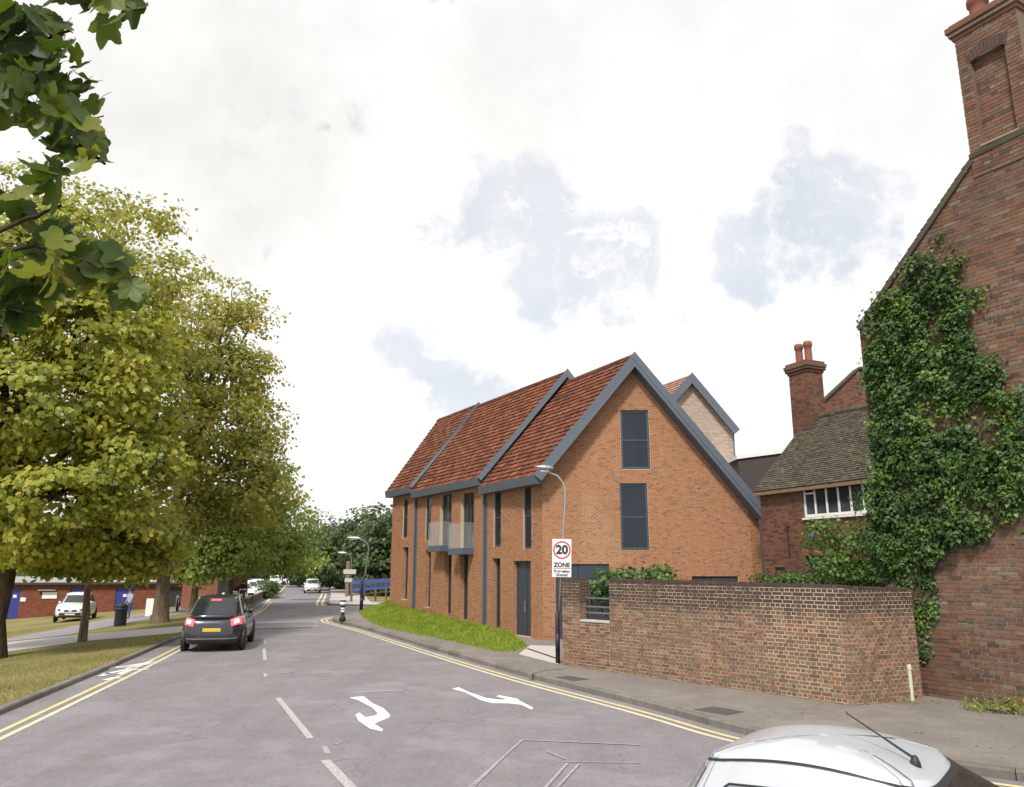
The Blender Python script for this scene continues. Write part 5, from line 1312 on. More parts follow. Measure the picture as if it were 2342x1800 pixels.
# ------------------------------------------------------------------ cars
def se(v, n=5.0): return max(0.0, 1 - abs(v) ** n) ** (1 / n)
class Car:
    """shell built from stacked rounded rings: lower body, then cabin"""
    def __init__(s, L, Wd, H, belt, hood, nose, xr0, xr1, xf1, xf0, zb=.22, tum=.80, deck=None, ne=5.0, droop=.05):
        s.droop = droop
        s.L, s.W, s.H, s.belt, s.hood, s.nose, s.zb = L, Wd, H, belt, hood, nose, zb
        s.xr0, s.xr1, s.xf1, s.xf0 = xr0, xr1, xf1, xf0; s.tum = tum; s.ne = ne
        s.deck = deck if deck else belt
        s.tp = [(-L / 2, s.deck - .06), (-L / 2 + .12, s.deck), (xr0 + .2, belt), (xf0 - .15, belt), (xf0 + .08, hood + .02), ((xf0 + L / 2) / 2 + .05, (hood + nose) / 2 + .05), (L / 2 - .15, nose + .02), (L / 2, nose - .05)]
        s.tp.sort()
    def zt(s, x):
        p = s.tp
        if x <= p[0][0]: return p[0][1]
        for (a, b), (c, d) in zip(p[:-1], p[1:]):
            if x <= c:
                f = (x - a) / max(1e-6, c - a); f = f * f * (3 - 2 * f); return b + (d - b) * f
        return p[-1][1]
    WP = [(0, .90), (.12, .965), (.35, 1.0), (.6, .995), (.85, .965), (.96, .93), (1, .89)]
    XP = [(0, .955), (.12, .99), (.3, 1.0), (.6, .99), (.9, .965), (1, .93)]
    @staticmethod
    def ip(tab, t):
        for (a, b), (c, d) in zip(tab[:-1], tab[1:]):
            if t <= c: return b + (d - b) * (t - a) / (c - a)
        return tab[-1][1]
    def body(s, t, xn=None, yn=None, sx=1, sy=1, off=0.0):
        w = s.W / 2 * s.ip(s.WP, t) + off; l = s.L / 2 * s.ip(s.XP, t) + off; n = 5.5
        if xn is not None: x, y = xn * l, sy * w * se(xn, n)
        else: x, y = sx * l * se(yn, n), yn * w
        z = s.zb + (s.zt(x / s.ip(s.XP, t)) - s.zb) * t
        return Vector((x, y, z))
    def cab(s, t, xn=None, yn=None, sx=1, sy=1, off=0.0):
        xf = s.xf0 + (s.xf1 - s.xf0) * t; xr = s.xr0 + (s.xr1 - s.xr0) * t; ax = (xf - xr) / 2 + off; xc = (xf + xr) / 2
        w = s.W / 2 * (.90 + (s.tum - .90) * t) + off; n = s.ne
        if xn is not None: x, y = xc + xn * ax, sy * w * se(xn, n)
        else: x, y = xc + sx * ax * se(yn, n), yn * w
        z = s.belt - .03 + (s.H - .05 - s.belt + .03) * (t ** .95) + off * t * .5
        z = s.belt - .03 + (s.H - .05 - s.belt + .03) * (t ** .95) - t * s.droop * ((x - xc) / ax) ** 2
        return Vector((x, y, z))
    def ringpts(s, fn, t, N=12):
        out = []
        g = [math.sin(math.pi / 2 * (-1 + 2 * k / N)) * .9 for k in range(N + 1)]
        for y in g: out.append(fn(t, yn=y, sx=1))
        for x in reversed(g): out.append(fn(t, xn=x, sy=1))
        for y in reversed(g): out.append(fn(t, yn=y, sx=-1))
        for x in g: out.append(fn(t, xn=x, sy=-1))
        return out
    def shell(s, fn, ts, cap_z, crown, name, mat, parent, roof=False):
        mb = MB(); rings = [s.ringpts(fn, t) for t in ts]; n = len(rings[0])
        last = rings[-1]; c_ = sum(last, Vector()) / n
        for f, dz in ((.985, .25), (.96, .5), (.9, .75), (.8, .88), (.66, .96), (.5, 1.0), (.32, 1.0), (.15, 1.02), (.05, 1.02)):
            r = []
            for p in last:
                q = c_ + (p - c_) * f
                q.z = s.zt(q.x) + crown * dz if not roof else s.roofxy(q.x, q.y, p, f)
                r.append(q)
            rings.append(r)
        for r in rings: mb.v += [tuple(p) for p in r]
        for i in range(len(rings) - 1):
            for k in range(n): k2 = (k + 1) % n; mb.f.append((i * n + k, i * n + k2, (i + 1) * n + k2, (i + 1) * n + k))
        e = (len(rings) - 1) * n; mb.f.append(tuple(e + k for k in range(n))); mb.f.append(tuple(range(n))[::-1])
        return mb.build(name, mat, parent, True)
    def roofxy(s, x, y, p, f):
        m = (s.xf1 + s.xr1) / 2; a = (s.xf1 - s.xr1) / 2; w = s.W / 2 * s.tum
        xn, yn = min(1, abs((x - m) / a)), min(1, abs(y / w))
        return s.H - .05 - s.droop * xn * xn + .055 * (1 - xn ** 4) ** .6 * (1 - yn ** 5)
    def roofz(s, x):
        m = (s.xf1 + s.xr1) / 2; a = (s.xf1 - s.xr1) / 2
        return s.H - s.droop * ((x - m) / a) ** 2
    def patch(s, fn, t0, t1, a0, a1, mode, sgn, off, name, mat, parent, nt_=6, na=10, thick=True, rnd=0):
        mb = MB(); 
        def pt(i, j, o_):
            t = t0 + (t1 - t0) * i / nt_; a = a0 + (a1 - a0) * j / na
            return fn(t, xn=a, sy=sgn, off=o_) if mode == 'side' else fn(t, yn=a, sx=sgn, off=o_)
        for i in range(nt_ + 1):
            for j in range(na + 1): mb.v.append(tuple(pt(i, j, off)))
        w = na + 1
        for i in range(nt_):
            for j in range(na): mb.f.append((i * w + j, i * w + j + 1, (i + 1) * w + j + 1, (i + 1) * w + j))
        return mb.build(name, mat, parent, True)

def wheel(parent, x, y, r, side, wd=.2):
    w = bpy.data.objects.new('wheel', None); C.objects.link(w); w.parent = parent; w.location = (x, y, r); w.empty_display_size = .1
    M_ = Matrix.Rotation(math.pi / 2 * -side, 4, 'X')
    MB().lathe([(r * .60, -wd * .5), (r * .9, -wd * .5), (r, -wd * .32), (r, wd * .32), (r * .93, wd * .48), (r * .62, wd * .5)], n=28, M=M_).build('tyre', 'rubber', w, True)
    mb = MB().lathe([(r * .62, -wd * .3), (r * .64, wd * .44), (r * .60, wd * .46), (r * .55, wd * .3), (r * .2, wd * .28), (r * .1, wd * .36)], n=28, M=M_)
    mb.build('rim', 'alloy', w, False)
    for k in range(5):
        a = 2 * math.pi * k / 5; MB().box(-r * .06, r * .06, r * .12, r * .6, wd * .26, wd * .40, M_ @ Matrix.Rotation(a, 4, 'Z')).build('spoke', 'alloy', w)
    return w
def make_car(label, paint, P_, loc, rz, group, glass='glass_car', wtop=.86, wscreen=None, plate_rear='platey', brake=False, detail=True, name='parked_car', cladding=False, front_mat='blackp', split_t=.5):
    t_ = thing(name, label, 'car', loc, rz, group); c = Car(**P_)
    c.shell(c.body, [0, .06, .12, .2, .35, .5, .65, .8, .9, .96, 1.0], None, .012, 'body', paint, t_)
    c.shell(c.cab, [0, .15, .3, .5, .7, .85, .94, 1.0], None, 0, 'cabin', paint, t_, True)
    # glazing
    c.patch(c.cab, .12, .90 if wscreen is None else .955, -.86, .86, 'end', 1, .006, 'windscreen', wscreen or glass, t_)
    c.patch(c.cab, .16, .86, -.84, .84, 'end', -1, .006, 'rear_window', glass, t_)
    for s_ in (1, -1):
        c.patch(c.cab, .14, wtop, .02, .80, 'side', s_, .006, 'side_window', glass, t_)
        c.patch(c.cab, .14, wtop, -.62, -.04, 'side', s_, .006, 'side_window', glass, t_)
        if cladding or c.L > 4.3: c.patch(c.cab, .18, .80, -.88, -.68, 'side', s_, .006, 'quarter_window', glass, t_)
    r = c.H * .215 if c.H > 1.55 else .30
    for x in (c.L / 2 - .82, -c.L / 2 + .78):
        for s_ in (1, -1):
            y = c.W / 2 - .105; M_ = Matrix.Translation((x, s_ * (c.W / 2 - .012), r)) @ Matrix.Rotation(math.pi / 2 * -s_, 4, 'X')
            MB().lathe([(r * 1.16, -.10), (r * 1.16, .004), (r * .9, .006)], n=28, M=M_).build('wheel_arch', 'blackp', t_)
            wheel(t_, x, s_ * (c.W / 2 - .085), r, s_)
    if not detail:
        c.patch(c.body, .04, .30, -.80, .80, 'end', 1, .008, 'front_grille', 'blackp', t_)
        for s_ in (1, -1): c.patch(c.body, .66, .86, s_ * .55, s_ * .88, 'end', 1, .008, 'headlamp', 'headl', t_); c.patch(c.body, .62, .92, s_ * .6, s_ * .9, 'end', -1, .008, 'tail_lamp', 'tail', t_)
        return t_, c
    c.patch(c.body, .0, .20, -.86, .86, 'end', 1, .010, 'front_bumper_trim', 'blackp', t_); c.patch(c.body, .0, .20, -.86, .86, 'end', -1, .010, 'rear_bumper_trim', 'blackp', t_)
    for s_ in (1, -1): c.patch(c.body, .0, .13, -.9, .9, 'side', s_, .008, 'sill_trim', 'blackp', t_)
    for s_ in (1, -1):
        for a in (-.40, .02, .42): c.patch(c.body, .14, .97, a - .0025, a + .0025, 'side', s_, .004, 'door_seam', 'blackp', t_, 6, 1)
        for a in (-.30, .12): c.patch(c.body, .80, .84, a, a + .07, 'side', s_, .03, 'door_handle', paint, t_, 2, 4)
    # lamps
    for s_ in (1, -1):
        h_ = c.patch(c.body, .66, .90, s_ * .50, s_ * .90, 'end', 1, .009, 'headlamp', 'headl', t_); c.patch(c.body, .70, .86, s_ * .58, s_ * .74, 'end', 1, .013, 'headlamp_bulb', 'blackp', h_)
        tl = c.patch(c.body, .72, .98, s_ * .60, s_ * .90, 'end', -1, .010, 'tail_lamp', 'brake' if brake else 'tail', t_)
        c.patch(c.body, .72, .96, -.975, -.83, 'side', s_, .009, 'tail_lamp_side', 'brake' if brake else 'tail', tl)
        if brake: c.patch(c.body, .79, .92, s_ * .70, s_ * .84, 'end', -1, .016, 'bulb', 'brakehot', tl)
    g_ = c.patch(c.body, .60, .82, -.36, .36, 'end', 1, .010, 'grille', 'blackp', t_); c.patch(c.body, .64, .78, -.10, .10, 'end', 1, .018, 'badge_bar', 'alloy', g_)
    c.patch(c.body, .24, .50, -.62, .62, 'end', 1, .011, 'lower_grille', 'blackp', t_)
    c.patch(c.body, .30, .42, -.28, .28, 'end', 1, .022, 'number_plate', 'platew', t_)
    c.patch(c.body, .50, .64, -.28, .28, 'end', -1, .018, 'number_plate', plate_rear, t_)
    c.patch(c.body, .20, .235, -.80, .80, 'end', -1, .014, 'bumper_strip', 'alloy', t_)
    mb = MB()
    for s_ in (1, -1):
        p0 = c.cab(.12, xn=.74, sy=s_); mb = MB(); mb.lathe([(.02, 0), (.07, .03), (.085, .08), (.07, .13), (.02, .155)], n=12, M=Matrix.Translation(p0 + Vector((0, s_ * .03, .0))) @ Matrix.Rotation(-s_ * math.pi / 2, 4, 'X') @ Matrix.Scale(.75, 4, (1, 0, 0)))
        mb.build('door_mirror', paint, t_, True)
    if brake:
        c.patch(c.cab, .90, .985, -.22, .22, 'end', -1, .03, 'high_brake_lamp', 'brake', t_, 3, 6)
        for s_ in (1, -1):
            mb = MB(); mb.tube([c.cab(1, xn=x, sy=s_) + UP * (.045 if abs(x) < .8 else .0) for x in (-.86, -.8, -.3, .3, .8, .86)], .018, 8); mb.build('roof_rail', 'alloy', t_, True)
    return t_, c
SUV = dict(L=4.5, Wd=1.86, H=1.66, belt=1.03, hood=1.0, nose=.86, xr0=-2.14, xr1=-1.55, xf1=.45, xf0=1.22, zb=.24, tum=.68, ne=4.2)
HATCH = dict(L=3.9, Wd=1.7, H=1.47, belt=.93, hood=.88, nose=.70, xr0=-1.9, xr1=-1.52, xf1=.22, xf0=1.05, zb=.2, tum=.74)
CITY = dict(L=3.5, Wd=1.62, H=1.443, belt=.92, hood=.90, nose=.74, xr0=-1.74, xr1=-1.445, xf1=-.13, xf0=.72, zb=.2, tum=.71, ne=4.5, droop=.09)
SALOON = dict(L=4.4, Wd=1.78, H=1.44, belt=.92, hood=.90, nose=.72, xr0=-1.55, xr1=-.95, xf1=.35, xf0=1.15, zb=.2, tum=.72, deck=.95)

# graphite estate-type car driving away, brake lamps lit
a = G(412, 1488); b = G(562, 1486); mid_ = (a + b) / 2; hd = Vector((-.225, 1, 0)).normalized()
make_car('graphite SUV driving away with its red brake lamps lit', 'graphite', SUV, tuple(mid_ + hd * 1.52 + UP * .0), math.atan2(hd.y, hd.x), None, brake=True, name='sport_utility_car')
# oncoming white car
q = G(704, 1357); hd = Vector((.25, -1, 0)).normalized()
make_car('white hatchback driving towards the camera down the middle of the road', 'whitecar', HATCH, (q.x, q.y + 1.8, 0), math.atan2(hd.y, hd.x), None, name='hatchback_car')
# white SUV parked on the grass
q = GL(124, 1424); hd = Vector((.02, -1, 0)).normalized(); hd = Vector((.36, -1, 0)).normalized()
q = q + Vector((.5, 1.4, 0)); zz = zleft(q.x, q.y) + .02
o, _ = make_car('pale silver SUV parked on the lawn in front of the low red building', 'palesilver', SUV, (q.x, q.y, zz), math.atan2(hd.y, hd.x), None, glass='glass_car')
tilt = math.atan(.068)
o.rotation_euler = (R(-0.5), 0, o.rotation_euler.z)
# silver city car in the foreground
hd = Vector((math.cos(-.634), math.sin(-.634), 0))
SIL = (2.665, 4.992, 0)
sil, sc_ = make_car('silver city car in the near foreground with a roof aerial', 'silver', CITY, SIL, math.atan2(hd.y, hd.x), None, glass='glass_car_l', wtop=.66, wscreen='glass_car', name='city_car')
sc_.patch(sc_.cab, .955, .985, -.93, .84, 'side', -1, .006, 'roof_gutter_strip', 'blackp', sil, 2, 24)
sc_.patch(sc_.cab, .99, .998, -.92, .92, 'end', -1, .006, 'hatch_seam', 'galv_d', sil, 2, 24)
sc_.patch(sc_.cab, .945, .995, -.90, .90, 'end', 1, .010, 'windscreen_seal', 'blackp', sil, 2, 24)
for (a0, a1) in ((-.66, -.02), (.0, .82)):
    mb = MB(); pts = [sc_.cab(.14, xn=a0, sy=-1, off=.008), sc_.cab(.5, xn=a0, sy=-1, off=.008), sc_.cab(.64, xn=a0 + .03, sy=-1, off=.008)] + [sc_.cab(.68, xn=a0 + .06 + (a1 - a0 - .12) * k / 8, sy=-1, off=.008) for k in range(9)] + [sc_.cab(.64, xn=a1 - .03, sy=-1, off=.008), sc_.cab(.5, xn=a1, sy=-1, off=.008), sc_.cab(.14, xn=a1, sy=-1, off=.008)]
    mb.tube(pts, .006, 6); mb.build('window_seal', 'blackp', sil, True)
q0 = sc_.cab(.57, xn=-.36, sy=-1, off=.012)
text_mesh('A', .10, Matrix.Translation(q0) @ Matrix.Rotation(math.pi / 2 - .28, 4, 'X'), 'blue', 'window_lettering', sil, .001, .004)
mb = MB(); n = 24; pts = []
for k in range(n + 1):
    y = -.82 + 1.64 * k / n; p = sc_.cab(1.0, yn=y, sx=-1); pts.append(Vector((p.x * .965 + .02, p.y, sc_.roofz(p.x * .965) - .030 + .035 * (1 - y * y))))
bx_, by_ = -.24, -.15
mb = MB(); zz = sc_.roofz(bx_); mb.lathe([(.035, -.02), (.03, .02), (.018, .05), (.008, .06)], n=14, M=Matrix.Translation((bx_, by_, zz - .02)))
an = mb.build('aerial', 'blackp', sil, True)
d_ = Vector((-.80, .24, .40)).normalized(); p0 = Vector((bx_, by_, zz + .02)); MB().tube([p0, p0 + d_ * .2], [.009, .007], 8).build('aerial_sleeve', 'blackp', an); MB().tube([p0 + d_ * .2, p0 + d_ * .46], [.0055, .0045], 6).build('aerial_rod', 'blackp', an); MB().lathe([(.001, 0), (.006, .006), (.001, .012)], tuple(p0 + d_ * .46), 8).build('aerial_tip', 'blackp', an)
# white cars in the far car park, nose to the road
base, _ = make_car('white car parked first in the row behind the tree trunks', 'whitecar', HATCH, (0, 0, 0), 0, 'white cars parked in a row', detail=False)
for i, (px, py) in enumerate(((533, 1386), (556, 1377), (574, 1368), (592, 1361))):
    o = base if i == 0 else copy_tree(base); q = GL(px, py); o.location = (q.x - .6, q.y + 1.2, zleft(q.x, q.y) + .02); o.rotation_euler = (0, 0, R(-62))
    o['label'] = ['white car parked first in the row, nearest the brick building', 'white car second in the row behind the first white car', 'white car third in the row of parked white cars', 'white car last in the row, next to the dark hedge'][i]
fl_ = [(628, 1318, 'whitecar', 'white car parked far left near the thin post'), (655, 1317, 'bluecar', 'pale blue car parked far off beside the white ones'), (668, 1317, 'whitecar', 'small white car far off beside the pale blue car'), (686, 1319, 'whitecar', 'white car at the far bend on the left verge'), (697, 1318, 'redcar', 'dark red car far up the road'), (708, 1317, 'whitecar', 'white van-like car far up the road behind the red car'), (722, 1317, 'whitecar', 'white car far up the road by the yellow bush'), (742, 1319, 'whitecar', 'white car furthest right among the distant cars')]
protos = {'whitecar': base}
for px, py, m_, lab in fl_:
    if m_ not in protos:
        protos[m_], _ = make_car(lab, m_, SALOON, (0, 0, 0), 0, 'distant parked cars', detail=False); o = protos[m_]
    else: o = copy_tree(protos[m_])
    Y = 128 + random.uniform(-6, 6); q = P(px, py, Y); zg = zleft(q.x, q.y) if q.x < xk(Y) else (.0 if q.x < xk(Y) + 8 else -.06)
    o.location = (q.x, Y, zg + .01); o.rotation_euler = (0, 0, R(random.choice((-75, -100, 20)) + random.uniform(-8, 8))); o['label'] = lab; o['group'] = 'distant parked cars'

# ------------------------------------------------------------------ people
def person(label, loc, rz, h, joints, colors, group=None):
    """joints: dict of points in metres for a 1.75 m figure; grown as one skinned surface"""
    t_ = thing('person', label, 'person', loc, rz, group)
    J = joints; E_ = [('pelvis', 'waist'), ('waist', 'chest'), ('chest', 'neck'), ('neck', 'headb'), ('headb', 'headt'), ('chest', 'shL'), ('shL', 'elL'), ('elL', 'wrL'), ('wrL', 'hnL'), ('chest', 'shR'), ('shR', 'elR'), ('elR', 'wrR'), ('wrR', 'hnR'),
          ('pelvis', 'hipL'), ('hipL', 'knL'), ('knL', 'anL'), ('anL', 'toL'), ('pelvis', 'hipR'), ('hipR', 'knR'), ('knR', 'anR'), ('anR', 'toR')]
    rad = dict(pelvis=.15, waist=.135, chest=.165, neck=.06, headb=.085, headt=.095, shL=.075, elL=.048, wrL=.034, hnL=.04, hipL=.095, knL=.062, anL=.045, toL=.04)
    nm = list(J); k = h / 1.75
    me = bpy.data.meshes.new('body'); me.from_pydata([tuple(Vector(J[n]) * k) for n in nm], [(nm.index(a), nm.index(b)) for a, b in E_], [])
    o = bpy.data.objects.new('body', me); C.objects.link(o)
    sk = o.modifiers.new('s', 'SKIN'); 
    if not me.skin_vertices: 
        bpy.context.view_layer.objects.active = o
    lay = me.skin_vertices[0].data if me.skin_vertices else None
    if lay:
        for i, n in enumerate(nm):
            r = rad.get(n, rad.get(n[:-1] + 'L', .05)) * k; lay[i].radius = (r * (1.15 if n in ('chest', 'pelvis', 'waist') else 1), r * .85); lay[i].use_root = n == 'pelvis'
    ss = o.modifiers.new('u', 'SUBSURF'); ss.levels = 2; ss.render_levels = 2
    dg = bpy.context.evaluated_depsgraph_get(); m2 = bpy.data.meshes.new_from_object(o.evaluated_get(dg))
    bpy.data.objects.remove(o); b = bpy.data.objects.new('body', m2); C.objects.link(b); b.parent = t_
    m2.materials.clear()
    for c_ in ('skin',) + tuple(colors): m2.materials.append(MT[c_])
    zs_ = {n: J[n][2] * k for n in nm}
    for p in m2.polygons:
        p.use_smooth = True; c_ = p.center; z = c_.z
        hand = min((c_ - Vector(J[n]) * k).length for n in ('hnL', 'hnR')) < .09
        head = z > zs_['neck'] + .03 * k and (Vector((c_.x, c_.y, 0)) - Vector((J['headb'][0], J['headb'][1], 0)) * k).length < .2
        p.material_index = 0 if (hand or head) else (1 if z > zs_['pelvis'] + .03 * k else (3 if z < .09 * k else 2))
    hb_ = Vector(J['headt']) * k
    MB().lathe([(.02, .10 * k), (.07 * k, .085 * k), (.10 * k, .045 * k), (.108 * k, 0), (.10 * k, -.05 * k), (.09 * k, -.07 * k)], tuple(hb_ + Vector((0, .012, .015))), 14).build('hair', 'hair', t_, True)
    return t_
def pose(lean=0, stride=.12, armL=(.05, -.05), armR=(.05, -.05)):
    L_ = Vector((0, -lean, 0)); d = {}
    d['pelvis'] = (0, 0, .92); d['waist'] = (0, -lean * .3, 1.08); d['chest'] = (0, -lean * .75, 1.33); d['neck'] = (0, -lean, 1.47 - lean * .12); d['headb'] = (0, -lean * 1.12 - .01, 1.56 - lean * .18); d['headt'] = (0, -lean * 1.2 - .01, 1.66 - lean * .22)
    for s_, n, a in ((1, 'L', armL), (-1, 'R', armR)):
        cx, cy, cz_ = d['chest']; d['sh' + n] = (s_ * .19, cy - lean * .1, 1.40 - lean * .1); d['el' + n] = (s_ * .26, cy + a[0], 1.13); d['wr' + n] = (s_ * .25, cy + a[1] - .08, .90); d['hn' + n] = (s_ * .24, cy + a[1] - .12, .82)
        st = stride * s_; d['hip' + n] = (s_ * .10, 0, .86); d['kn' + n] = (s_ * .105, -st * .6 - .02, .48); d['an' + n] = (s_ * .11, -st, .08); d['to' + n] = (s_ * .12, -st - .14, .04)
    return d
q = GL(283, 1416); person('person in grey top and dark blue trousers standing beside the litter bin', (q.x + .15, q.y + .3, zleft(q.x, q.y)), R(-25), 1.72, pose(.06, .1, (-.1, -.25)), ('greytop', 'bluecloth', 'darkcloth'))
q = G(567, 1391, .12); pr = person('person in dark jacket with pale reflective band walking on the left pavement', (q.x - .4, q.y, .12), R(195), 1.72, pose(.22, .16), ('darkcloth', 'darkcloth', 'darkcloth'))
MB().lathe([(.215, 1.08), (.22, 1.12), (.215, 1.16)], (0, -.09, 0), 18).build('reflective_band', 'reflect', pr, True)
q = G(784, 1347, .12); person('person in black standing far along the right pavement', (q.x, q.y, .12), R(30), 1.75, pose(.1, .12), ('darkcloth', 'darkcloth', 'darkcloth'))

# ------------------------------------------------------------------ litter bin, sandwich board, motorcycle by the trees
q = GL(274, 1432); lb_ = thing('litter_bin', 'dark litter bin on the lawn edge between the tree trunks', 'bin', (q.x, q.y, zleft(q.x, q.y)))
MB().lathe([(.26, 0), (.28, .04), (.28, .78), (.30, .80), (.30, .86), (.27, .88)], n=20).build('body', 'navy', lb_, True); MB().lathe([(.28, .9), (.27, 1.0), (.12, 1.06), (.01, 1.07)], n=20).build('lid', 'blackp', lb_, True)
for a in range(4): MB().box(-.02, .02, .24, .28, .84, .92, Matrix.Rotation(a * math.pi / 2, 4, 'Z')).build('lid_support', 'blackp', lb_)
q = GL(345, 1409); sbd = thing('sandwich_board', 'white sandwich board standing beside the thick tree trunk', 'board', (q.x, q.y, zleft(q.x, q.y)), R(20))
for s_ in (1, -1): MB().box(-.32, .32, -.015, .015, 0, 1.05, Matrix.Translation((0, s_ * .25, 0)) @ Matrix.Rotation(s_ * .22, 4, 'X')).build('panel', 'fascia', sbd, bevel=.01)
q = GL(405, 1398); mc = thing('motorcycle', 'black motorcycle with round headlamp parked between the tree trunks', 'motorcycle', (q.x, q.y, zleft(q.x, q.y)), R(-70))
for x in (-.68, .68):
    M_ = Matrix.Translation((x, 0, .30)) @ Matrix.Rotation(math.pi / 2, 4, 'X'); mb = MB(); N = 24
    mb.lathe([(.20, -.05), (.29, -.05), (.305, 0), (.29, .05), (.20, .05)], n=24, M=M_); w_ = mb.build('wheel', 'rubber', mc, True); MB().lathe([(.05, -.06), (.19, -.02), (.2, 0), (.19, .02), (.05, .06)], n=20, M=M_).build('hub', 'alloy', w_, True)
mb = MB(); mb.tube([(-.68, .06, .3), (-.2, .08, .45), (.3, .05, .75), (.5, 0, .9)], .03, 8); mb.tube([(-.68, -.06, .3), (-.2, -.08, .45), (.3, -.05, .75)], .03, 8); mb.build('frame', 'iron', mc)
mb = MB(); mb.tube([(.68, .07, .3), (.48, .07, .95)], .025, 8); mb.tube([(.68, -.07, .3), (.48, -.07, .95)], .025, 8); mb.build('fork', 'alloy', mc)
MB().tube([(.44, -.36, 1.02), (.46, -.15, 1.0), (.46, .15, 1.0), (.44, .36, 1.02)], .016, 8).build('handlebar', 'iron', mc)
MB().lathe([(.02, -.1), (.09, -.06), (.1, .03), (.095, .05)], n=16, M=Matrix.Translation((.60, 0, .92)) @ Matrix.Rotation(math.pi / 2, 4, 'Y')).build('headlamp', 'headl', mc, True)
MB().lathe([(.03, -.28), (.12, -.2), (.15, 0), (.12, .2), (.03, .26)], n=16, M=Matrix.Translation((.15, 0, .80)) @ Matrix.Rotation(math.pi / 2, 4, 'Y')).build('fuel_tank', 'redcar', mc, True)
MB().lathe([(.04, -.36), (.12, -.3), (.13, .2), (.05, .34)], n=12, M=Matrix.Translation((-.38, 0, .76)) @ Matrix.Rotation(math.pi / 2, 4, 'Y') @ Matrix.Scale(.55, 4, (1, 0, 0))).build('seat', 'blackp', mc, True)
MB().box(-.25, .25, -.14, .14, .28, .62).build('engine', 'iron', mc, bevel=.04)

# ------------------------------------------------------------------ low red brick building on the left
Lq0 = GL(-70, 1408); Lq1 = GL(525, 1392)
Lq0 = Vector((-44, 58.5, 0)); zf = zleft(-38, 60); 
Lq1 = Vector((-24.5, 62.5, 0))
Lb = thing('low_brick_building', 'low red brick building with navy doors and white roof behind the trees', 'building', (Lq0.x, Lq0.y, zf))
lt = (Lq1 - Lq0).normalized(); ln = Vector((lt.y, -lt.x, 0)); LL = (Lq1 - Lq0).length
O_ = Lq0 + UP * 0
lp = lambda px, py: UV(O_, lt, px, py)
LZ0 = zf - .1; top = max(lp(100, 1337)[1], zf + 2.1)
lho = []
for a, b in ((18, 44), (158, 184), (262, 304)):
    u0, u1 = lp(a, 1380)[0], lp(b, 1380)[0]; lho.append((u0, u1, LZ0 + .12, top - .18))
lho.append((lp(382, 1370)[0], lp(424, 1370)[0], LZ0 + .1, top - .25))
lpoly = [(-6, LZ0), (LL, LZ0), (LL, top), (-6, top)]
hang(wall_core(lpoly, lho, O_, lt, ln, .3).build('wall', 'lbrick'), Lb)
o = lay_bricks(brick_cells(lpoly, lho, L=.24, h=.085), O_, lt, ln, 'lbrick', None); hang(o, Lb)
Rm = Matrix.Translation(O_) @ Matrix((lt, ln, UP)).transposed().to_4x4()
for i, h_ in enumerate(lho):
    d = hang(MB().box(h_[0] + .01, h_[1] - .01, -.12, -.06, h_[2], h_[3] - .01, Rm).build('door', 'blue' if i < 3 else 'blackp'), Lb)
    if i < 3:
        o = MB().box((h_[0] + h_[1]) / 2 - .12, (h_[0] + h_[1]) / 2 + .12, -.058, -.05, h_[3] - .75, h_[3] - .55, Rm).build('door_notice', 'signw', d); o.matrix_parent_inverse = Matrix()
        o = MB().box(h_[0] - .1, h_[1] + .1, .005, .30, LZ0 + .02, LZ0 + .12, Rm).build('step', 'fascia', d); o.matrix_parent_inverse = Matrix()
hang(MB().box(-6.3, LL + .3, -8, .35, top + .004, top + .16, Rm).build('eaves', 'darkroof'), Lb)
hang(MB().hexa([Rm @ Vector(p) for p in ((-6.3, -8, top + .162), (LL + .3, -8, top + .162), (LL + .3, .35, top + .162), (-6.3, .35, top + .162))], [Rm @ Vector(p) for p in ((-5.5, -6, top + .55), (LL - .5, -6, top + .55), (LL - .5, -3.2, top + .55), (-5.5, -3.2, top + .55))]).build('roof', 'lead'), Lb)
su_, sz_ = lp(114, 1361); hang(MB().box(su_ - .5, su_ + .5, .012, .05, sz_ - .25, sz_ + .22, Rm).build('notice_panel', 'signw'), Lb)
su_, sz_ = lp(53, 1371); hang(MB().box(su_ - .18, su_ + .18, .012, .05, sz_ - .14, sz_ + .14, Rm).build('wall_light', 'signw'), Lb)
su_, sz_ = lp(110, 1350); hang(MB().box(su_ - .6, su_ + .6, .012, .30, sz_ - .02, sz_ + .05, Rm).build('canopy', 'lead'), Lb)
hang(MB().hexa([Rm @ Vector(p) for p in ((-6, -7.5, LZ0), (LL, -7.5, LZ0), (LL, -.31, LZ0), (-6, -.31, LZ0))], [Rm @ Vector(p) for p in ((-6, -7.5, top), (LL, -7.5, top), (LL, -.31, top), (-6, -.31, top))]).build('rear_block', 'lbrick'), Lb)
# small red brick hut near the tree trunks
hq = GL(540, 1386); ht_ = thing('brick_hut', 'small red brick hut corner beside the parked white cars', 'hut', (hq.x - 1.6, hq.y + .4, zleft(hq.x, hq.y)), R(-14))
MB().box(-2.6, .9, -.1, 2.4, -.2, 2.0).build('wall', 'lbrick', ht_); MB().box(-2.75, 1.05, -.25, 2.55, 2.002, 2.12).build('roof', 'darkroof', ht_, bevel=.01); MB().box(.2, .85, -.13, -.105, 0, 2.0).build('door', 'blackp', ht_)
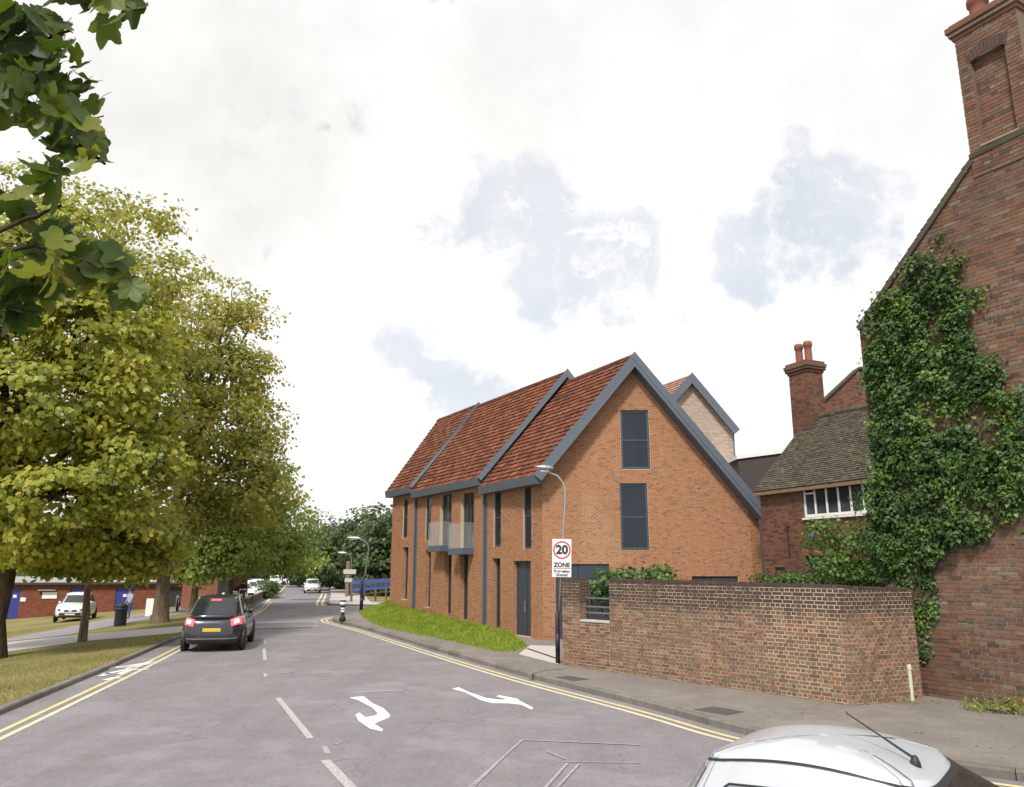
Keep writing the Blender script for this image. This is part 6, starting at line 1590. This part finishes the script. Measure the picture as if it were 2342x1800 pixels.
# low wall along the left pavement and the clipped hedge
wa, wb = G(572, 1389, .1), G(642, 1347, .1); wd = (wb - wa); wl = wd.length
lw = thing('low_wall', 'low brown wall along the far left pavement below the white cars', 'wall', (wa.x - .25, wa.y, .0), math.atan2(wd.y, wd.x))
MB().box(0, wl, 0, .25, -.4, .62).build('wall', 'wbrick', lw); MB().box(-.03, wl + .03, -.04, .29, .622, .70).build('coping', 'apron', lw, bevel=.01)
for i in range(3): MB().box(wl * (.1 + .4 * i) - .18, wl * (.1 + .4 * i) + .18, -.06, .31, -.4, .85).build('pier', 'wbrick', lw)

# ------------------------------------------------------------------ trees
def limb(mb, a, b, r0, r1, n=6, wob=.08, nseg=9):
    a, b = Vector(a), Vector(b); L_ = (b - a).length; pts = []; sag = Vector((random.gauss(0, 1), random.gauss(0, 1), random.gauss(0, .5) + .6)) * L_ * wob
    for k in range(n + 1):
        f = k / n; pts.append(a + (b - a) * f + sag * math.sin(f * math.pi) + (Vector((random.gauss(0, 1), random.gauss(0, 1), random.gauss(0, 1))) * r0 * .35 if 0 < k < n else Vector()))
    mb.tube(pts, [r0 + (r1 - r0) * (k / n) ** .8 for k in range(n + 1)], nseg, caps=False); return pts
def crown_points(ells, dens, per, spread, flat=.4, shell=.55, seed=0, gap=.50):
    """sprays of leaves spread through a set of ellipsoids, thicker towards their skins"""
    rg = np.random.default_rng(seed + 11); cen = []; nor = []; tips = []
    for (c, rx, ry, rz, k) in ells:
        n = max(4, int(dens * k * (rx * ry + rx * rz + ry * rz)))
        d = rg.normal(size=(n, 3)); d /= np.linalg.norm(d, axis=1, keepdims=True)
        lump = 1 + .22 * np.sin(d[:, 0] * 5 + c[0]) * np.cos(d[:, 2] * 6 + c[1]) + .12 * np.sin(d[:, 1] * 11 + c[2] * 3)
        r = (shell + (1 - shell) * rg.random(n) ** .6) * lump
        pos = np.array(c) + d * r[:, None] * np.array([rx, ry, rz])
        g = np.sin(pos[:, 0] * 2.6 + seed) * np.sin(pos[:, 1] * 1.7 + 1.3 * seed) + .8 * np.sin(pos[:, 2] * 3.1 + pos[:, 0] * 1.1 + seed * 2) * np.cos(pos[:, 1] * 1.2)
        ok_ = g > -gap; pos, d = pos[ok_], d[ok_]
        if not len(pos): continue
        tips.append(pos)
        for q, dd in zip(pos, d):
            m = max(3, int(per * rg.uniform(.5, 1.4))); off = rg.normal(size=(m, 3)) * np.array([spread, spread, spread * flat])
            cen.append(q + off); nor.append(np.tile(dd * .75 + np.array([0, -.30, .42]), (m, 1)) + rg.normal(size=(m, 3)) * .42)
    return np.concatenate(cen), np.concatenate(nor), np.concatenate(tips)
def tree(name, label, base, trunk_pts, tr, ells, mat, leaf, dens, per, spread, bark='bark', group='trees beside the road', tmpl=LEAF_KITE, seed=0, nsub=14, forks=None, flat=.4, shell=.55):
    t_ = thing(name, label, 'tree', tuple(base), 0, group); b0 = Vector(base); mb = MB()
    pts = [Vector(p) - b0 for p in trunk_pts]; n = len(pts)
    mb.tube([pts[0] - UP * .25] + pts, [tr * 1.35] + [tr * (1.18 if k == 0 else 1 - .42 * k / (n - 1)) for k in range(n)], 14, caps=False)
    for k in range(5):                                          # root flare
        a = random.uniform(0, 6.28); d = Vector((math.cos(a), math.sin(a), 0)); limb(mb, pts[0] + d * tr * .6 + UP * .35, pts[0] + d * tr * 1.45 - UP * .12, tr * .4, tr * .2, 3, .02, 7)
    rnd_ = random.Random(seed); top = pts[-1]; rl = tr * .55
    E_ = [((Vector(c) - b0), rx, ry, rz, k) for (c, rx, ry, rz, k) in ells]
    cen, nor, tips = crown_points([(tuple(c), rx, ry, rz, k) for c, rx, ry, rz, k in E_], dens, per, spread, flat, shell, seed)
    for (c, rx, ry, rz, k) in E_:
        st = pts[-1] if c.z > pts[-1].z else pts[max(1, n - 2)]
        main = limb(mb, st, c, rl * .8, rl * .25, 7, .08)
    if forks:
        for a_, b_, r0, r1 in forks: limb(mb, Vector(a_) - b0, Vector(b_) - b0, r0, r1, 7, .05, 12)
    idx = np.random.default_rng(seed).choice(len(tips), min(nsub * len(E_), len(tips)), replace=False)
    for i in idx:
        q = Vector(tips[i]); c = min(E_, key=lambda e: (e[0] - q).length)[0]
        limb(mb, c + (q - c) * .1, q, rl * .16, .012, 4, .1, 6)
    mb.build('trunk', bark, t_, True)
    n_ = len(cen); rg = np.random.default_rng(seed + 5)
    dirs = rg.normal(size=(n_, 3)) - np.array([0, 0, .5])
    o = leaves('crown', cen, nor, rg.uniform(.65, 1.25, n_) * leaf, mat, t_, tmpl, dirs); o['kind'] = 'stuff'
    return t_
def el(px, py, Y, rx, ry, rz, k=1.0): return (tuple(P(px, py, Y)), rx, ry, rz, k)
# big maple at the left edge
b1 = GL(-26, 1508); b1.z = zleft(b1.x, b1.y); Y1 = b1.y
tree('maple_tree', 'large yellow-green maple at the left edge with a thick forked trunk', b1,
     [b1, P(-20, 1420, Y1), P(4, 1335, Y1), P(16, 1290, Y1), P(10, 1150, Y1)], .44,
     [el(30, 640, Y1, 2.9, 2.6, 2.2), el(215, 760, Y1 - .5, 2.3, 2.2, 2.0), el(60, 930, Y1 - 1, 3.0, 2.6, 1.8), el(300, 900, Y1, 1.5, 1.7, 1.7), el(290, 1060, Y1, 1.6, 1.7, 1.3), el(120, 1140, Y1 - 1, 2.5, 2.2, 1.1), el(240, 1215, Y1 + .5, 1.6, 1.4, .8), el(-120, 880, Y1, 2.6, 2.4, 3.2), el(60, 1235, Y1 - 1.2, 1.7, 1.2, .6), el(170, 1270, Y1 + 1, 1.9, 1.2, .55), el(330, 1240, Y1 + 1.5, 1.2, 1.2, .7), el(260, 1295, Y1 + 2, 1.5, 1.1, .45), el(120, 1290, Y1 + 2, 1.0, 1.0, .4, .7), el(150, 560, Y1, 2.0, 2, 1.4, .8)],
     'leaf_y', .20, 20, 27, .30, 'bark', tmpl=LEAF_LOBE, seed=1, forks=[(P(20, 1290, Y1), P(130, 1270, Y1 - .3), .26, .12), (P(130, 1270, Y1 - .3), P(230, 1150, Y1), .12, .05), (P(10, 1160, Y1), P(120, 900, Y1 + .5), .26, .10), (P(10, 1160, Y1), P(-60, 850, Y1), .26, .12), (P(120, 900, Y1 + .5), P(190, 700, Y1 + .5), .10, .04), (P(60, 1020, Y1), P(150, 960, Y1 + .4), .14, .06)], flat=.35)
b2 = GL(188, 1468); b2.z = zleft(b2.x, b2.y); Y2 = b2.y
tree('maple_tree', 'slim-trunked young tree standing between the footpath and the road', b2, [b2, P(196, 1400, Y2), P(204, 1310, Y2), P(215, 1200, Y2), P(235, 1050, Y2)], .145,
     [el(300, 640, Y2 + 2, 2.6, 2.2, 2.0, .8), el(320, 800, Y2 + 2, 2.3, 2.2, 2.0), el(230, 1000, Y2 + 1, 2.6, 2.2, 2.2), el(330, 500, Y2 + 3, 1.9, 1.8, .9, .38), el(200, 480, Y2 + 3, 2.2, 2, 1.0, .45), el(60, 420, Y2 + 3, 2.0, 2, .9, .35), el(300, 1200, Y2 + .5, 1.7, 1.6, 1.1)],
     'leaf_o', .21, 15, 22, .32, 'bark2', seed=2)
b3 = GL(366, 1425); b3.z = zleft(b3.x, b3.y); Y3 = b3.y
tree('maple_tree', 'tall turning maple with a thick pale trunk left of the graphite car', b3, [b3, P(372, 1350, Y3), P(378, 1270, Y3), P(395, 1180, Y3), P(430, 1050, Y3)], .36,
     [el(440, 775, Y3, 2.9, 2.6, 2.3, .85), el(530, 690, Y3, 2.0, 1.8, 1.1, .3), el(580, 730, Y3, 1.5, 1.6, 1.1, .28), el(495, 870, Y3, 2.9, 2.6, 2.1), el(580, 850, Y3, 1.3, 1.6, 1.4, .4), el(485, 1010, Y3 - .5, 3.2, 2.8, 2.3), el(590, 985, Y3, 1.4, 1.8, 1.9, .7), el(430, 1130, Y3 - 1, 2.4, 2.0, 1.7), el(560, 1130, Y3, 2.4, 2.2, 1.8), el(400, 630, Y3 + 1, 2.4, 2, 1.0, .3), el(360, 1230, Y3 - .5, 1.9, 1.6, 1.0), el(300, 1290, Y3, 2.0, 1.5, .8)],
     'leaf_o', .22, 16.5, 22, .38, 'bark2', seed=3, nsub=6)
b4 = GL(440, 1402); b4.z = zleft(b4.x, b4.y); Y4 = b4.y
tree('lime_tree', 'fresh green tree with a slim trunk just behind the graphite car', b4, [b4, P(446, 1350, Y4), P(452, 1290, Y4), P(480, 1200, Y4)], .22,
     [el(480, 1220, Y4, 2.6, 2.2, 1.9), el(560, 1180, Y4, 2.6, 2.2, 2.0), el(605, 1120, Y4, 1.8, 1.8, 1.9, .8), el(630, 1065, Y4 + 1, 1.2, 1.4, 1.5, .4), el(540, 1270, Y4 - .5, 2.2, 1.8, 1.2), el(450, 1300, Y4 - .5, 2.0, 1.6, .8), el(400, 1290, Y4 + 1, 2.2, 1.6, .9)],
     'leaf_g', .24, 14.5, 20, .38, 'bark2', seed=4)
b5 = GL(520, 1388); b5.z = zleft(b5.x, b5.y); Y5 = b5.y
tree('lime_tree', 'pale green tree overhanging the far left pavement and white cars', b5, [b5, P(524, 1350, Y5), P(530, 1300, Y5), P(560, 1240, Y5)], .30,
     [el(590, 1240, Y5, 2.6, 2.2, 1.9), el(650, 1190, Y5, 2.0, 2.0, 1.9, .7), el(640, 1265, Y5, 2.0, 2.0, 1.2, .9), el(690, 1220, Y5 + 2, 1.7, 1.6, 1.6, .5), el(690, 1285, Y5 + 10, 2.0, 1.8, 1.0, .7)],
     'leaf_g', .25, 13, 20, .40, 'bark', seed=5)
# dark trees across the side street
for i, (px, Yt, hy, rr, lab) in enumerate(((712, 112, 1222, 4.6, 'dark green tree nearest the far bend of the road'), (775, 96, 1205, 4.2, 'round dark green tree behind the far street lamp'), (830, 84, 1175, 4.2, 'tallest dark green tree left of the terrace'), (885, 78, 1180, 3.2, 'dark green tree partly hidden by the terrace end'))):
    q = P(px, 1340, Yt); q.z = -.06
    zc = P(px, hy, Yt).z
    E_ = [((q.x, Yt, zc - rr * .55), rr * .85, rr * .8, rr * .75, 1), ((q.x - rr * .7, Yt, zc * .55), rr * .75, rr * .7, zc * .32, 1), ((q.x + rr * .65, Yt, zc * .6), rr * .8, rr * .7, zc * .32, 1), ((q.x, Yt - rr * .4, zc * .35), rr * 1.05, rr * .7, zc * .26, 1), ((q.x + rr * .3, Yt - .5, zc * .16 + .4), rr * 1.1, rr * .6, zc * .14 + .3, 1)]
    tree('broadleaf_tree', lab, q, [q, q + UP * zc * .25, q + UP * zc * .5], .32, E_, 'leaf_d', .42, 4.6, 20, .5, group='dark trees across the side street', seed=20 + i, nsub=4)
# distant belt of trees closing the street
def bush(name, label, base, ells, mat, leaf, dens, per, spread, cat='shrub', group=None, seed=0, tmpl=LEAF_KITE, stems=5):
    t_ = thing(name, label, cat, tuple(base), 0, group); b0 = Vector(base); rg = np.random.default_rng(seed)
    E_ = [(tuple(Vector(c) - b0), rx, ry, rz, k) for (c, rx, ry, rz, k) in ells]
    cen, nor, tips = crown_points(E_, dens, per, spread, .6, .4, seed, 9.0); mb = MB()
    for i in rg.choice(len(tips), min(stems * 3, len(tips)), replace=False): limb(mb, (random.uniform(-.1, .1), random.uniform(-.1, .1), -.05), tips[i], .03, .008, 4, .08, 5)
    mb.build('stems', 'bark', t_); n_ = len(cen)
    ok_ = cen[:, 2] > .01; cen, nor = cen[ok_], nor[ok_]; n_ = len(cen)
    o = leaves('foliage', cen, nor, rg.uniform(.6, 1.3, n_) * leaf, mat, t_, tmpl); o['kind'] = 'stuff'; return t_
for i, (px, Yt, hh, rr, m_, lab) in enumerate(((560, 190, 8, 9, 'leaf_d', 'distant dark tree far left behind the parked cars'), (620, 200, 8, 9, 'leaf_g', 'distant green tree behind the thin pale post'), (668, 205, 7.5, 8, 'leaf_d', 'distant dark tree left of the road end'), (712, 210, 8, 8, 'leaf_g', 'distant bright tree closing the end of the road'), (760, 190, 9, 8, 'leaf_d', 'distant dark tree right of the road end'), (500, 180, 9, 9, 'leaf_d', 'distant dark tree mostly behind the near maples'), (420, 170, 9, 9, 'leaf_d', 'distant dark tree far left, seen through the trunks'), (330, 160, 8, 9, 'leaf_d', 'distant dark tree behind the low brick building'))):
    q = P(px, 1330, Yt); q.z = zleft(q.x, Yt) if q.x < xk(Yt) else -.06
    bush('broadleaf_tree', lab, q, [((q.x, Yt, q.z + hh * .45), rr * .75, 4, hh * .5, 1), ((q.x + rr * .5, Yt, q.z + hh * .3), rr * .5, 3, hh * .35, 1), ((q.x - rr * .5, Yt, q.z + hh * .33), rr * .5, 3, hh * .38, 1)], m_, .8, .9, 16, 1.0, 'tree', 'distant trees closing the street', 40 + i)
q = P(715, 1312, 120); q.z = zleft(q.x, 120) if q.x < xk(120) else 0; bush('shrub', 'yellow bush at the far end of the road', (q.x, 140, -.06), [((q.x * 140 / 120, 140, 1.6), 2.6, 2, 1.7, 1)], 'leaf_y', .5, 3, 14, .5, seed=60)
hq = GL(606, 1372); bush('hedge', 'clipped dark hedge at the end of the row of white cars', (hq.x, hq.y, zleft(hq.x, hq.y)), [((hq.x - .2, hq.y + 1, zleft(hq.x, hq.y) + .75), .85, 1.5, .75, 1), ((hq.x - .6, hq.y + 3.0, zleft(hq.x, hq.y) + .8), .8, 1.5, .8, 1)], 'leaf_d', .16, 16, 20, .22, 'hedge', seed=61)
for i, (px, py, Yt, rr) in enumerate(((30, 1322, 74, 4.0), (200, 1320, 74, 4.5), (330, 1318, 76, 4.5), (430, 1316, 76, 4.0), (505, 1318, 80, 3.5))):
    q = P(px, py, Yt); zg = zleft(q.x, Yt)
    bush('broadleaf_tree', ['green tree behind the far left end of the low brick building', 'green tree behind the middle navy door', 'green tree behind the litter bin and brick wall', 'green tree behind the motorcycle', 'green tree behind the small brick hut'][i], (q.x, Yt, zg), [((q.x, Yt, zg + 4.2), rr, 2.5, 2.8, 1), ((q.x + 2, Yt, zg + 2.6), rr * .8, 2.0, 1.6, 1)], 'leaf_d', .34, 3.2, 16, .5, 'tree', 'trees behind the low brick building', 70 + i)

# shrubs round the cottage and behind the garden wall
sq = Vector((8.2, 18.6, 0)); Ys = 18.6
bush('elder_shrub', 'light green elder bush rising behind the garden wall below the cottage window', (P(1940, 1300, Ys).x, Ys, .1), [el(1885, 1225, Ys, .50, .5, .38, .8), el(1960, 1250, Ys, .55, .5, .45), el(1900, 1290, Ys, .5, .5, .35), el(2010, 1225, Ys, .45, .45, .4), el(2030, 1300, Ys, .5, .5, .4), el(1965, 1310, Ys, .5, .5, .3), el(1968, 1145, Ys + .2, .12, .2, .14, .6)], 'leaf_s', .085, 62, 18, .12, 'shrub', None, 80, LEAF_KITE)
hm = []
for k in range(13):
    px = 1742 + k * 22; Yk = 22.5 - k * .33; hm.append(el(px, 1330 + random.uniform(-4, 4), Yk, .34, .4, .22))
bush('low_hedge', 'low dark hedge showing just above the garden wall', (P(1860, 1330, 20.5).x, 20.5, .1), hm, 'leaf_ivy', .07, 70, 16, .09, 'hedge', None, 81, LEAF_IVY)
bush('laurel_shrub', 'glossy dark shrub peeping over the garden wall by the gable', (P(1450, 1320, 21.6).x, 21.6, .1), [el(1495, 1315, 21.3, .42, .4, .30), el(1440, 1322, 21.6, .45, .4, .2), el(1400, 1325, 21.9, .35, .35, .2), el(1360, 1360, 22.6, .5, .4, .5)], 'leaf_ivy', .13, 55, 14, .12, 'shrub', None, 82, LEAF_KITE)
wq = G(2300, 1632, .12)
bush('weeds', 'patch of weeds growing at the foot of the tall brick wall', (wq.x, wq.y, .12), [((wq.x - .25, wq.y + .35, .2), .3, .25, .14, 1), ((wq.x + .05, wq.y, .22), .3, .2, .16, 1), ((wq.x + .35, wq.y - .3, .22), .3, .2, .18, 1)], 'leaf_g', .05, 130, 14, .06, 'weeds', None, 83, LEAF_KITE, 3)
# fallen leaves and litter at the wall foot (too many and too small to count)
fq = G(2080, 1606, .12); cen = np.array([(fq.x + random.gauss(0, .45), fq.y - abs(random.gauss(0, .12)) + random.gauss(0, .05), .135) for _ in range(60)] + [tuple(G(random.uniform(1750, 2330), random.uniform(1630, 1740), .12) + UP * .012) for _ in range(26)])
tag(leaves('fallen_leaves', cen, np.tile([[0, 0, 1.0]], (len(cen), 1)) + rng.normal(size=(len(cen), 3)) * .2, rng.uniform(.03, .06, len(cen)), 'leaf_o', None, LEAF_LOBE), kind='stuff')

# ------------------------------------------------------------------ overhanging branches of a near tree (trunk stands out of view on the left)
nb_ = Vector((-9.6, 4.2, 0)); nb_.z = zleft(nb_.x, nb_.y)
nt_ = thing('sycamore_tree', 'close tree with big lobed leaves hanging in from the top left corner', 'tree', tuple(nb_))
mb = MB(); mb.tube([UP * -.2, UP * 2.2 + Vector((.1, 0, 0)), UP * 4.2 + Vector((.4, .1, 0)), UP * 6.5 + Vector((.6, .2, 0))], [.42, .34, .28, .16], 14)
def rel(px, py, Y): return P(px, py, Y * .72) - nb_
for a, b in ((UP * 4.0 + Vector((.4, .1, 0)), rel(-120, 330, 5.0)), (UP * 3.2 + Vector((.3, 0, 0)), rel(-150, 620, 5.0)), (UP * 4.8 + Vector((.45, .1, 0)), rel(-60, -120, 4.6))): limb(mb, a, b, .14, .035, 8, .05, 10)
for pts in ([(-120, 330, 5.0), (30, 215, 5.0), (150, 285, 5.0), (238, 265, 5.0)], [(-120, 330, 5.0), (60, 120, 5.1), (160, 70, 5.1)], [(-150, 620, 5.0), (80, 560, 5.0), (200, 600, 5.0), (310, 660, 5.0)], [(-150, 620, 5.0), (60, 500, 5.1), (140, 470, 5.1)], [(-60, -120, 4.6), (120, -30, 4.6), (250, 5, 4.6), (300, 20, 4.6)], [(150, 285, 5.0), (190, 340, 5.0), (240, 375, 5.0)]):
    q = [rel(*p) for p in pts]; 
    for a, b, k in zip(q[:-1], q[1:], range(9)): limb(mb, a, b, .015 - .004 * k, .011 - .004 * k if k < 2 else .003, 4, .03, 6)
mb.build('trunk', 'bark', nt_, True)
def big_leaf(seed):
    """five-lobed leaf: polar outline, three rings, ribs folded, blade curled"""
    rg = random.Random(seed); N = 44; m = MB()
    lob = [(0, 1.0), (.88, .84), (-.88, .84), (1.80, .56), (-1.80, .56)]; lob = [(a_ + rg.uniform(-.06, .06), l_ * rg.uniform(.9, 1.08)) for a_, l_ in lob]
    curl = rg.uniform(.10, .45); tw = rg.uniform(-.25, .25); rip = rg.uniform(0, 6.28)
    def rad(a_):
        r_ = .40
        for c_, l_ in lob:
            d = abs(a_ - c_) / .56
            if d < 1: r_ = max(r_, .46 + (l_ - .46) * (1 - d ** 1.25))
        r_ *= 1 + .035 * math.sin(a_ * 23 + rip)
        k = (math.pi - abs(a_)) / .55
        return r_ * (min(1, .12 + .88 * k) if k < 1 else 1)
    def z(x, y, a_):
        rib = min(abs(a_ - c_) for c_, _ in lob); r2 = x * x + (y - .1) ** 2
        return -.55 * curl * r2 + tw * x * y * .6 - .10 * max(0, .25 - rib) * math.sqrt(r2) * 2 + .025 * math.sin(6 * x + rip) * math.sin(5 * y)
    m.v.append((0, 0, 0)); fr = (.3, .62, 1.0)
    for f in fr:
        for i in range(N + 1):
            a_ = -math.pi + 2 * math.pi * i / N; r_ = rad(a_) * f; x, y = math.sin(a_) * r_, math.cos(a_) * r_ ; m.v.append((x, y, z(x, y, a_)))
    w = N + 1
    for i in range(N): m.f.append((0, 1 + i + 1, 1 + i))
    for k in range(2):
        for i in range(N): o_ = 1 + k * w; m.f.append((o_ + i, o_ + i + 1, o_ + w + i + 1, o_ + w + i))
    m.v = [(x, y + .12, zz) for x, y, zz in m.v]
    m.tube([Vector((0, .12, 0)), Vector((0, -.3, .05)), Vector((.03, -.62, .16))], [.014, .012, .011], 5)
    me = bpy.data.meshes.new('leaf'); me.from_pydata(m.v, [], m.f); me.materials.append(MT['leaf_n']); me.polygons.foreach_set('use_smooth', [True] * len(me.polygons)); return me
LM = [big_leaf(i) for i in range(7)]
REG = [([(0, -40), (70, -30), (85, 20), (120, 60), (165, 80), (175, 140), (195, 200), (228, 240), (235, 290), (245, 350), (262, 380), (205, 400), (165, 375), (150, 400), (120, 340), (60, 320), (0, 300), (-60, 300), (-60, -40)], 150, 4.7, 5.4),
       ([(-60, 440), (40, 455), (110, 490), (170, 560), (240, 560), (300, 600), (330, 650), (325, 700), (280, 705), (200, 690), (140, 670), (90, 690), (60, 740), (0, 780), (-60, 780)], 115, 4.7, 5.4),
       ([(190, -20), (330, -20), (332, 40), (290, 60), (200, 70)], 11, 4.5, 4.8), ([(55, 390), (150, 400), (165, 450), (100, 470), (60, 440)], 9, 4.8, 5.2), ([(60, -30), (200, -30), (190, 10), (90, 20)], 10, 4.6, 5.0)]
for poly, n, y0, y1 in REG:
    xs = [p[0] for p in poly]; yy = [p[1] for p in poly]; k = 0; g = 0
    while k < n and g < 9000:
        g += 1; x, y = random.uniform(min(xs), max(xs)), random.uniform(min(yy), max(yy))
        if not in_poly(x, y, poly): continue
        Y = random.uniform(y0, y1) * .72; q = P(x, y - 22, Y) - nb_; s_ = random.uniform(.085, .15)
        o = bpy.data.objects.new('leaf', random.choice(LM)); C.objects.link(o); o.parent = nt_
        o.location = q; o.scale = (s_, s_, s_)
        o.rotation_euler = (R(random.gauss(-115, 26)), R(random.gauss(0, 30)), R(random.uniform(-75, 75)))
        k += 1
